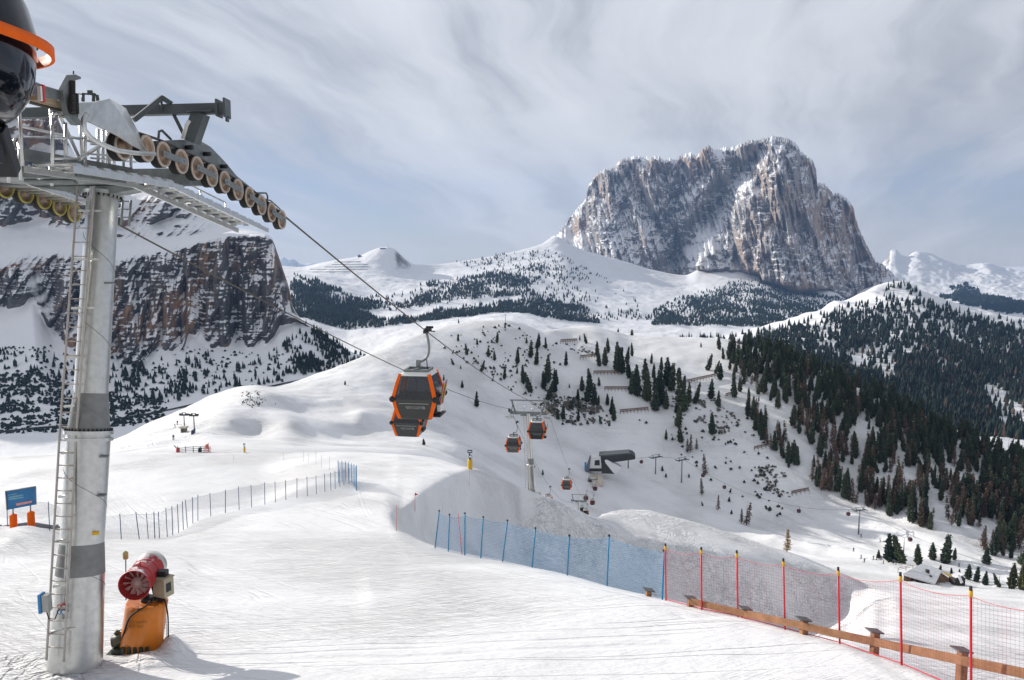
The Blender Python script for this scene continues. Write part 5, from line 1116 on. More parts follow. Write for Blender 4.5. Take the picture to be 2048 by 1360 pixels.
def ring(z, ins=0.0, r=0.16, k=5):
    hx, hy = lev(z); hx -= ins; hy -= ins; o = []
    for cx, cy, a0 in ((1,1,0),(-1,1,90),(-1,-1,180),(1,-1,270)):
        for i in range(k): a = R(a0+90*i/(k-1)); o.append(Vector((X0+cx*(hx-r)+r*math.cos(a), cy*(hy-r)+r*math.sin(a), z)))
    return o
def cabin(skis=True):
    t = empty('gondola_cabin')
    b = MB()
    zz = [-3.17,-3.45,-3.75,-4.0,-4.12,-4.2,-4.22]; rs = [[b.bm.verts.new(p) for p in ring(z)] for z in zz]
    for a_, c_ in zip(rs[:-1], rs[1:]):
        for i in range(len(a_)):
            f = b._f([a_[i], a_[(i+1) % len(a_)], c_[(i+1) % len(a_)], c_[i]])
            if f: f.smooth = True
    b._f(rs[-1]); body = b.build('body', M_PANEL, t)
    b = MB(); zz = [-1.94,-1.99,-2.06,-2.12]; rs = [[b.bm.verts.new(p) for p in ring(z, 0.0 if z < -1.99 else 0.06)] for z in zz]
    for a_, c_ in zip(rs[:-1], rs[1:]):
        for i in range(len(a_)): b._f([a_[i], a_[(i+1) % len(a_)], c_[(i+1) % len(a_)], c_[i]])
    b._f(rs[0][::-1]); b.build('roof', M_WHITE, t)
    def face(pts, name, m, par):
        q = MB(); q._f([q.bm.verts.new(Vector(p)) for p in pts]); return q.build(name, m, par)
    e = 0.012
    for s in (-1, 1):
        za, zb2 = -2.10, -3.22; (xa, ya), (xb, yb) = lev(za), lev(zb2)
        face([(X0-xa+0.14, s*(ya+e), za), (X0+xa-0.14, s*(ya+e), za), (X0+xb-0.14, s*(yb+e), zb2), (X0-xb+0.14, s*(yb+e), zb2)], 'window', M_GLASS, t)
        for y0, y1 in ((-0.80, -0.04), (0.04, 0.80)):
            face([(X0+s*(xa+e), y0*0.86, za), (X0+s*(xa+e), y1*0.86, za), (X0+s*(xb+e), y1, zb2), (X0+s*(xb+e), y0, zb2)], 'door_window', M_GLASS, t)
    for sx in (-1, 1):
        for sy in (-1, 1):
            q = MB(); pts = []
            for z in (-2.03, -2.4, -2.75, -3.17, -3.5, -3.85, -4.16): hx, hy = lev(z); pts.append(Vector((X0+sx*(hx-0.055), sy*(hy-0.045), z)))
            for p0, p1 in zip(pts[:-1], pts[1:]): q.beam(p0+(p0-p1)*0.03, p1+(p1-p0)*0.03, 0.17, 0.15, up=(0, 1, 0))
            q.build('corner_strip', M_ORANGE, t, 0.02)
            hx, hy = lev(-3.17); MB().lathe([(0.0,0.11),(0.10,0.10),(0.15,0.03),(0.15,-0.1),(0.0,-0.1)], Matrix.Translation((X0+sx*(hx-0.02), sy*(hy+0.0), -3.20)) @ Matrix.Rotation(R(90)*sy*-1, 4, 'X'), 12).build('bumper', M_RUBBER, t)
    hx, hy = lev(-3.45)
    for s in (-1, 1):
        hy1 = lev(-3.62)[1]; face([(X0-0.72, s*(lev(-3.40)[1]+0.014), -3.40), (X0+0.72, s*(lev(-3.40)[1]+0.014), -3.40), (X0+0.72, s*(lev(-3.425)[1]+0.014), -3.425), (X0-0.72, s*(lev(-3.425)[1]+0.014), -3.425)], 'trim_line', M_GREYBOX, body)
        za, zb2 = -3.53, -3.68
        face([(X0-0.46, s*(lev(za)[1]+0.012), za), (X0+0.52, s*(lev(za)[1]+0.012), za), (X0+0.56, s*(lev(zb2)[1]+0.012), zb2), (X0-0.36, s*(lev(zb2)[1]+0.012), zb2)], 'lettering_band', M_PALE, body)
    fr = MB()
    for s in (-1, 1): fr.beam((X0-0.62, s*0.52, -1.88), (X0+0.62, s*0.52, -1.88), 0.10, 0.10); fr.box((X0+s*0.56, 0, -1.88), (0.09, 1.04, 0.09))
    fr.beam((X0, -0.52, -1.86), (X0, 0.52, -1.86), 0.16, 0.14); fr.box((X0, 0, -1.66), (0.20, 0.14, 0.46))
    fr.build('roof_frame', M_GALVD, t)
    hp = [Vector(p) for p in ((X0+0.02,0,-1.52),(X0+0.22,0,-1.46),(X0+0.42,0,-1.30),(X0+0.52,0,-1.05),(X0+0.54,0,-0.75),(X0+0.50,0,-0.42),(X0+0.43,0,-0.12))]
    hg = MB().tube(catm(hp, 4), 0.065, 8).build('hanger', M_GALVD, t)
    MB().tube([(X0+0.40,0.05,-1.36),(X0+0.44,0.05,-1.88)], 0.025, 6).build('damper_rod', M_DARK, hg)
    gp = MB().box((0.0,0,-0.02), (0.16,0.55,0.16)).box((0.10,0,0.08), (0.30,0.34,0.14)); gp.tube([(0.0,-0.12,0.02),(0.48,-0.12,0.0)], 0.03, 6); gp.box((0.16,0.10,0.18), (0.34,0.16,0.10))
    gp.build('grip', M_DARK, t)
    if skis:
        rk = MB().box((X0+1.06, 0.15, -3.75), (0.20, 0.85, 0.34)).build('ski_rack', M_WHITE, t, 0.02)
        MB().box((X0+1.02, 0.10, -4.10), (0.34, 1.3, 0.09)).build('door_step', M_DARK, t, 0.02)
        for i in range(7):
            y0 = -0.22+0.12*i; MB().beam((X0+1.05, y0, -3.9), (X0+1.30, y0+0.08, -2.45-0.12*(i % 3)), 0.09, 0.025, up=(1,0,0)).build('ski', M_SKI[i % 4], rk)
    else:
        MB().box((X0+1.00, 0.0, -3.85), (0.12, 0.8, 0.2)).build('ski_rack', M_DARK, t, 0.02)
    return t
rz = math.atan2(-EV.x, EV.y)
def hang(c, p, label, yaw=0.0):
    c.location = p; c.rotation_euler = (0, 0, rz+yaw)
    return tag(c, label, 'gondola cabin', 'orange and black gondola cabins')
CAB = cabin(True); CAB2 = cabin(False)
hang(CAB, span12(f1), 'large orange and black cabin with skis on its rack, closest on the rope')
hang(CAB2, near_y(PL, 55.2), 'cabin almost hidden behind the large orange cabin, only its bottom edge showing')
hang(copy_tree(CAB), near_y(PR, 98.5), 'cabin with skis hanging just right of the second pylon under its arm')
hang(copy_tree(CAB2), near_y(PL, 112.5), 'cabin hanging just left of the second pylon under its arm')
hang(copy_tree(CAB2), near_y(PR, 165), 'cabin above the third pylon head, largest beyond the second pylon')
hang(copy_tree(CAB2), near_y(PL, 168), 'cabin half sunk behind the snow ridge below the second pylon')
hang(copy_tree(CAB2), near_y(PR, 283), 'cabin just right of the third pylon head, lowest of the line')
hang(copy_tree(CAB2), near_y(PL, 318), 'cabin behind the third pylon, touching the snow ridge')
hang(copy_tree(CAB2), near_y(PR, 343), 'cabin hanging at the foot of the pylon before the lower station')
hang(copy_tree(CAB2), near_y(PL, 352), 'cabin over the lit snow patch below the lower station platform')
hang(copy_tree(CAB2), near_y(PR, 372), 'cabin right of the pylon in front of the lower station platform')
hang(copy_tree(CAB2), near_y(PL, 385), 'cabin coming out of the lower station on the sunny platform')
# ------------------------------------------------------------------ pylons farther down
def pylon(base, top, label, gauge=4.8, r=(0.42, 0.30), frame=1.9, w=EU, v=EV, group='gondola lift pylons', foot=True, train=3.4):
    t = empty('lift_pylon', base); tag(t, label, 'lift pylon', group)
    T = Vector(top)-Vector(base); ax = T.normalized(); x = ax.cross(Vector((0,1,0))).normalized(); M = Matrix((x, ax.cross(x), ax)).transposed().to_4x4(); L_ = T.length
    p = MB().lathe([(r[0]*1.05,-2.0),(r[0]*1.05,L_*0.36),(r[0]*1.2,L_*0.36),(r[0]*1.2,L_*0.375),(r[0]*0.92,L_*0.375),(r[1]*1.1,L_*0.46),(r[1],L_)], M, 20).build('pole', M_GALV, t)
    MB().lathe([(r[0]*0.935,L_*0.385),(r[1]*1.17,L_*0.448)], M, 20).build('zinc_band', M_BAND, p)
    l = MB(); o = -w*(r[0]+0.12)-v*0.2
    for s in (-0.2, 0.2): l.tube([o+w*s-w*0.1, T+o*0.8+w*s], 0.035, 5)
    for i in range(1, int(L_/0.35)): q = (o-w*0.1).lerp(T+o*0.8, i*0.35/L_); l.tube([q-w*0.2, q+w*0.2], 0.018, 4, False)
    l.build('ladder', M_RAIL, t)
    a = T; MB().beam(a-w*(gauge/2), a+w*(gauge/2), 0.45, 0.40).beam(a-w*1.1-EZ*0.3, a+w*1.1-EZ*0.3, 0.4, 0.2).build('crossarm', M_GALVD, t)
    f = MB().beam(a-w*(gauge/2+0.1)+EZ*frame, a+w*(gauge/2+0.1)+EZ*frame, 0.16, 0.16)
    for s in (-1, 1):
        f.beam(a+w*s*(gauge/2-0.7), a+w*s*(gauge/2-0.15)+EZ*frame, 0.2, 0.2); f.beam(a+w*s*(gauge/2-0.15), a+w*s*(gauge/2-0.35)+EZ*frame, 0.09, 0.09)
    f.build('lifting_frame', M_GALVD, t)
    g = MB()
    for s in (-1, 1):
        for o in (0.5, 1.5): g.tube([a+w*s*o+EZ*0.2-v*0.4, a+w*s*o+EZ*1.2-v*0.4], 0.03, 5)
        g.tube([a+w*s*0.4+EZ*1.2-v*0.4, a+w*s*1.6+EZ*1.2-v*0.4], 0.03, 5); g.tube([a+w*s*0.4+EZ*0.7-v*0.4, a+w*s*1.6+EZ*0.7-v*0.4], 0.025, 5)
    g.build('railing', M_GALV, t)
    slope = -0.30
    for s in (-1, 1):
        c = a+w*s*(gauge/2)+EZ*0.15; d = (v+EZ*slope).normalized()
        tr = MB().beam(c-d*train/2-w*0.14*s, c+d*train/2-w*0.14*s, 0.10, 0.30).build('sheave_train', M_GALVD, t)
        wm = MB()
        for i in range(8):
            p_ = c+d*(-train/2+train*i/7)+EZ*0.05; wm.cyl(p_-w*0.06, p_+w*0.06, 0.25, n=14)
        wm.build('wheels', M_TAN if s > 0 else M_DARK, tr)
        cwk = MB()
        for i in range(7): cwk.box(c+d*(-train/2+train*i/6)-EZ*0.75+w*s*0.1, (0.8,0.34,0.05), Matrix((w, v, EZ)).transposed())
        cwk.beam(c-d*train/2-EZ*0.8+w*s*0.48, c+d*train/2-EZ*0.8+w*s*0.48, 0.05, 0.14); cwk.beam(c-d*train/2-EZ*0.8-w*s*0.28, c+d*train/2-EZ*0.8-w*s*0.28, 0.05, 0.14)
        cwk.build('catwalk', M_GALV, t)
    if foot: MB().box((0.25,0.1,-1.2), (2.0,1.8,2.5)).build('concrete_footing', mat('rough_concrete', (0.33,0.32,0.30), 0.9, var=0.2, vscale=2), t, 0.03)
    return t
t2c = (R_t2+L_t2)/2
pylon(at(1064, 988, t2c.y+0.6), Vector((t2c.x, t2c.y, at(1060,826,t2c.y).z)), 'second gondola pylon standing on a concrete footing on the snow ridge', (R_t2-L_t2).length-0.1, (0.46, 0.30), 1.75)
t3c = (R_t3+L_t3)/2
p3 = Vector((t3c.x, t3c.y, t3c.z-0.5)); pylon(p3-EZ*15, p3, 'third gondola pylon with only its head showing above the snow ridge', 5.0, (0.5, 0.36), 2.2)
t4c = (R_t4+L_t4)/2; g4 = B.hit(1187, 1004, 20); g4 = Vector((t4c.x, t4c.y, g4.z-1))
pylon(g4, Vector((t4c.x, t4c.y, t4c.z-0.5)), 'fourth gondola pylon standing right before the lower station', 4.6, (0.42, 0.34), 1.6, foot=False)
# other lift beyond the station
def tpost(px, pyb, pyt, label, yaw, w2=3.4, name='lift_pylon', group='pylons of the side lift', lo=20):
    b_ = B.hit(px, pyb, lo); h = (pyb-pyt)/FPX*(b_.y*CP-b_.z*SP); w_ = Vector((math.cos(yaw), math.sin(yaw), 0)); v_ = Vector((-w_.y, w_.x, 0))
    t = empty(name, b_); tag(t, label, 'lift pylon', group)
    MB().cyl((0,0,-1), (0,0,h), 0.38, 0.28, 10).build('pole', M_GALVD, t)
    MB().beam(-w_*w2+EZ*h, w_*w2+EZ*h, 0.5, 0.5).build('crossarm', M_STEEL, t)
    f = MB(); 
    for s in (-1, 1): f.beam(w_*s*w2*0.95+EZ*(h+0.15)-v_*2.0, w_*s*w2*0.95+EZ*(h+0.15)+v_*2.0, 0.3, 0.4)
    f.build('sheave_train', M_STEEL, t)
    f = MB()
    for s in (-1, 1): f.beam(w_*s*w2*0.5+EZ*h, w_*s*w2*0.7+EZ*(h+1.5), 0.2, 0.2)
    f.beam(-w_*w2*0.9+EZ*(h+1.5), w_*w2*0.9+EZ*(h+1.5), 0.2, 0.2); f.build('lifting_frame', M_STEEL, t)
    return t, b_+EZ*h
S1, s1p = tpost(1311, 948, 914, 'slim grey pylon of the side lift, first beyond the lower station', 0.5)
S2, s2p = tpost(1363, 965, 919, 'slim grey pylon of the side lift, second beyond the lower station', 0.5)
S3, s3p = tpost(1717, 1068, 1019, 'pale pylon of the side lift standing against the shoulder wood', 0.3)
def side_line():
    st = at(1272, 917, s1p.y+4); P = [st, s1p+Vector((0.6,0,0.6)), s2p+Vector((0.6,0,0.6))]
    a, b = P[2], s3p+EZ*0.6
    for i in range(1, 20): f = i/19; P.append(a.lerp(b, f)-EZ*(4*9*f*(1-f)))
    e = at(2080, 1150, b.y-70)
    for i in range(1, 12): f = i/11; P.append(b.lerp(e, f)-EZ*(4*4*f*(1-f)))
    tag(MB().tube(P, 0.06, 5).build('side_lift_rope', M_CABLE), 'thin dark rope of the side lift strung across the lower slope', 'cable')
    m_red = mat('dull_red_cabin', (0.17,0.045,0.05), 0.45, var=0.2)
    t = empty('side_lift_cabin')
    b = MB().lathe([(0.3,-1.25),(0.85,-1.4),(1.05,-2.1),(0.95,-2.9),(0.5,-3.15)], None, 14); b._f([v for v in b.bm.verts][-14:]); b.build('body', m_red, t)
    MB().lathe([(0.93,-1.52),(1.07,-2.05)], None, 14).build('window', M_GLASS, t)
    MB().tube([(0,0,0.1),(0.25,0,-0.3),(0.25,0,-0.9),(0,0,-1.3)], 0.07, 6).build('hanger', M_DARK, t)
    for i, (px, lab) in enumerate(((1283,'small red cabin just leaving the lower station canopy'),(1406,'small red cabin in front of a bare larch'),(1449,'small red cabin over the open snow of the lower slope'),(1557,'small red cabin at the edge of the shoulder wood'),(1598,'small red cabin before the first big trees of the shoulder wood'),(1697,'small red cabin just left of the pale pylon'),(1821,'small red cabin low in front of the shoulder wood'))):
        c = t if i == 0 else copy_tree(t); k = (px-1024)/FPX
        for a_, b_ in zip(P[:-1], P[1:]):
            qa, qb = proj(*a_)[0], proj(*b_)[0]
            if qa <= px <= qb: c.location = a_.lerp(b_, (px-qa)/(qb-qa)-0); break
        tag(c, lab, 'gondola cabin', 'red cabins of the side lift')
side_line()
# ------------------------------------------------------------------ lower station
def lower_station():
    g = B.hit(1195, 953, 20); Y = g.y; t = empty('lower_station', g); tag(t, 'long dark roofed lift station with white front block in the snowy hollow', 'lift station')
    def P(px, py, dY=0.0): return at(px, py, Y+dY)-g
    m_dark = mat('dark_station_cladding', (0.022,0.024,0.028), 0.4, var=0.2); m_snowroof = M_SNOWMID; m_red = mat('red_station_stripe', (0.35,0.05,0.06), 0.5)
    def slab(pts, dy, name, m, par=t):                    # picture outline given its depth along y
        b = MB(); A_ = [b.bm.verts.new(P(px, py, d)) for px, py, d in pts]; B_ = [b.bm.verts.new(v.co+Vector((dy*0.12, dy, 0))) for v in A_]; n = len(pts)
        b._f(A_); b._f(B_[::-1])
        for i in range(n): b._f([A_[i], B_[i], B_[(i+1) % n], A_[(i+1) % n]])
        return b.build(name, m, par, 0.05)
    fr = slab([(1181,914,0),(1201,914,0),(1203,938,0),(1178,938,0)], 5, 'front_block', M_WHITE)
    slab([(1190,921,-0.15),(1199,920,-0.15),(1200,931,-0.15),(1189,931,-0.15)], 0.1, 'window', M_GLASS, fr)
    slab([(1178,937,-0.3),(1203,937,-0.3),(1203,943,-0.3),(1176,943,-0.3)], 4, 'portal', m_dark)
    slab([(1170,943,-0.6),(1179,915,-0.6),(1182,914,-0.6),(1178,944,-0.6)], 4, 'side_wall', mat('grey_violet_cladding', (0.14,0.14,0.19), 0.6))
    slab([(1169,925,-0.6),(1173,924,-0.6),(1173,935,-0.6),(1169,942,-0.6)], 0.3, 'blue_panel', M_BLUE)
    ro = slab([(1199,911,1),(1258,906.5,3),(1266,909,3.5),(1271,914,4),(1270,919,4),(1230,924,2.5),(1203,928,1)], 8, 'canopy', m_dark)
    slab([(1225,920.5,2.2),(1269,916.5,3.9),(1269,918.5,3.9),(1226,923.5,2.2)], 0.2, 'red_stripe', m_red, ro)
    slab([(1198,910.5,0.9),(1258,906,2.9),(1262,908,3.2),(1200,913,0.9)], 7.5, 'canopy_roof_edge', M_STEEL, ro)
    slab([(1203,926,0.5),(1212,926,0.5),(1229,948,-0.5),(1203,947,-0.5)], 5, 'hall', m_dark)
    slab([(1209.5,921,-0.2),(1214,920.5,0.0),(1243,935,2),(1230,948,-0.8),(1226,945,-0.8),(1211,926,-0.2)], 4, 'snowy_roof', m_snowroof)
    slab([(1255.5,920,4),(1257.5,920,4),(1257.5,937,4),(1255.5,937,4)], 0.7, 'support_post', m_dark)
    pm = mat('beige_platform', (0.66,0.58,0.48), 0.8, var=0.2, vscale=0.5)  # beige base colour with mottled variation
    b = MB(); q = [P(1173,950,-1),(P(1205,948,-1)),P(1206,962,-12),P(1166,973,-17)]; lo = [v-EZ*2.2 for v in q]
    A_ = [b.bm.verts.new(v) for v in q]; C_ = [b.bm.verts.new(v) for v in lo]; b._f(A_)
    for i in range(4): b._f([A_[i], A_[(i+1) % 4], C_[(i+1) % 4], C_[i]])
    pf = b.build('platform', pm, t)
    rl = MB()
    for f in np.linspace(0, 1, 7):
        v = P(1173,950,-1).lerp(P(1166,973,-17), f); rl.tube([v, v+EZ*1.2], 0.07, 5)
    rl.tube([P(1173,950,-1)+EZ*1.2, P(1166,973,-17)+EZ*1.2], 0.07, 5); rl.build('platform_railing', mat('wood_rail', (0.34,0.22,0.12), 0.8), pf)
lower_station()
# ------------------------------------------------------------------ fences
def net_mat(name, col, cell, frac, fade=1.0):
    m = bpy.data.materials.new(name); m.use_nodes = True; t = m.node_tree; p = t.nodes['Principled BSDF']
    p.inputs['Base Color'].default_value = (*col, 1); p.inputs['Roughness'].default_value = 0.7
    uv = t.nodes.new('ShaderNodeUVMap'); s = t.nodes.new('ShaderNodeSeparateXYZ'); t.links.new(uv.outputs[0], s.inputs[0])
    f = []
    for i in (0, 1):
        a = mth(t, 'FRACT', mth(t, 'DIVIDE', s.outputs[i], cell)); f.append(mth(t, 'LESS_THAN', a, frac))
    k = mth(t, 'MULTIPLY', mth(t, 'MAXIMUM', f[0], f[1]), fade)
    tr = t.nodes.new('ShaderNodeBsdfTransparent'); mx = t.nodes.new('ShaderNodeMixShader'); t.links.new(k, mx.inputs[0]); t.links.new(tr.outputs[0], mx.inputs[1]); t.links.new(p.outputs[0], mx.inputs[2])
    t.links.new(mx.outputs[0], t.nodes['Material Output'].inputs[0]); return m
EDGE = 4+8+26+60+16
def ghit(px, py): 
    return A.hit(px, py, 0, EDGE)                        # on the near piste, up to its edge
def make_net(name, cols, m, parent, sag=0.10, sub=6, low=0.02):
    """cols: (foot, head) of each post"""
    V, UV, Q = [], [], []; u = 0.0; prev = None
    for i in range(len(cols)-1):
        (f0, h0), (f1, h1) = cols[i], cols[i+1]; n = sub
        for k in range(n+(1 if i == len(cols)-2 else 0)):
            t = k/n; f = f0.lerp(f1, t); h = h0.lerp(h1, t)-(h1-f1)*0.0
            h = h-Vector((0, 0, sag*4*t*(1-t)*0.5)); g = f+(h-f)*low
            if prev is not None: u += (f-prev).length
            prev = f
            nn = 4
            for j in range(nn+1): V.append(g.lerp(h, j/nn)); UV.append((u, (h-g).length*j/nn))
    c = len(V)//5
    for i in range(c-1):
        for j in range(4): Q.append((i*5+j, i*5+5+j, i*5+6+j, i*5+1+j))
    o = np_mesh(name, np.array([tuple(v) for v in V]), quads=np.array(Q), mats=[m], parent=parent)
    l = o.data.uv_layers.new(name='UVMap'); idx = np.zeros(len(o.data.loops), np.int32); o.data.loops.foreach_get('vertex_index', idx)
    l.data.foreach_set('uv', np.array(UV, np.float32)[idx].ravel()); 
    return o
def posts_from(lst, dy=0.0):
    out = []
    for hx, hy, fx, fy in lst:
        f = ghit(fx, fy); h = at(hx, hy, f.y); f = f+Vector((0, dy, 0)); h = h+Vector((0, dy, 0)); out.append((f, h))
    return out
M_POSTBLUE = mat('slate_blue_post', (0.06,0.10,0.20), 0.5); M_POSTNAVY = mat('dark_blue_post', (0.02,0.03,0.08), 0.5)
M_CYANPOST = mat('blue_fence_post', (0.012,0.22,0.42), 0.45); M_REDPOST = mat('red_fence_post', (0.62,0.02,0.035), 0.45); M_PINKPOST = mat('pink_pole', (0.72,0.16,0.20), 0.5)
M_YCAP = mat('yellow_cap', (0.72,0.40,0.02), 0.5); M_BCAP = mat('black_cap', (0.02,0.02,0.025), 0.5)
def fence(name, label, posts, pr, pm, nm, cap=None, sag=0.1, net_h=1.0, low=0.02):
    t = empty(name, posts[0][0]); tag(t, label, 'fence'); o0 = posts[0][0]
    P = [(f-o0, h-o0) for f, h in posts]
    for f, h in P:
        d = (h-f).normalized(); f = f-Vector((0, pr, 0)); h = h-Vector((0, pr, 0)); b = MB().mat(0).tube([f-d*0.4, h], pr, 8)
        if cap == 'y': b.mat(1).tube([h-d*0.16, h-d*0.03], pr*1.5, 8).mat(2).tube([h-d*0.03, h+d*0.05], pr*1.2, 8)
        elif cap == 'b': b.mat(1).tube([h-d*0.06, h+d*0.01], [pr*2.0, pr*1.2], 8)
        b.build('post', [pm] + ([M_YCAP, M_BCAP] if cap == 'y' else [M_BCAP] if cap == 'b' else []), t)
    N_ = [(f, f+(h-f)*net_h) for f, h in P]; n = make_net('net', N_, nm, t, sag, low=low)
    r = MB(); pts = []
    for i in range(len(N_)-1):
        for k in range(6): s = k/6; pts.append(N_[i][1].lerp(N_[i+1][1], s)-Vector((0,0,sag*2*s*(1-s))))
    pts.append(N_[-1][1]); r.tube(pts, 0.0055, 4); r.build('top_cord', pm, n)
    return t
LF = [(14,990,15,1049),(97,1003,100,1061),(166,1030,168,1070),(207,1029,209,1075),(240,1027,243,1076),(272,1024,279,1077),(293,1025,297,1076),(308,1023,310,1075),(317,1023,319.5,1074),(332,1016,335,1072),(344,1012,346,1069),(355,1008,357.5,1063),(365,1002,367,1058),(371,999,375,1052),(385,994,386,1045),(396,989,396,1040),(420,986,422,1033),(451,979,451,1026),(477,973,478.6,1020),(502,970,503.5,1015),(529,964.5,530,1009),(550,963,551,1005),(571,960,572,1000),(594,955.5,594,996),(614,953,615,992),(632,951,633,988),(649,947,650,984),(661,944.5,662,981),(670,942,670.5,978),(679,940,680,974),(688,938,688,971),(698,936,698,967),(712,932,712,962)]
fence('net_fence', 'long grey net fence with many thin slate posts curving behind the near pylon', posts_from(LF), 0.026, M_POSTBLUE, net_mat('grey_net', (0.22,0.27,0.36), 0.085, 0.11), None, 0.08, 0.94)
DF = [(676,920,677,953),(684,921,684.5,954),(691,922.5,691.5,955),(697,924,697.5,957),(703,926,703.5,959),(708,928,708.5,960),(713,930,713,962)]
fence('net_fence', 'short dense blue net fence bunched up at the bend of the piste', posts_from(DF), 0.03, M_CYANPOST, net_mat('blue_net_dense', (0.02,0.20,0.42), 0.06, 0.20), None, 0.05, 0.92)
BF = [(878.5,1020,870,1088),(899,1027.6,896.7,1094.5),(929.8,1024.7,929.5,1102),(966.4,1032,961.4,1110),(1015,1039,1005,1122),(1071,1054,1064,1134.6),(1138.4,1068.7,1134.3,1150.7),(1218,1068.7,1214,1172),(1328,1098,1324.3,1199)]
fence('net_fence', 'blue net fence on bright blue posts along the edge of the shaded bank', posts_from(BF), 0.030, M_CYANPOST, net_mat('blue_net', (0.012,0.17,0.36), 0.07, 0.135), 'b', 0.16, 0.93)
RF = [(1330.5,1089.5,1331.5,1201),(1402,1096.8,1403,1219.5),(1473,1103.4,1475.3,1234),(1566,1119.8,1569.5,1259),(1675.5,1137.4,1678.7,1286),(1799.6,1148,1802.6,1324.4),(1940,1176.4,1942.8,1358),(2105,1206,2108,1402)]
rf = fence('net_fence', 'red net fence on red posts with yellow tips above the wooden rail', posts_from(RF), 0.026, M_REDPOST, net_mat('red_net', (0.27,0.035,0.06), 0.085, 0.05), 'y', 0.20, 0.93)
def red_bottom():
    P = posts_from(RF); o = P[0][0]; pts = []
    for i in range(len(P)-1):
        for k in range(6): pts.append(P[i][0].lerp(P[i+1][0], k/6)-o+Vector((0,-0.02,0.05)))
    MB().tube(pts, 0.014, 5).build('bottom_cord', M_REDPOST, rf)
red_bottom()
M_WOOD = mat('reddish_timber', (0.36,0.175,0.085), 0.75, var=0.4, vscale=3, bump=0.4, bscale=12)
M_WOODG = mat('grey_plank', (0.15,0.15,0.155), 0.8, var=0.3, vscale=2)
def wood_fence():
    W_ = [(1297,1181,1297,1194),(1381,1197,1381,1216),(1490,1218,1490,1239),(1607,1240,1608,1272),(1749,1264,1750,1309),(1923,1302,1925,1354),(2120,1345,2122,1410)]
    t = None; C_ = []
    for hx, hy, fx, fy in W_:
        yw = ghit(fx, fy).y+0.3; C_.append((at(fx, fy, yw), at(hx, hy, yw)))
    t = empty('wooden_rail_fence', C_[0][0]); tag(t, 'low reddish wooden rail fence with plank-capped posts behind the red net', 'fence'); o0 = C_[0][0]
    for f, h in C_:
        f, h = f-o0, h-o0; MB().box((f+h)/2-Vector((0,0,0.15)), (0.17,0.15,(h-f).length+0.3), Matrix.Rotation(0.25, 3, 'Z')).build('post', M_WOOD, t, 0.012)
        MB().box(h+Vector((0,0,0.03)), (0.36,0.26,0.03), Matrix.Rotation(0.25, 3, 'Z') @ Matrix.Rotation(0.22, 3, 'Y')).build('post_cap', M_WOODG, t)
    RL = [(1300,1186),(1381,1203),(1490,1227),(1608,1252),(1665,1266),(1750,1284),(1884,1312),(1924,1321),(2045,1346),(2120,1362)]
    pts = []
    for (f, h) in C_: pass
    xs = [proj(*(c[0]))[0] for c in C_]; ys = [c[0].y for c in C_]
    pr = [at(px, py, float(np.interp(px, xs, ys))-0.12)-o0 for px, py in RL]
    for i, (a, b) in enumerate(zip(pr[:-1], pr[1:])):
        if i in (0,): continue
        MB().beam(a-(b-a).normalized()*0.02, b, 0.055, 0.19).build('rail', M_WOOD, t, 0.006)
wood_fence()
def plank_barrier():
    P = [at(px, py, Y) for px, py, Y in ((-80,1068,51),(0,1057.5,52.5),(62,1048.5,53.8),(114,1057,52.6),(170,1064,51.5))]
    t = empty('plank_barrier', P[1]); tag(t, 'grey plank barrier low in the snow behind the blue board', 'barrier')
    for a, b in zip(P[:-1], P[1:]): MB().beam(a-P[1], b-P[1], 0.06, 0.36).build('plank', M_WOODG, t)
    for p in P[1:4]: MB().box(p-P[1]-Vector((0,-0.06,0.2)), (0.12,0.10,0.9)).build('post', M_WOODG, t)
plank_barrier()
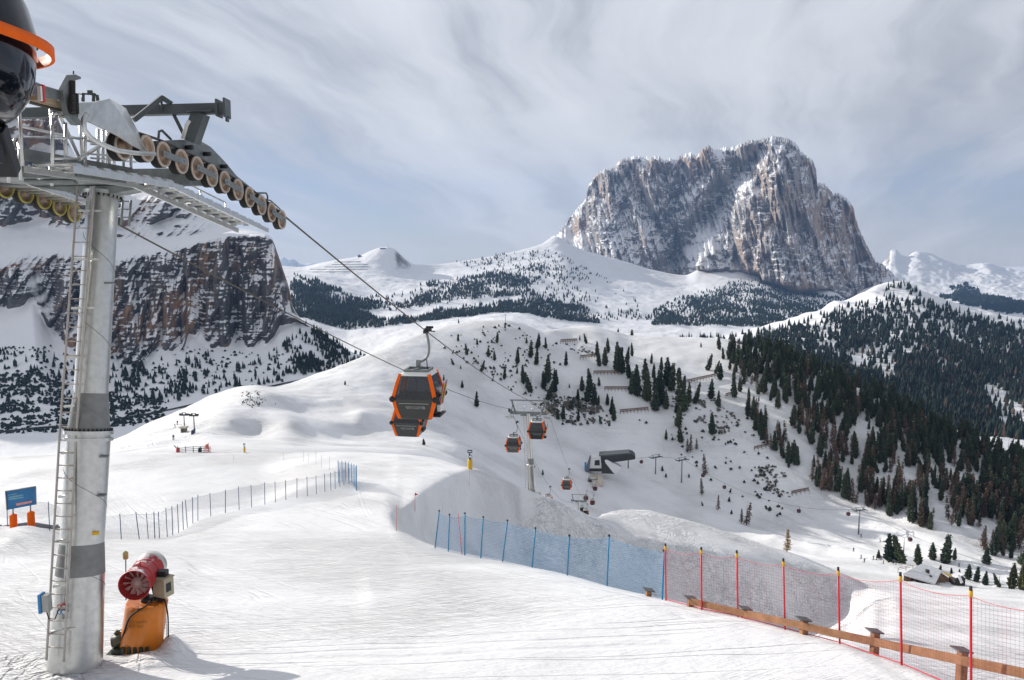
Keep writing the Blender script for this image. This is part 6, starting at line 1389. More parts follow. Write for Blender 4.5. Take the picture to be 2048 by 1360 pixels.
# ------------------------------------------------------------------ blue board on padded legs
def board():
    Y = 48.8; o = at(43, 1055, Y); t = empty('notice_board', o); tag(t, 'tilted blue notice board on two orange padded legs in the snow', 'notice board')
    P = lambda px, py, d=0: at(px, py, Y+d)-o
    q = MB(); c = [P(11,983),(P(71,973.5)),(P(72,1009)),(P(14,1020))]
    A_ = [q.bm.verts.new(v) for v in c]; B_ = [q.bm.verts.new(v+Vector((0,0.08,0))) for v in c]; q._f(A_); q._f(B_[::-1])
    for i in range(4): q._f([A_[i], A_[(i+1) % 4], B_[(i+1) % 4], B_[i]])
    pn = q.build('panel', mat('blue_board', (0.012,0.16,0.38), 0.5, var=0.25, vscale=0.8), t)
    mL = mat('worn_pale_lettering', (0.22,0.42,0.45), 0.6, var=0.6, vscale=1.5, var2=(0.03,0.20,0.42)); mP = mat('salmon_strip', (0.72,0.30,0.26), 0.6, var=0.2)
    def strip(pts, m, nm):
        b = MB(); b._f([b.bm.verts.new(P(px, py, -0.015)) for px, py in pts]); b.build(nm, m, pn)
    strip([(16,989.5),(34,986.5),(34,988.5),(16,991.5)], mL, 'faded_lettering'); strip([(17,993.5),(47,988),(47,991.5),(17,997)], mL, 'faded_lettering'); strip([(17,998),(48,993),(47,996),(18,1000)], mL, 'faded_lettering')
    strip([(32,1007),(65,1001),(63,1005.5),(33,1011.5)], mP, 'salmon_strip')
    for a, b in (((11,983),(14,1020)),((71,973),(72,1009)),((11,982.5),(71,973))): MB().tube([P(*a, -0.02), P(*b, -0.02)], 0.035, 6).build('frame_bar', M_GALVD, pn)
    for (x0, y0), (x1, y1) in (((26,1021),(27.5,1060)),((61,1015.5),(63,1056))):
        a, b = P(x0, y0, 0.05), P(x1, y1, 0.05); d = (a-b).normalized()
        lg = MB().lathe([(0.0,0.0),(0.20,0.0),(0.215,0.3),(0.215,(a-b).length-0.05),(0.16,(a-b).length),(0,(a-b).length)], Matrix.Translation(b-d*0.25) @ d.to_track_quat('Z','Y').to_matrix().to_4x4(), 14).build('padded_leg', M_ORANGE, t)
        MB().tube([a-d*0.3, a+d*0.25], 0.04, 6).build('steel_post', M_GALVD, lg)
board()
# ------------------------------------------------------------------ snow gun by the pylon
def snow_gun():
    f = ghit(283, 1303); Y = f.y; t = empty('snow_gun', f); tag(t, 'snow gun with red and white barrel on an orange padded tower beside the near pylon', 'snow gun')
    P = lambda px, py, d=0.0: at(px, py, Y+d)-f
    sc = (Y*CP-f.z*SP)/FPX                               # metres per pixel here
    a, b = P(281, 1302), P(294, 1203); d = b-a
    mo = mat('scuffed_orange_padding', (0.80,0.235,0.016), 0.36, var=0.18, vscale=2.0, bump=0.35, bscale=5, coat=0.25)
    q = MB(); n = 32; rings = []
    for i in range(9):
        s = i/8; c = a.lerp(b, s); rx = (41.5-1.2*s)*sc; ry = 0.36
        rings.append([q.bm.verts.new(c+Vector((rx*math.cos(2*math.pi*k/n)*(1+0.012*math.sin(3*k+i)), ry*math.sin(2*math.pi*k/n), 0.012*math.sin(k*1.7+i)))) for k in range(n)])
    for A_, B_ in zip(rings[:-1], rings[1:]):
        for k in range(n):
            fc = q._f([A_[k], A_[(k+1) % n], B_[(k+1) % n], B_[k]]); fc.smooth = True
    q._f(rings[-1]); pad = q.build('padded_tower', mo, t)
    bl = MB()
    bl.grid(lambda u, v: a.lerp(b, 0.70+0.05*v)+Vector((41*sc*math.cos(R(-118+52*u)), 0.366*math.sin(R(-118+52*u)), 0)), 8, 2)
    bl.grid(lambda u, v: a.lerp(b, 0.615+0.055*v)+Vector((41.2*sc*math.cos(R(-116+42*u)), 0.367*math.sin(R(-116+42*u)), 0)), 8, 2)
    bl.build('worn_lettering', mat('worn_dark_lettering', (0.28,0.10,0.02), 0.6, var=0.75, vscale=4.0, var2=(0.78,0.24,0.02)), pad)
    sm = MB().tube([P(271,1215,-0.40), P(276,1212,-0.40), P(277,1222,-0.40)], 0.008, 4).build('black_mark', M_DARK, pad)
    bs = MB(); bs.box(P(262,1302,0.05)+Vector((0.10,0,0.02)), (1.02,0.75,0.16)); bs.box(P(243,1296,-0.1), (0.3,0.4,0.10))
    for k in range(5): bs.box(P(246+12*k,1301,-0.36), (0.08,0.06,0.16))
    bs.build('base_frame', mat('dark_green_frame', (0.035,0.05,0.035), 0.6, var=0.3), t, 0.015)
    mt = MB(); m0 = P(236,1283,-0.1); mt.cyl(m0-Vector((0.12,0.05,-0.02)), m0+Vector((0.18,0.05,0.05)), 0.13, n=16); mt.cyl(P(230,1263,-0.05), P(244,1272,0.0), 0.06, n=12); mt.tube([P(237,1262,0), P(245,1258,0), P(253,1258,0.1)], 0.015, 6)
    mt.tube([m0+Vector((0.15,0,0)), P(244,1296,0)], 0.09, 10); mt.build('pump_motor', mat('olive_motor', (0.10,0.10,0.07), 0.5, var=0.4), t)
    # barrel: intake grille low and near, muzzle high and away
    i0, mz = P(268.5,1171,-0.52), P(303,1131,0.55); ax = (mz-i0); L_ = ax.length; axn = ax.normalized()
    x = axn.cross(Vector((0,0,1))).normalized(); yv = x.cross(axn); M = Matrix((x, yv, axn)).transposed().to_4x4(); M.translation = i0
    mr = bpy.data.materials.new('red_white_barrel'); mr.use_nodes = True; nt2 = mr.node_tree; pb = nt2.nodes['Principled BSDF']; tc2 = nt2.nodes.new('ShaderNodeTexCoord')
    nz = noise(nt2, tc2.outputs['Object'], 3.2, 7, 0.68); sp = nt2.nodes.new('ShaderNodeSeparateXYZ'); nt2.links.new(tc2.outputs['Object'], sp.inputs[0])
    frost = mth(nt2, 'ADD', mth(nt2, 'MULTIPLY', nz, 0.9), mth(nt2, 'MULTIPLY', mth(nt2, 'SUBTRACT', sp.outputs[2], (i0.z+mz.z)/2), 0.9))
    nt2.links.new(mixc(nt2, ramp(nt2, frost, [(0.69, 0), (0.77, 1)]), (0.40,0.026,0.026), (0.72,0.73,0.75)), pb.inputs['Base Color']); pb.inputs['Roughness'].default_value = 0.45
    br = MB().lathe([(0.34,0.0),(0.345,0.04),(0.325,0.06),(0.31,0.5),(0.315,0.9),(0.335,0.93),(0.315,0.96),(0.30,0.98)], M, 36)
    bar = br.build('barrel', mr, t)
    MB().lathe([(0.30,0.96),(0.325,0.98),(0.335,1.15),(0.33,L_+0.02),(0.30,L_+0.03),(0.29,L_),(0.0,L_-0.3)], M, 36).build('nozzle_ring', mat('pale_grey_ring', (0.55,0.55,0.53), 0.4, 0.3), bar)
    fn = MB(); fn.lathe([(0.0,0.08),(0.11,0.09),(0.12,0.2)], M, 20)
    for k in range(11):
        an = 2*math.pi*k/11
        fn._f([fn.bm.verts.new(M @ Vector(v)) for v in ((0.11*math.cos(an),0.11*math.sin(an),0.12),(0.29*math.cos(an+0.18),0.29*math.sin(an+0.18),0.11),(0.295*math.cos(an+0.52),0.295*math.sin(an+0.52),0.19),(0.11*math.cos(an+0.42),0.11*math.sin(an+0.42),0.19))])
    fn.build('fan', mat('pale_fan_blades', (0.50,0.46,0.42), 0.5), bar)
    MB().lathe([(0.0,0.35),(0.30,0.35)], M, 20).build('barrel_dark', M_DARK, bar)
    gr_ = MB()
    for k in range(-8, 9):
        w_ = math.sqrt(max(0, 0.335**2-(0.04*k)**2))
        gr_.tube([M @ Vector((0.04*k,-w_,0.0)), M @ Vector((0.04*k,w_,0.0))], 0.0028, 4, False); gr_.tube([M @ Vector((-w_,0.04*k,0.0)), M @ Vector((w_,0.04*k,0.0))], 0.0028, 4, False)
    gr_.tube([M @ Vector((0.34*math.cos(k*math.pi/16),0.34*math.sin(k*math.pi/16),0)) for k in range(32)], 0.012, 6, closed=True); gr_.build('intake_grille', M_RED, bar)
    bx = MB(); c = P(327,1173,0.05); bx.box(c, (0.33,0.30,0.42), Matrix.Rotation(-0.35, 3, 'Z')).box(c+Vector((0,0,0.23)), (0.37,0.34,0.03), Matrix.Rotation(-0.35, 3, 'Z'))
    cb = bx.build('control_cabinet', mat('beige_cabinet', (0.42,0.37,0.25), 0.5, var=0.12), t, 0.01)
    MB().box(c+Matrix.Rotation(-0.35, 3, 'Z') @ Vector((0.17,-0.02,0.02)), (0.015,0.14,0.20), Matrix.Rotation(-0.35, 3, 'Z')).build('meter_window', M_DARK, cb)
    MB().box(P(326,1146,0.1), (0.20,0.18,0.14)).box(P(318,1158,0.1), (0.12,0.12,0.16)).build('tilt_drive', M_DARK, t, 0.01)
    yk = MB(); yk.beam(P(312,1200,0.05), P(303,1160,0.05), 0.06, 0.06); yk.beam(P(290,1200,0), P(289,1180,0.0), 0.07, 0.07); yk.beam(P(295,1200,0.02), P(293,1180,0.0), 0.05, 0.05); yk.tube([P(308,1200,0), P(312,1190,0), P(305,1180,0)], 0.018, 6); yk.cyl(P(294,1206,0.05), P(294,1193,0.05), 0.14, n=12); yk.beam(P(322,1203,0.05), P(323,1190,0.05), 0.16, 0.12)
    yk.build('yoke', M_DARK, t)
    se = MB().mat(0).tube([P(252,1200,0.1), P(251.5,1120,0.1)], 0.012, 6).mat(1)
    se.lathe([(0.0,0.0),(0.05,0.0),(0.06,0.03),(0.06,0.15),(0.05,0.17),(0.0,0.20)], Matrix.Translation(P(251.5,1118,0.1)), 12); se.build('weather_sensor', [M_DARK, mat('yellowed_plastic', (0.52,0.42,0.16), 0.6)], t)
    hs = MB()
    hs.tube(catm([P(300,1203,-0.2), P(292,1212,-0.42), P(262,1232,-0.42), P(249,1262,-0.3), P(243,1284,-0.15)], 6), 0.022, 6)
    hs.tube(catm([P(318,1192,0), P(309,1200,-0.18), P(299,1196,-0.22), P(296,1184,-0.2)], 6), 0.016, 6); hs.tube(catm([P(325,1192,0.0), P(331,1205,-0.12), P(336,1235,-0.05), P(338,1290,0.1), P(352,1303,0.2)], 6), 0.018, 6)
    hs.build('hoses', M_RUBBER, t)
    nzr = MB()
    for k in range(28):
        an = 2*math.pi*k/28; nzr.cyl(M @ Vector((0.305*math.cos(an),0.305*math.sin(an),L_+0.0)), M @ Vector((0.29*math.cos(an),0.29*math.sin(an),L_+0.05)), 0.014, n=6)
    nzr.build('nozzles', M_GALVD, bar)
    cl_ = MB()
    for z_ in (0.32, 0.66): cl_.lathe([(0.312,z_),(0.325,z_+0.005),(0.325,z_+0.03),(0.312,z_+0.035)], M, 36)
    cl_.tube([M @ Vector((0.0,0.31,0.25)), M @ Vector((0.03,0.40,0.28)), M @ Vector((0.03,0.40,0.36)), M @ Vector((0.0,0.31,0.39))], 0.012, 6)
    cl_.build('barrel_bands', M_RED, bar)
    MB().tube([P(332,1195,0.1), P(332.5,1240,0.1), P(333,1276,0.1)], 0.006, 4).build('drain_cord', M_DARK, t)
snow_gun()
# ------------------------------------------------------------------ other snow guns, lances and marker poles
def small_gun(px, pyb, pyt, label, base_col, sheet, lo=60, kind='head'):
    f = sheet.hit(px, pyb, lo); sc = (f.y*CP-f.z*SP)/FPX; h = (pyb-pyt)*sc; t = empty('snow_gun', f); tag(t, label, 'snow gun', 'snow guns')
    MB().lathe([(0.0,h*0.48),(0.26*h/2.4,h*0.48),(0.29*h/2.4,h*0.44),(0.29*h/2.4,-0.4)], None, 14).build('padded_base', base_col, t)
    k = h/2.4
    b = MB(); b.cyl((0,0,h*0.46), (0,0,h*0.58), 0.10*k, n=10)
    b.lathe([(0.20*k,-0.16*k),(0.24*k,-0.1*k),(0.24*k,0.14*k),(0.2*k,0.18*k)], Matrix.Translation((0.05*k,0,h*0.62)) @ Matrix.Rotation(R(70), 4, 'X'), 16)
    b.box((-0.05*k,0,h*0.74), (0.16*k,0.16*k,0.28*k)); 
    hd = b.build('fan_head', M_POSTNAVY, t)
    r_ = MB(); c = Vector((0, 0, h*0.9))
    for dz in (-0.13*k, 0.13*k): r_.beam(c+Vector((-0.27*k,0,dz)), c+Vector((0.27*k,0,dz)), 0.14*k, 0.10*k)
    for dx in (-0.24*k, 0.24*k): r_.box(c+Vector((dx,0,0)), (0.09*k,0.14*k,0.18*k))
    r_.build('control_frame', M_POSTNAVY, hd)
M_YPAD = mat('yellow_padding', (0.75,0.45,0.02), 0.5, var=0.15)
small_gun(940, 938, 898, 'dark blue snow gun on a yellow padded post at the edge of the lit piste', M_YPAD, A, 120)
small_gun(489, 904.5, 886, 'dark snow gun on a yellow post peeking over the piste crest', M_YPAD, B, 7)
def stick(px, pyb, pyt, label, m, sheet=A, r=0.018, lo=30, flag=None, group=None, lean=0.0):
    f = ghit(px, pyb) if lo == 20 else sheet.hit(px, pyb, lo); h = at(px+lean, pyt, f.y)-f; o = MB(); o.mat(0).tube([-h*0.15, h], r, 6)
    if flag:
        o.mat(1); a = h*0.99
        o._f([o.bm.verts.new(v) for v in (a, a+Vector((0.26,0.02,-0.16)), a-h*0.16)]); o._f([o.bm.verts.new(v) for v in (a+Vector((0,0.012,0)), a-h*0.16+Vector((0,0.012,0)), a+Vector((0.26,0.032,-0.16)))])
    ob = o.build('marker_pole', [m, m], None, 0, f); return tag(ob, label, 'marker pole', group)
M_STICK = mat('weathered_orange_pole', (0.62,0.17,0.08), 0.6); M_THIN = mat('thin_grey_pole', (0.42,0.38,0.36), 0.6)
stick(830, 1022, 985, 'red marker pole with a small flag on the rim of the bank', M_REDPOST, flag=True, lo=90)
stick(793, 1062, 1011, 'bare orange marker pole where the bank begins', M_STICK, lo=60)
stick(924, 1101, 1027, 'leaning pink pole between the blue fence posts', M_PINKPOST, r=0.022, lo=20, lean=-8)
stick(939, 972, 941, 'faint thin pole just under the yellow snow gun', M_STICK, r=0.012, lo=100)
for px, b_, t_, lab in ((567,921,905,'thin pole far left on the piste crest'),(607,924,902,'thin pole beside the tallest stick on the crest'),(617,925,907,'thin pole with a shadowed heap of snow at its foot'),(632,929,900,'tallest thin pole near the bunched blue net'),(643,936,911,'thin pole left of the bunched blue net'),(659,941,913,'thin pole nearest the bunched blue net'),(467,921,910,'short thin pole alone on the crest')):
    stick(px, b_, t_, lab, M_THIN, r=0.014, lo=110, group='thin poles on the piste crest')
def left_hill():
    p = B.hit(369, 862, 20); sc = (p.y*CP-p.z*SP)/FPX
    def T(px, b_, t_, lab):
        g = B.hit(px, b_, 20); h = (b_-t_)*sc; t = empty('lift_pylon', g); tag(t, lab, 'lift pylon', 'pylons of the drag lift on the near hill')
        MB().cyl((0,0,-1), (0,0,h), 0.22, 0.16, 8).build('pole', M_STEEL, t); MB().box((0,0,h), (17*sc,0.5,0.45)).box((0,0,h+0.75), (9*sc,0.2,0.2)).build('crossarm', M_STEEL, t)
        w_ = MB()
        for s in (-1, -0.5, 0.5, 1): w_.cyl((s*8*sc,-0.3,h+0.3), (s*8*sc,0.3,h+0.3), 0.28, n=10)
        w_.build('wheels', M_DARK, t)
    T(369, 856, 829, 'thin lift pylon rising behind the little hut on the near hill'); T(389, 866, 832, 'thin lift pylon with a dark drive box on the near hill')
    g = B.hit(368, 864, 20); t = empty('lift_hut', g); tag(t, 'little olive lift hut with a pale flat roof on the near hill', 'hut')
    MB().box((0,0,0.6), (9*sc,1.6,1.7)).build('wall', mat('olive_wall', (0.14,0.13,0.08), 0.7), t); MB().box((0,0,1.6), (14*sc,2.4,0.35)).build('roof', mat('pale_roof', (0.42,0.40,0.34), 0.7), t); MB().box((-0.1,-0.82,0.7), (4*sc,0.06,0.6)).build('window', M_GLASS, t)
    g = B.hit(387, 868, 20); t = MB().box((0,0,0.75), (6*sc,0.8,1.0)).box((-2*sc,0,0.3), (3*sc,1.0,0.9)).box((2*sc,0.1,1.4), (3*sc,0.6,0.5)).build('drive_box', M_POSTNAVY, None, 0.05, g); tag(t, 'dark drive box at the foot of the drag lift pylon', 'drive box')
    for px, b_, t_, m, lab, ln in ((356,904,891,M_RED,'snow lance with red padded foot and leaning grey pipe on the near hill',-8),(400,904,896,M_DARK,'dark snow lance leaning beside the crossing fence on the near hill',4),(414,897,887,M_STICK,'orange snow lance leaning on the near hill',3)):
        g = B.hit(px, b_, 7); t = empty('snow_lance', g); tag(t, lab, 'snow lance', 'snow lances on the near hill'); MB().lathe([(0,0.95),(0.38,0.9),(0.42,-0.3)], None, 10).build('padded_foot', m, t)
        h = at(px+ln, t_, g.y)-g; MB().tube([(0,0,0.6), h], 0.10, 6).build('lance_pipe', M_STEEL if m is M_RED else m, t)
    g = B.hit(398, 904.5, 7); t = empty('crossing_fence', g); tag(t, 'low dark rail fence with a reddish net end on the near hill', 'fence')
    r_ = MB(); 
    for z in (0.35, 0.75, 1.15): r_.beam((-4.6,0,z*0.7), (-1.2,0.1,z), 0.06, 0.09).beam((-1.2,0.1,z), (2.2,0.2,z), 0.06, 0.09)
    r_.build('rails', M_STEEL, t)
    for x in (-4.5,-2.8,-1.2,0.4,2.0): MB().box((x,0.05,0.4), (0.12,0.12,1.7)).build('post', M_STEEL, t)
    make_net('net', [(Vector((1.0,-0.1,0)), Vector((1.0,-0.1,1.2))), (Vector((2.6,-0.1,0)), Vector((2.6,-0.1,1.3)))], net_mat('pink_net', (0.6,0.12,0.12), 0.2, 0.3), t)
left_hill()
# ------------------------------------------------------------------ snow fences on the dome
M_BROWN = mat('brown_snow_fence', (0.17,0.095,0.065), 0.8, var=0.3, vscale=0.6)
def snow_fence(x0, y0, x1, y1, label, hp=8, sheet=B, lo=60):
    a, b = sheet.hit(x0, y0, lo), sheet.hit(x1, y1, lo); sc = (a.y*CP-a.z*SP)/FPX; t = empty('snow_fence', a); tag(t, label, 'snow fence', 'brown snow fences on the slopes')
    d = b-a; L_ = d.length; n = max(4, int(L_/2.2)); h = hp*sc
    for i in range(n+1):
        f = sheet.hit(x0+(x1-x0)*i/n, y0+(y1-y0)*i/n, lo)-a; MB().beam(f-Vector((0,0,0.5)), f+Vector((0.1,0.35,h)), 0.16, 0.16).beam(f+Vector((0.25,-1.0,-0.3)), f+Vector((0.1,0.25,h*0.7)), 0.12, 0.12).build('post', M_BROWN, t)
    pl = MB()
    for i in range(n):
        f0 = sheet.hit(x0+(x1-x0)*i/n, y0+(y1-y0)*i/n, lo)-a; f1 = sheet.hit(x0+(x1-x0)*(i+1)/n, y0+(y1-y0)*(i+1)/n, lo)-a
        for s in (0.45, 0.65, 0.85, 1.0): o = Vector((0.1*s,0.35*s-0.12,h*s)); pl.beam(f0+o, f1+o, 0.08, h*0.13)
    pl.build('planks', M_BROWN, t)
for q in ((1121,687,1154,685,'topmost short brown snow fence near the dome summit'),(1160,718.5,1189,716,'brown snow fence second from the top of the dome'),(1187,749.5,1236,749,'brown snow fence third from the top of the dome'),(1209,781,1257,781,'brown snow fence fourth from the top beside the pine clumps'),(1240,827,1296,822,'lowest and longest brown snow fence under the pine clumps'),(1371,768,1435,754,'long brown snow fence climbing toward the shoulder wood'),(1451,795,1468,791,'short brown snow fence at the edge of the shoulder wood')): snow_fence(*q)
snow_fence(1583, 990, 1617, 983, 'brown snow fence inside the lower part of the shoulder wood', 8, B, 40)
snow_fence(1508, 900, 1538, 893, 'brown snow fence in the bare strip of the shoulder wood', 7, B, 40)
M_ROCK = mat('dark_outcrop_rock', (0.075,0.068,0.062), 0.9, var=0.5, vscale=0.7, var2=(0.17,0.15,0.13))
def dens_R(px, py, sh):
    P = lambda *p: inpoly(px, py, list(p)).astype(float)
    return (1.0*P((1060,805),(1095,785),(1150,795),(1205,815),(1222,850),(1150,850),(1105,835))+0.5*P((1128,690),(1165,690),(1190,708),(1150,704))+0.6*P((1380,800),(1440,800),(1480,850),(1440,870),(1395,840))+0.35*P((1335,795),(1350,790),(1375,830),(1360,835))+0.35*P((1500,940),(1560,930),(1600,1000),(1540,990)))*(0.05+0.95*clump(sh, 7, 9, 2.0, 0.0, 0.22))
forest('outcrop_rocks', B, 900, dens_R, 0.35, 1.1, M_ROCK, 51, 0.95, 60)
def dens_S(px, py, sh):
    P = lambda *p: inpoly(px, py, list(p)).astype(float)
    return (1.0*P((484,785),(520,780),(530,800),(515,815),(482,812))+0.15*P((535,805),(545,802),(548,812),(538,814)))*(0.1+0.9*clump(sh, 3, 3, 2.0, 0.0, 0.2))
forest('bush_twigs', B, 130, dens_S, 0.25, 0.7, M_ROCK, 53, 0.4, 20, )
# ------------------------------------------------------------------ far plateau: summit mast, barriers
def far_summit():
    o = D.hit(776, 497, 40); sc = (o.y*CP-o.z*SP)/FPX
    t = empty('summit_mast', o); tag(t, 'thin mast and flat cabin on top of the far white summit', 'mast'); MB().cyl((0,0,-5), (0,0,9*sc), 0.9, 0.5, 6).build('mast', M_DARK, t); MB().box((-10*sc,0,0), (11*sc,10,2.2*sc)).build('cabin', M_WOODG, t)
    o = D.hit(719, 514, 40); t = MB().box((0,0,1.5*sc), (6*sc,12,4*sc)).box((-1*sc,0,3.5*sc), (3*sc,8,2*sc)).build('summit_station', M_WOODG, None, 0, o); tag(t, 'small dark lift station on the shoulder of the far white summit', 'lift station')
    for i, (x0, x1, y) in enumerate(((668,722,524),(664,735,529),(650,738,534),(620,736,539),(615,700,544))):
        a, b = D.hit(x0, y+0.6, 40), D.hit(x1, y, 40); 
        pts = [D.hit(x0+(x1-x0)*k/8, y+0.6-0.6*k/8, 40) for k in range(9)]; m = MB()
        for p, q in zip(pts[:-1], pts[1:]): m.beam(p-pts[0]+EZ*1.6, q-pts[0]+EZ*1.6, 0.8, 2.3)
        tag(m.build('avalanche_barrier', M_WOODG, None, 0, pts[0]), ('topmost','second','third','fourth','lowest')[i]+' of the thin avalanche barriers below the far white summit', 'barrier', 'avalanche barriers on the far summit')
    g = B.hit(1011, 642, 60); t = MB().cyl((0,0,-1), (0,0,4.6), 0.16, n=6).beam((-0.9,0,4.3), (0.9,0,4.3), 0.2, 0.2).build('summit_pole', M_DARK, None, 0, g); tag(t, 'small dark pole standing on the summit of the dome', 'pole')
far_summit()
def road():
    for nm, pts in (('valley_road', ((215,842),(300,829),(380,812),(470,790),(560,770),(600,762))), ('lower_valley_road', ((-40,873),(0,866),(80,857),(150,853)))):
        P = [C.hit(x, y, 5) for x, y in pts]; P = catm(P, 5); b = MB()
        for p, q in zip(P[:-1], P[1:]): b.beam(p+EZ*0.9, q+EZ*0.9, 3.0, 1.8)
        tag(b.build(nm, mat('dark_road_wall', (0.05,0.048,0.05), 0.9)), kind='structure')
road()
# ------------------------------------------------------------------ hut and kiosk on the valley floor
def hut():
    o = B.hit(1845, 1166, 12); Y = o.y; t = empty('mountain_hut', o); tag(t, 'brown wooden mountain hut with a big snowy roof on the valley floor', 'hut')
    P = lambda px, py, d=0.0: at(px, py, Y+d)-o
    mw = mat('brown_hut_boards', (0.22,0.115,0.055), 0.75, var=0.35, vscale=1.2); md = mat('dark_hut_boards', (0.035,0.03,0.03), 0.8)
    el, er, rl, rr, gr_ = P(1806,1150.5,0), P(1870,1170,-1.2), P(1843,1130,11), P(1883,1143.5,9.5), P(1903,1157,11.5)
    fl = P(1862,1134,19)
    b = MB(); th = Vector((0,0,0.45))
    for quad in ((el, er, rr, rl), (rl, rr, gr_, fl)):
        A_ = [b.bm.verts.new(v) for v in quad]; C_ = [b.bm.verts.new(v+th) for v in quad]; b._f(C_); b._f(A_[::-1])
        for i in range(4): b._f([A_[i], A_[(i+1) % 4], C_[(i+1) % 4], C_[i]])
    rf = b.build('roof', M_SNOWMID, t)
    w = MB(); dz = Vector((0,0,-2.6)); i1 = Vector((0.5,0.7,0))
    a, c, d, e = el+Vector((0.5,0.5,0)), er+Vector((-0.4,0.6,0)), rr+Vector((-0.5,0,-0.05)), gr_+Vector((-0.5,-0.2,0))
    w._f([w.bm.verts.new(v) for v in (a, c, c+dz, a+dz)])
    w._f([w.bm.verts.new(v) for v in (c, d, e, e+dz, c+dz)])
    w._f([w.bm.verts.new(v) for v in (a, rl, d, c)])
    w.build('wall', mw, t)
    for f in (0.12, 0.3, 0.48, 0.66, 0.84):
        p = a.lerp(c, f)+Vector((0,-0.05,-0.9)); u = (c-a).normalized(); q = MB(); q._f([q.bm.verts.new(v) for v in (p-u*0.5, p+u*0.5, p+u*0.5+EZ*0.8, p-u*0.5+EZ*0.8)]); q.build('window', M_GLASS, t)
    for f in (0.35, 0.65):
        p = c.lerp(e, f)+Vector((0.05,-0.05,-0.9)); u = (e-c).normalized(); q = MB(); q._f([q.bm.verts.new(v) for v in (p-u*0.5, p+u*0.5, p+u*0.5+EZ*0.8, p-u*0.5+EZ*0.8)]); q.build('window', M_GLASS, t)
    ch = rl.lerp(rr, 0.35); MB().box(el.lerp(rl, 0.55).lerp(er.lerp(rr, 0.55), 0.55)+EZ*0.6, (0.9,0.9,1.5)).box(el.lerp(rl, 0.35).lerp(er.lerp(rr, 0.35), 0.75)+EZ*0.4, (0.6,0.6,0.9)).build('chimney', md, rf)
    aw = MB(); aw._f([aw.bm.verts.new(v) for v in (P(1886,1146,3.6), P(1890,1144,4), P(1905,1151,3.6), P(1901,1154,3.2))]); aw.build('awning', mat('yellow_awning', (0.75,0.50,0.14), 0.6), t)
    an = MB().box(P(1914,1160,5), (3.2,3.4,2.6)).build('annex', md, t); MB().beam(P(1906,1153,4), P(1922,1147,5), 2.2, 0.25).beam(P(1917,1150,3), P(1924,1166,2), 1.2, 0.2).build('annex_roof', M_SNOWMID, an)
    r_ = MB(); q = [P(1796,1142,3), P(1812,1138,5.5), P(1826,1136,7)]
    for v in q: r_.tube([v-EZ*0.6, v+EZ*0.9], 0.08, 5)
    r_.tube([v+EZ*0.9 for v in q], 0.07, 5); r_.tube([v+EZ*0.4 for v in q], 0.06, 5); r_.build('terrace_railing', mw, t)
hut()
def kiosk():
    o = B.hit(1669, 1131, 20); sc = (o.y*CP-o.z*SP)/FPX; t = empty('round_kiosk', o); tag(t, 'round kiosk with dark umbrella roof and low wall on the piste', 'kiosk')
    MB().lathe([(12.5*sc,0.0),(12.5*sc,1.3),(11.6*sc,1.3),(11.6*sc,0.0)], None, 22, R(10), R(330)).build('wall', mat('weathered_bar_wood', (0.30,0.24,0.19), 0.7, var=0.3, vscale=1), t)
    MB().lathe([(0,3.9),(11*sc,3.0),(11*sc,2.85),(0,3.6)], None, 14).build('roof', M_DARK, t); MB().cyl((0,0,-0.3), (0,0,3.7), 0.12, n=8).build('pole', M_STEEL, t)
    make_net('net', [(Vector((9*sc,-8*sc,0)), Vector((9*sc,-8*sc,1.1))), (Vector((16*sc,-3*sc,0)), Vector((16*sc,-3*sc,1.2))), (Vector((19*sc,4*sc,0)), Vector((19*sc,4*sc,1.2)))], net_mat('kiosk_red_net', (0.62,0.08,0.10), 0.2, 0.35), t)
kiosk()
# ------------------------------------------------------------------ people
def mat_person():
    m = bpy.data.materials.new('ski_clothing'); m.use_nodes = True; t = m.node_tree; p = t.nodes['Principled BSDF']; p.inputs['Roughness'].default_value = 0.75
    tc = t.nodes.new('ShaderNodeTexCoord'); s = t.nodes.new('ShaderNodeSeparateXYZ'); t.links.new(tc.outputs['Object'], s.inputs[0]); oi = t.nodes.new('ShaderNodeObjectInfo')
    jk = ramp(t, oi.outputs['Random'], [(0.0,(0.03,0.03,0.05)),(0.25,(0.25,0.03,0.03)),(0.5,(0.02,0.06,0.16)),(0.75,(0.05,0.045,0.04))], 'CONSTANT')
    c = mixc(t, mth(t, 'GREATER_THAN', s.outputs[2], 0.92), (0.022,0.022,0.028), jk)
    c = mixc(t, mth(t, 'GREATER_THAN', s.outputs[2], 1.52), c, (0.40,0.26,0.20)); c = mixc(t, mth(t, 'GREATER_THAN', s.outputs[2], 1.66), c, (0.03,0.03,0.035))
    t.links.new(c, p.inputs['Base Color']); return m
M_PERSON = mat_person()
def skin_person(name, J, E_, Rr):
    me = bpy.data.meshes.new(name); me.from_pydata(J, E_, []); o = bpy.data.objects.new(name, me); COL.objects.link(o)
    bm = bmesh.new(); bm.from_mesh(me); l = bm.verts.layers.skin.verify()
    for v, r in zip(bm.verts, Rr): v[l].radius = (r, r)
    bm.verts.ensure_lookup_table(); bm.verts[0][l].use_root = True; bm.to_mesh(me); bm.free()
    o.modifiers.new('skin', 'SKIN'); s = o.modifiers.new('sub', 'SUBSURF'); s.levels = 1; s.render_levels = 1; me.materials.append(M_PERSON); return o
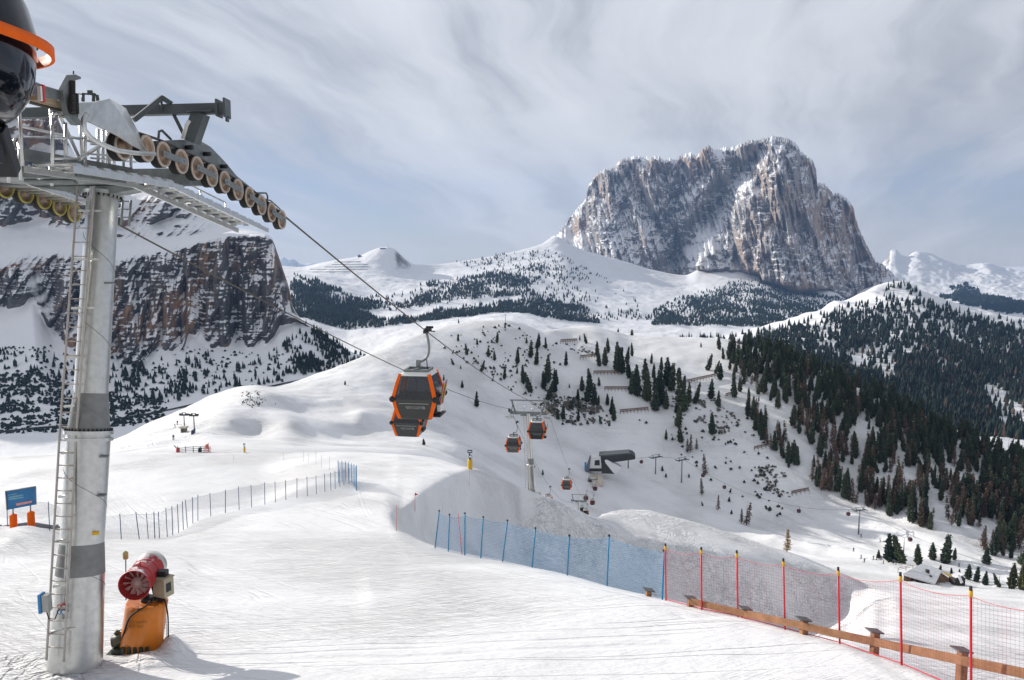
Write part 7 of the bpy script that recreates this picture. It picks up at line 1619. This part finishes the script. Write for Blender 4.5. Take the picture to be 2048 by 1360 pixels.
def skier():
    J = [(0,0,0.95),(0,0.03,1.2),(0,0.06,1.42),(0,0.05,1.52),(0,0.03,1.62),(0,0.03,1.74),(0.11,0,0.90),(0.13,-0.10,0.52),(0.12,0.02,0.12),(0.12,-0.14,0.06),(-0.11,0,0.90),(-0.13,-0.10,0.52),(-0.12,0.02,0.12),(-0.12,-0.14,0.06),(0.20,0.05,1.40),(0.30,-0.04,1.14),(0.27,-0.26,1.02),(-0.20,0.05,1.40),(-0.30,-0.04,1.14),(-0.27,-0.26,1.02)]
    E_ = [(0,1),(1,2),(2,3),(3,4),(4,5),(0,6),(6,7),(7,8),(8,9),(0,10),(10,11),(11,12),(12,13),(2,14),(14,15),(15,16),(2,17),(17,18),(18,19)]
    Rr = [0.17,0.18,0.17,0.065,0.10,0.10,0.11,0.085,0.075,0.06,0.11,0.085,0.075,0.06,0.085,0.065,0.05,0.085,0.065,0.05]
    return skin_person('person', J, E_, Rr)
SK = skier(); SKI_ME = MB().box((0.12,-0.1,0.015), (0.10,1.7,0.025)).box((-0.12,-0.1,0.015), (0.10,1.7,0.025)).tube([(0.28,-0.28,1.05),(0.42,0.15,0.02)], 0.014, 4).tube([(-0.28,-0.28,1.05),(-0.42,0.15,0.02)], 0.014, 4)
SKI = SKI_ME.build('skis', M_SKI[2], SK)
PEOPLE = [(1707,1103,'skier in mid-turn alone on the shaded slope above the kiosk'),(1722,1117,'upper skier of the pair just right of the kiosk'),(1729,1125,'lower skier of the pair just right of the kiosk'),(1747,1119,'skier left of the small pine above the piste'),(1753,1120,'skier right beside the small pine above the piste'),(1762,1119,'skier between the small pine and the three tall pines'),(1767,1128,'skier on the light edge below the three tall pines'),(1786,1127,'skier standing at the foot of the tall pines'),(1792,1129,'skier with a bright jacket spot at the foot of the tall pines'),(1777,1143,'left one of two skiers standing on the sunny valley floor'),(1782,1144,'right one of two skiers standing on the sunny valley floor'),(1722,1074,'distant skier under the pale pylon'),(1760,1084,'distant skier beside the dark scrub under the wood'),(1652,1133,'skier left of the kiosk near the tracked mound'),(1918,1133,'skier on the white hump behind the hut'),(347,880,'skier alone below the little hut on the near hill'),(350,856,'skier standing left of the little hut on the near hill'),(355,850,'skier seen small behind the little hut on the near hill')]
for i, (px, py, lab) in enumerate(PEOPLE):
    o = SK if i == 0 else SK.copy()
    if i:
        COL.objects.link(o); s = SKI.copy(); COL.objects.link(s); s.parent = o
    o.location = B.hit(px, py, 15); o.rotation_euler = (0, 0, i*1.7); tag(o, lab, 'person', 'skiers on the slopes')
def passengers():
    J = [(0,0,0.0),(0,0.02,0.28),(0,0.03,0.5),(0,0.0,0.60),(0,-0.02,0.70),(0,-0.02,0.82),(0.10,-0.10,-0.02),(0.12,-0.45,0.0),(0.12,-0.45,-0.40),(-0.10,-0.10,-0.02),(-0.12,-0.45,0.0),(-0.12,-0.45,-0.40),(0.2,0.02,0.47),(0.26,-0.08,0.2),(0.16,-0.30,0.08),(-0.2,0.02,0.47),(-0.26,-0.08,0.2),(-0.16,-0.30,0.08)]
    E_ = [(0,1),(1,2),(2,3),(3,4),(4,5),(0,6),(6,7),(7,8),(0,9),(9,10),(10,11),(2,12),(12,13),(13,14),(2,15),(15,16),(16,17)]
    Rr = [0.17,0.18,0.17,0.065,0.10,0.10,0.11,0.085,0.075,0.11,0.085,0.075,0.085,0.065,0.05,0.085,0.065,0.05]
    mw = CAB.matrix_basis; first = None
    for i, (dx, lab) in enumerate(((-0.52,'dark seated passenger by the left window edge of the large cabin'),(0.0,'dark seated passenger in the middle of the large cabin window'),(0.5,'dark seated passenger by the right window edge of the large cabin'))):
        if first is None: o = first = skin_person('person', J, E_, Rr)
        else: o = first.copy(); COL.objects.link(o)
        o.location = mw @ Vector((X0+dx, -0.52, -3.62)); o.rotation_euler = (0, 0, rz+math.pi); tag(o, lab, 'person', 'passengers in the large cabin')
passengers()
# ------------------------------------------------------------------ the air
def haze():
    b = MB().box((0, 8000, 320), (24000, 16600, 2000)).build('haze', [])
    m = bpy.data.materials.new('air'); m.use_nodes = True; t = m.node_tree; t.nodes.clear()
    o = t.nodes.new('ShaderNodeOutputMaterial'); v = t.nodes.new('ShaderNodeVolumePrincipled')
    v.inputs['Color'].default_value = (0.32, 0.55, 1.0, 1); v.inputs['Density'].default_value = 3.8e-5; v.inputs['Anisotropy'].default_value = 0.2
    t.links.new(v.outputs[0], o.inputs['Volume']); b.data.materials.append(m); tag(b, kind='stuff')
haze()
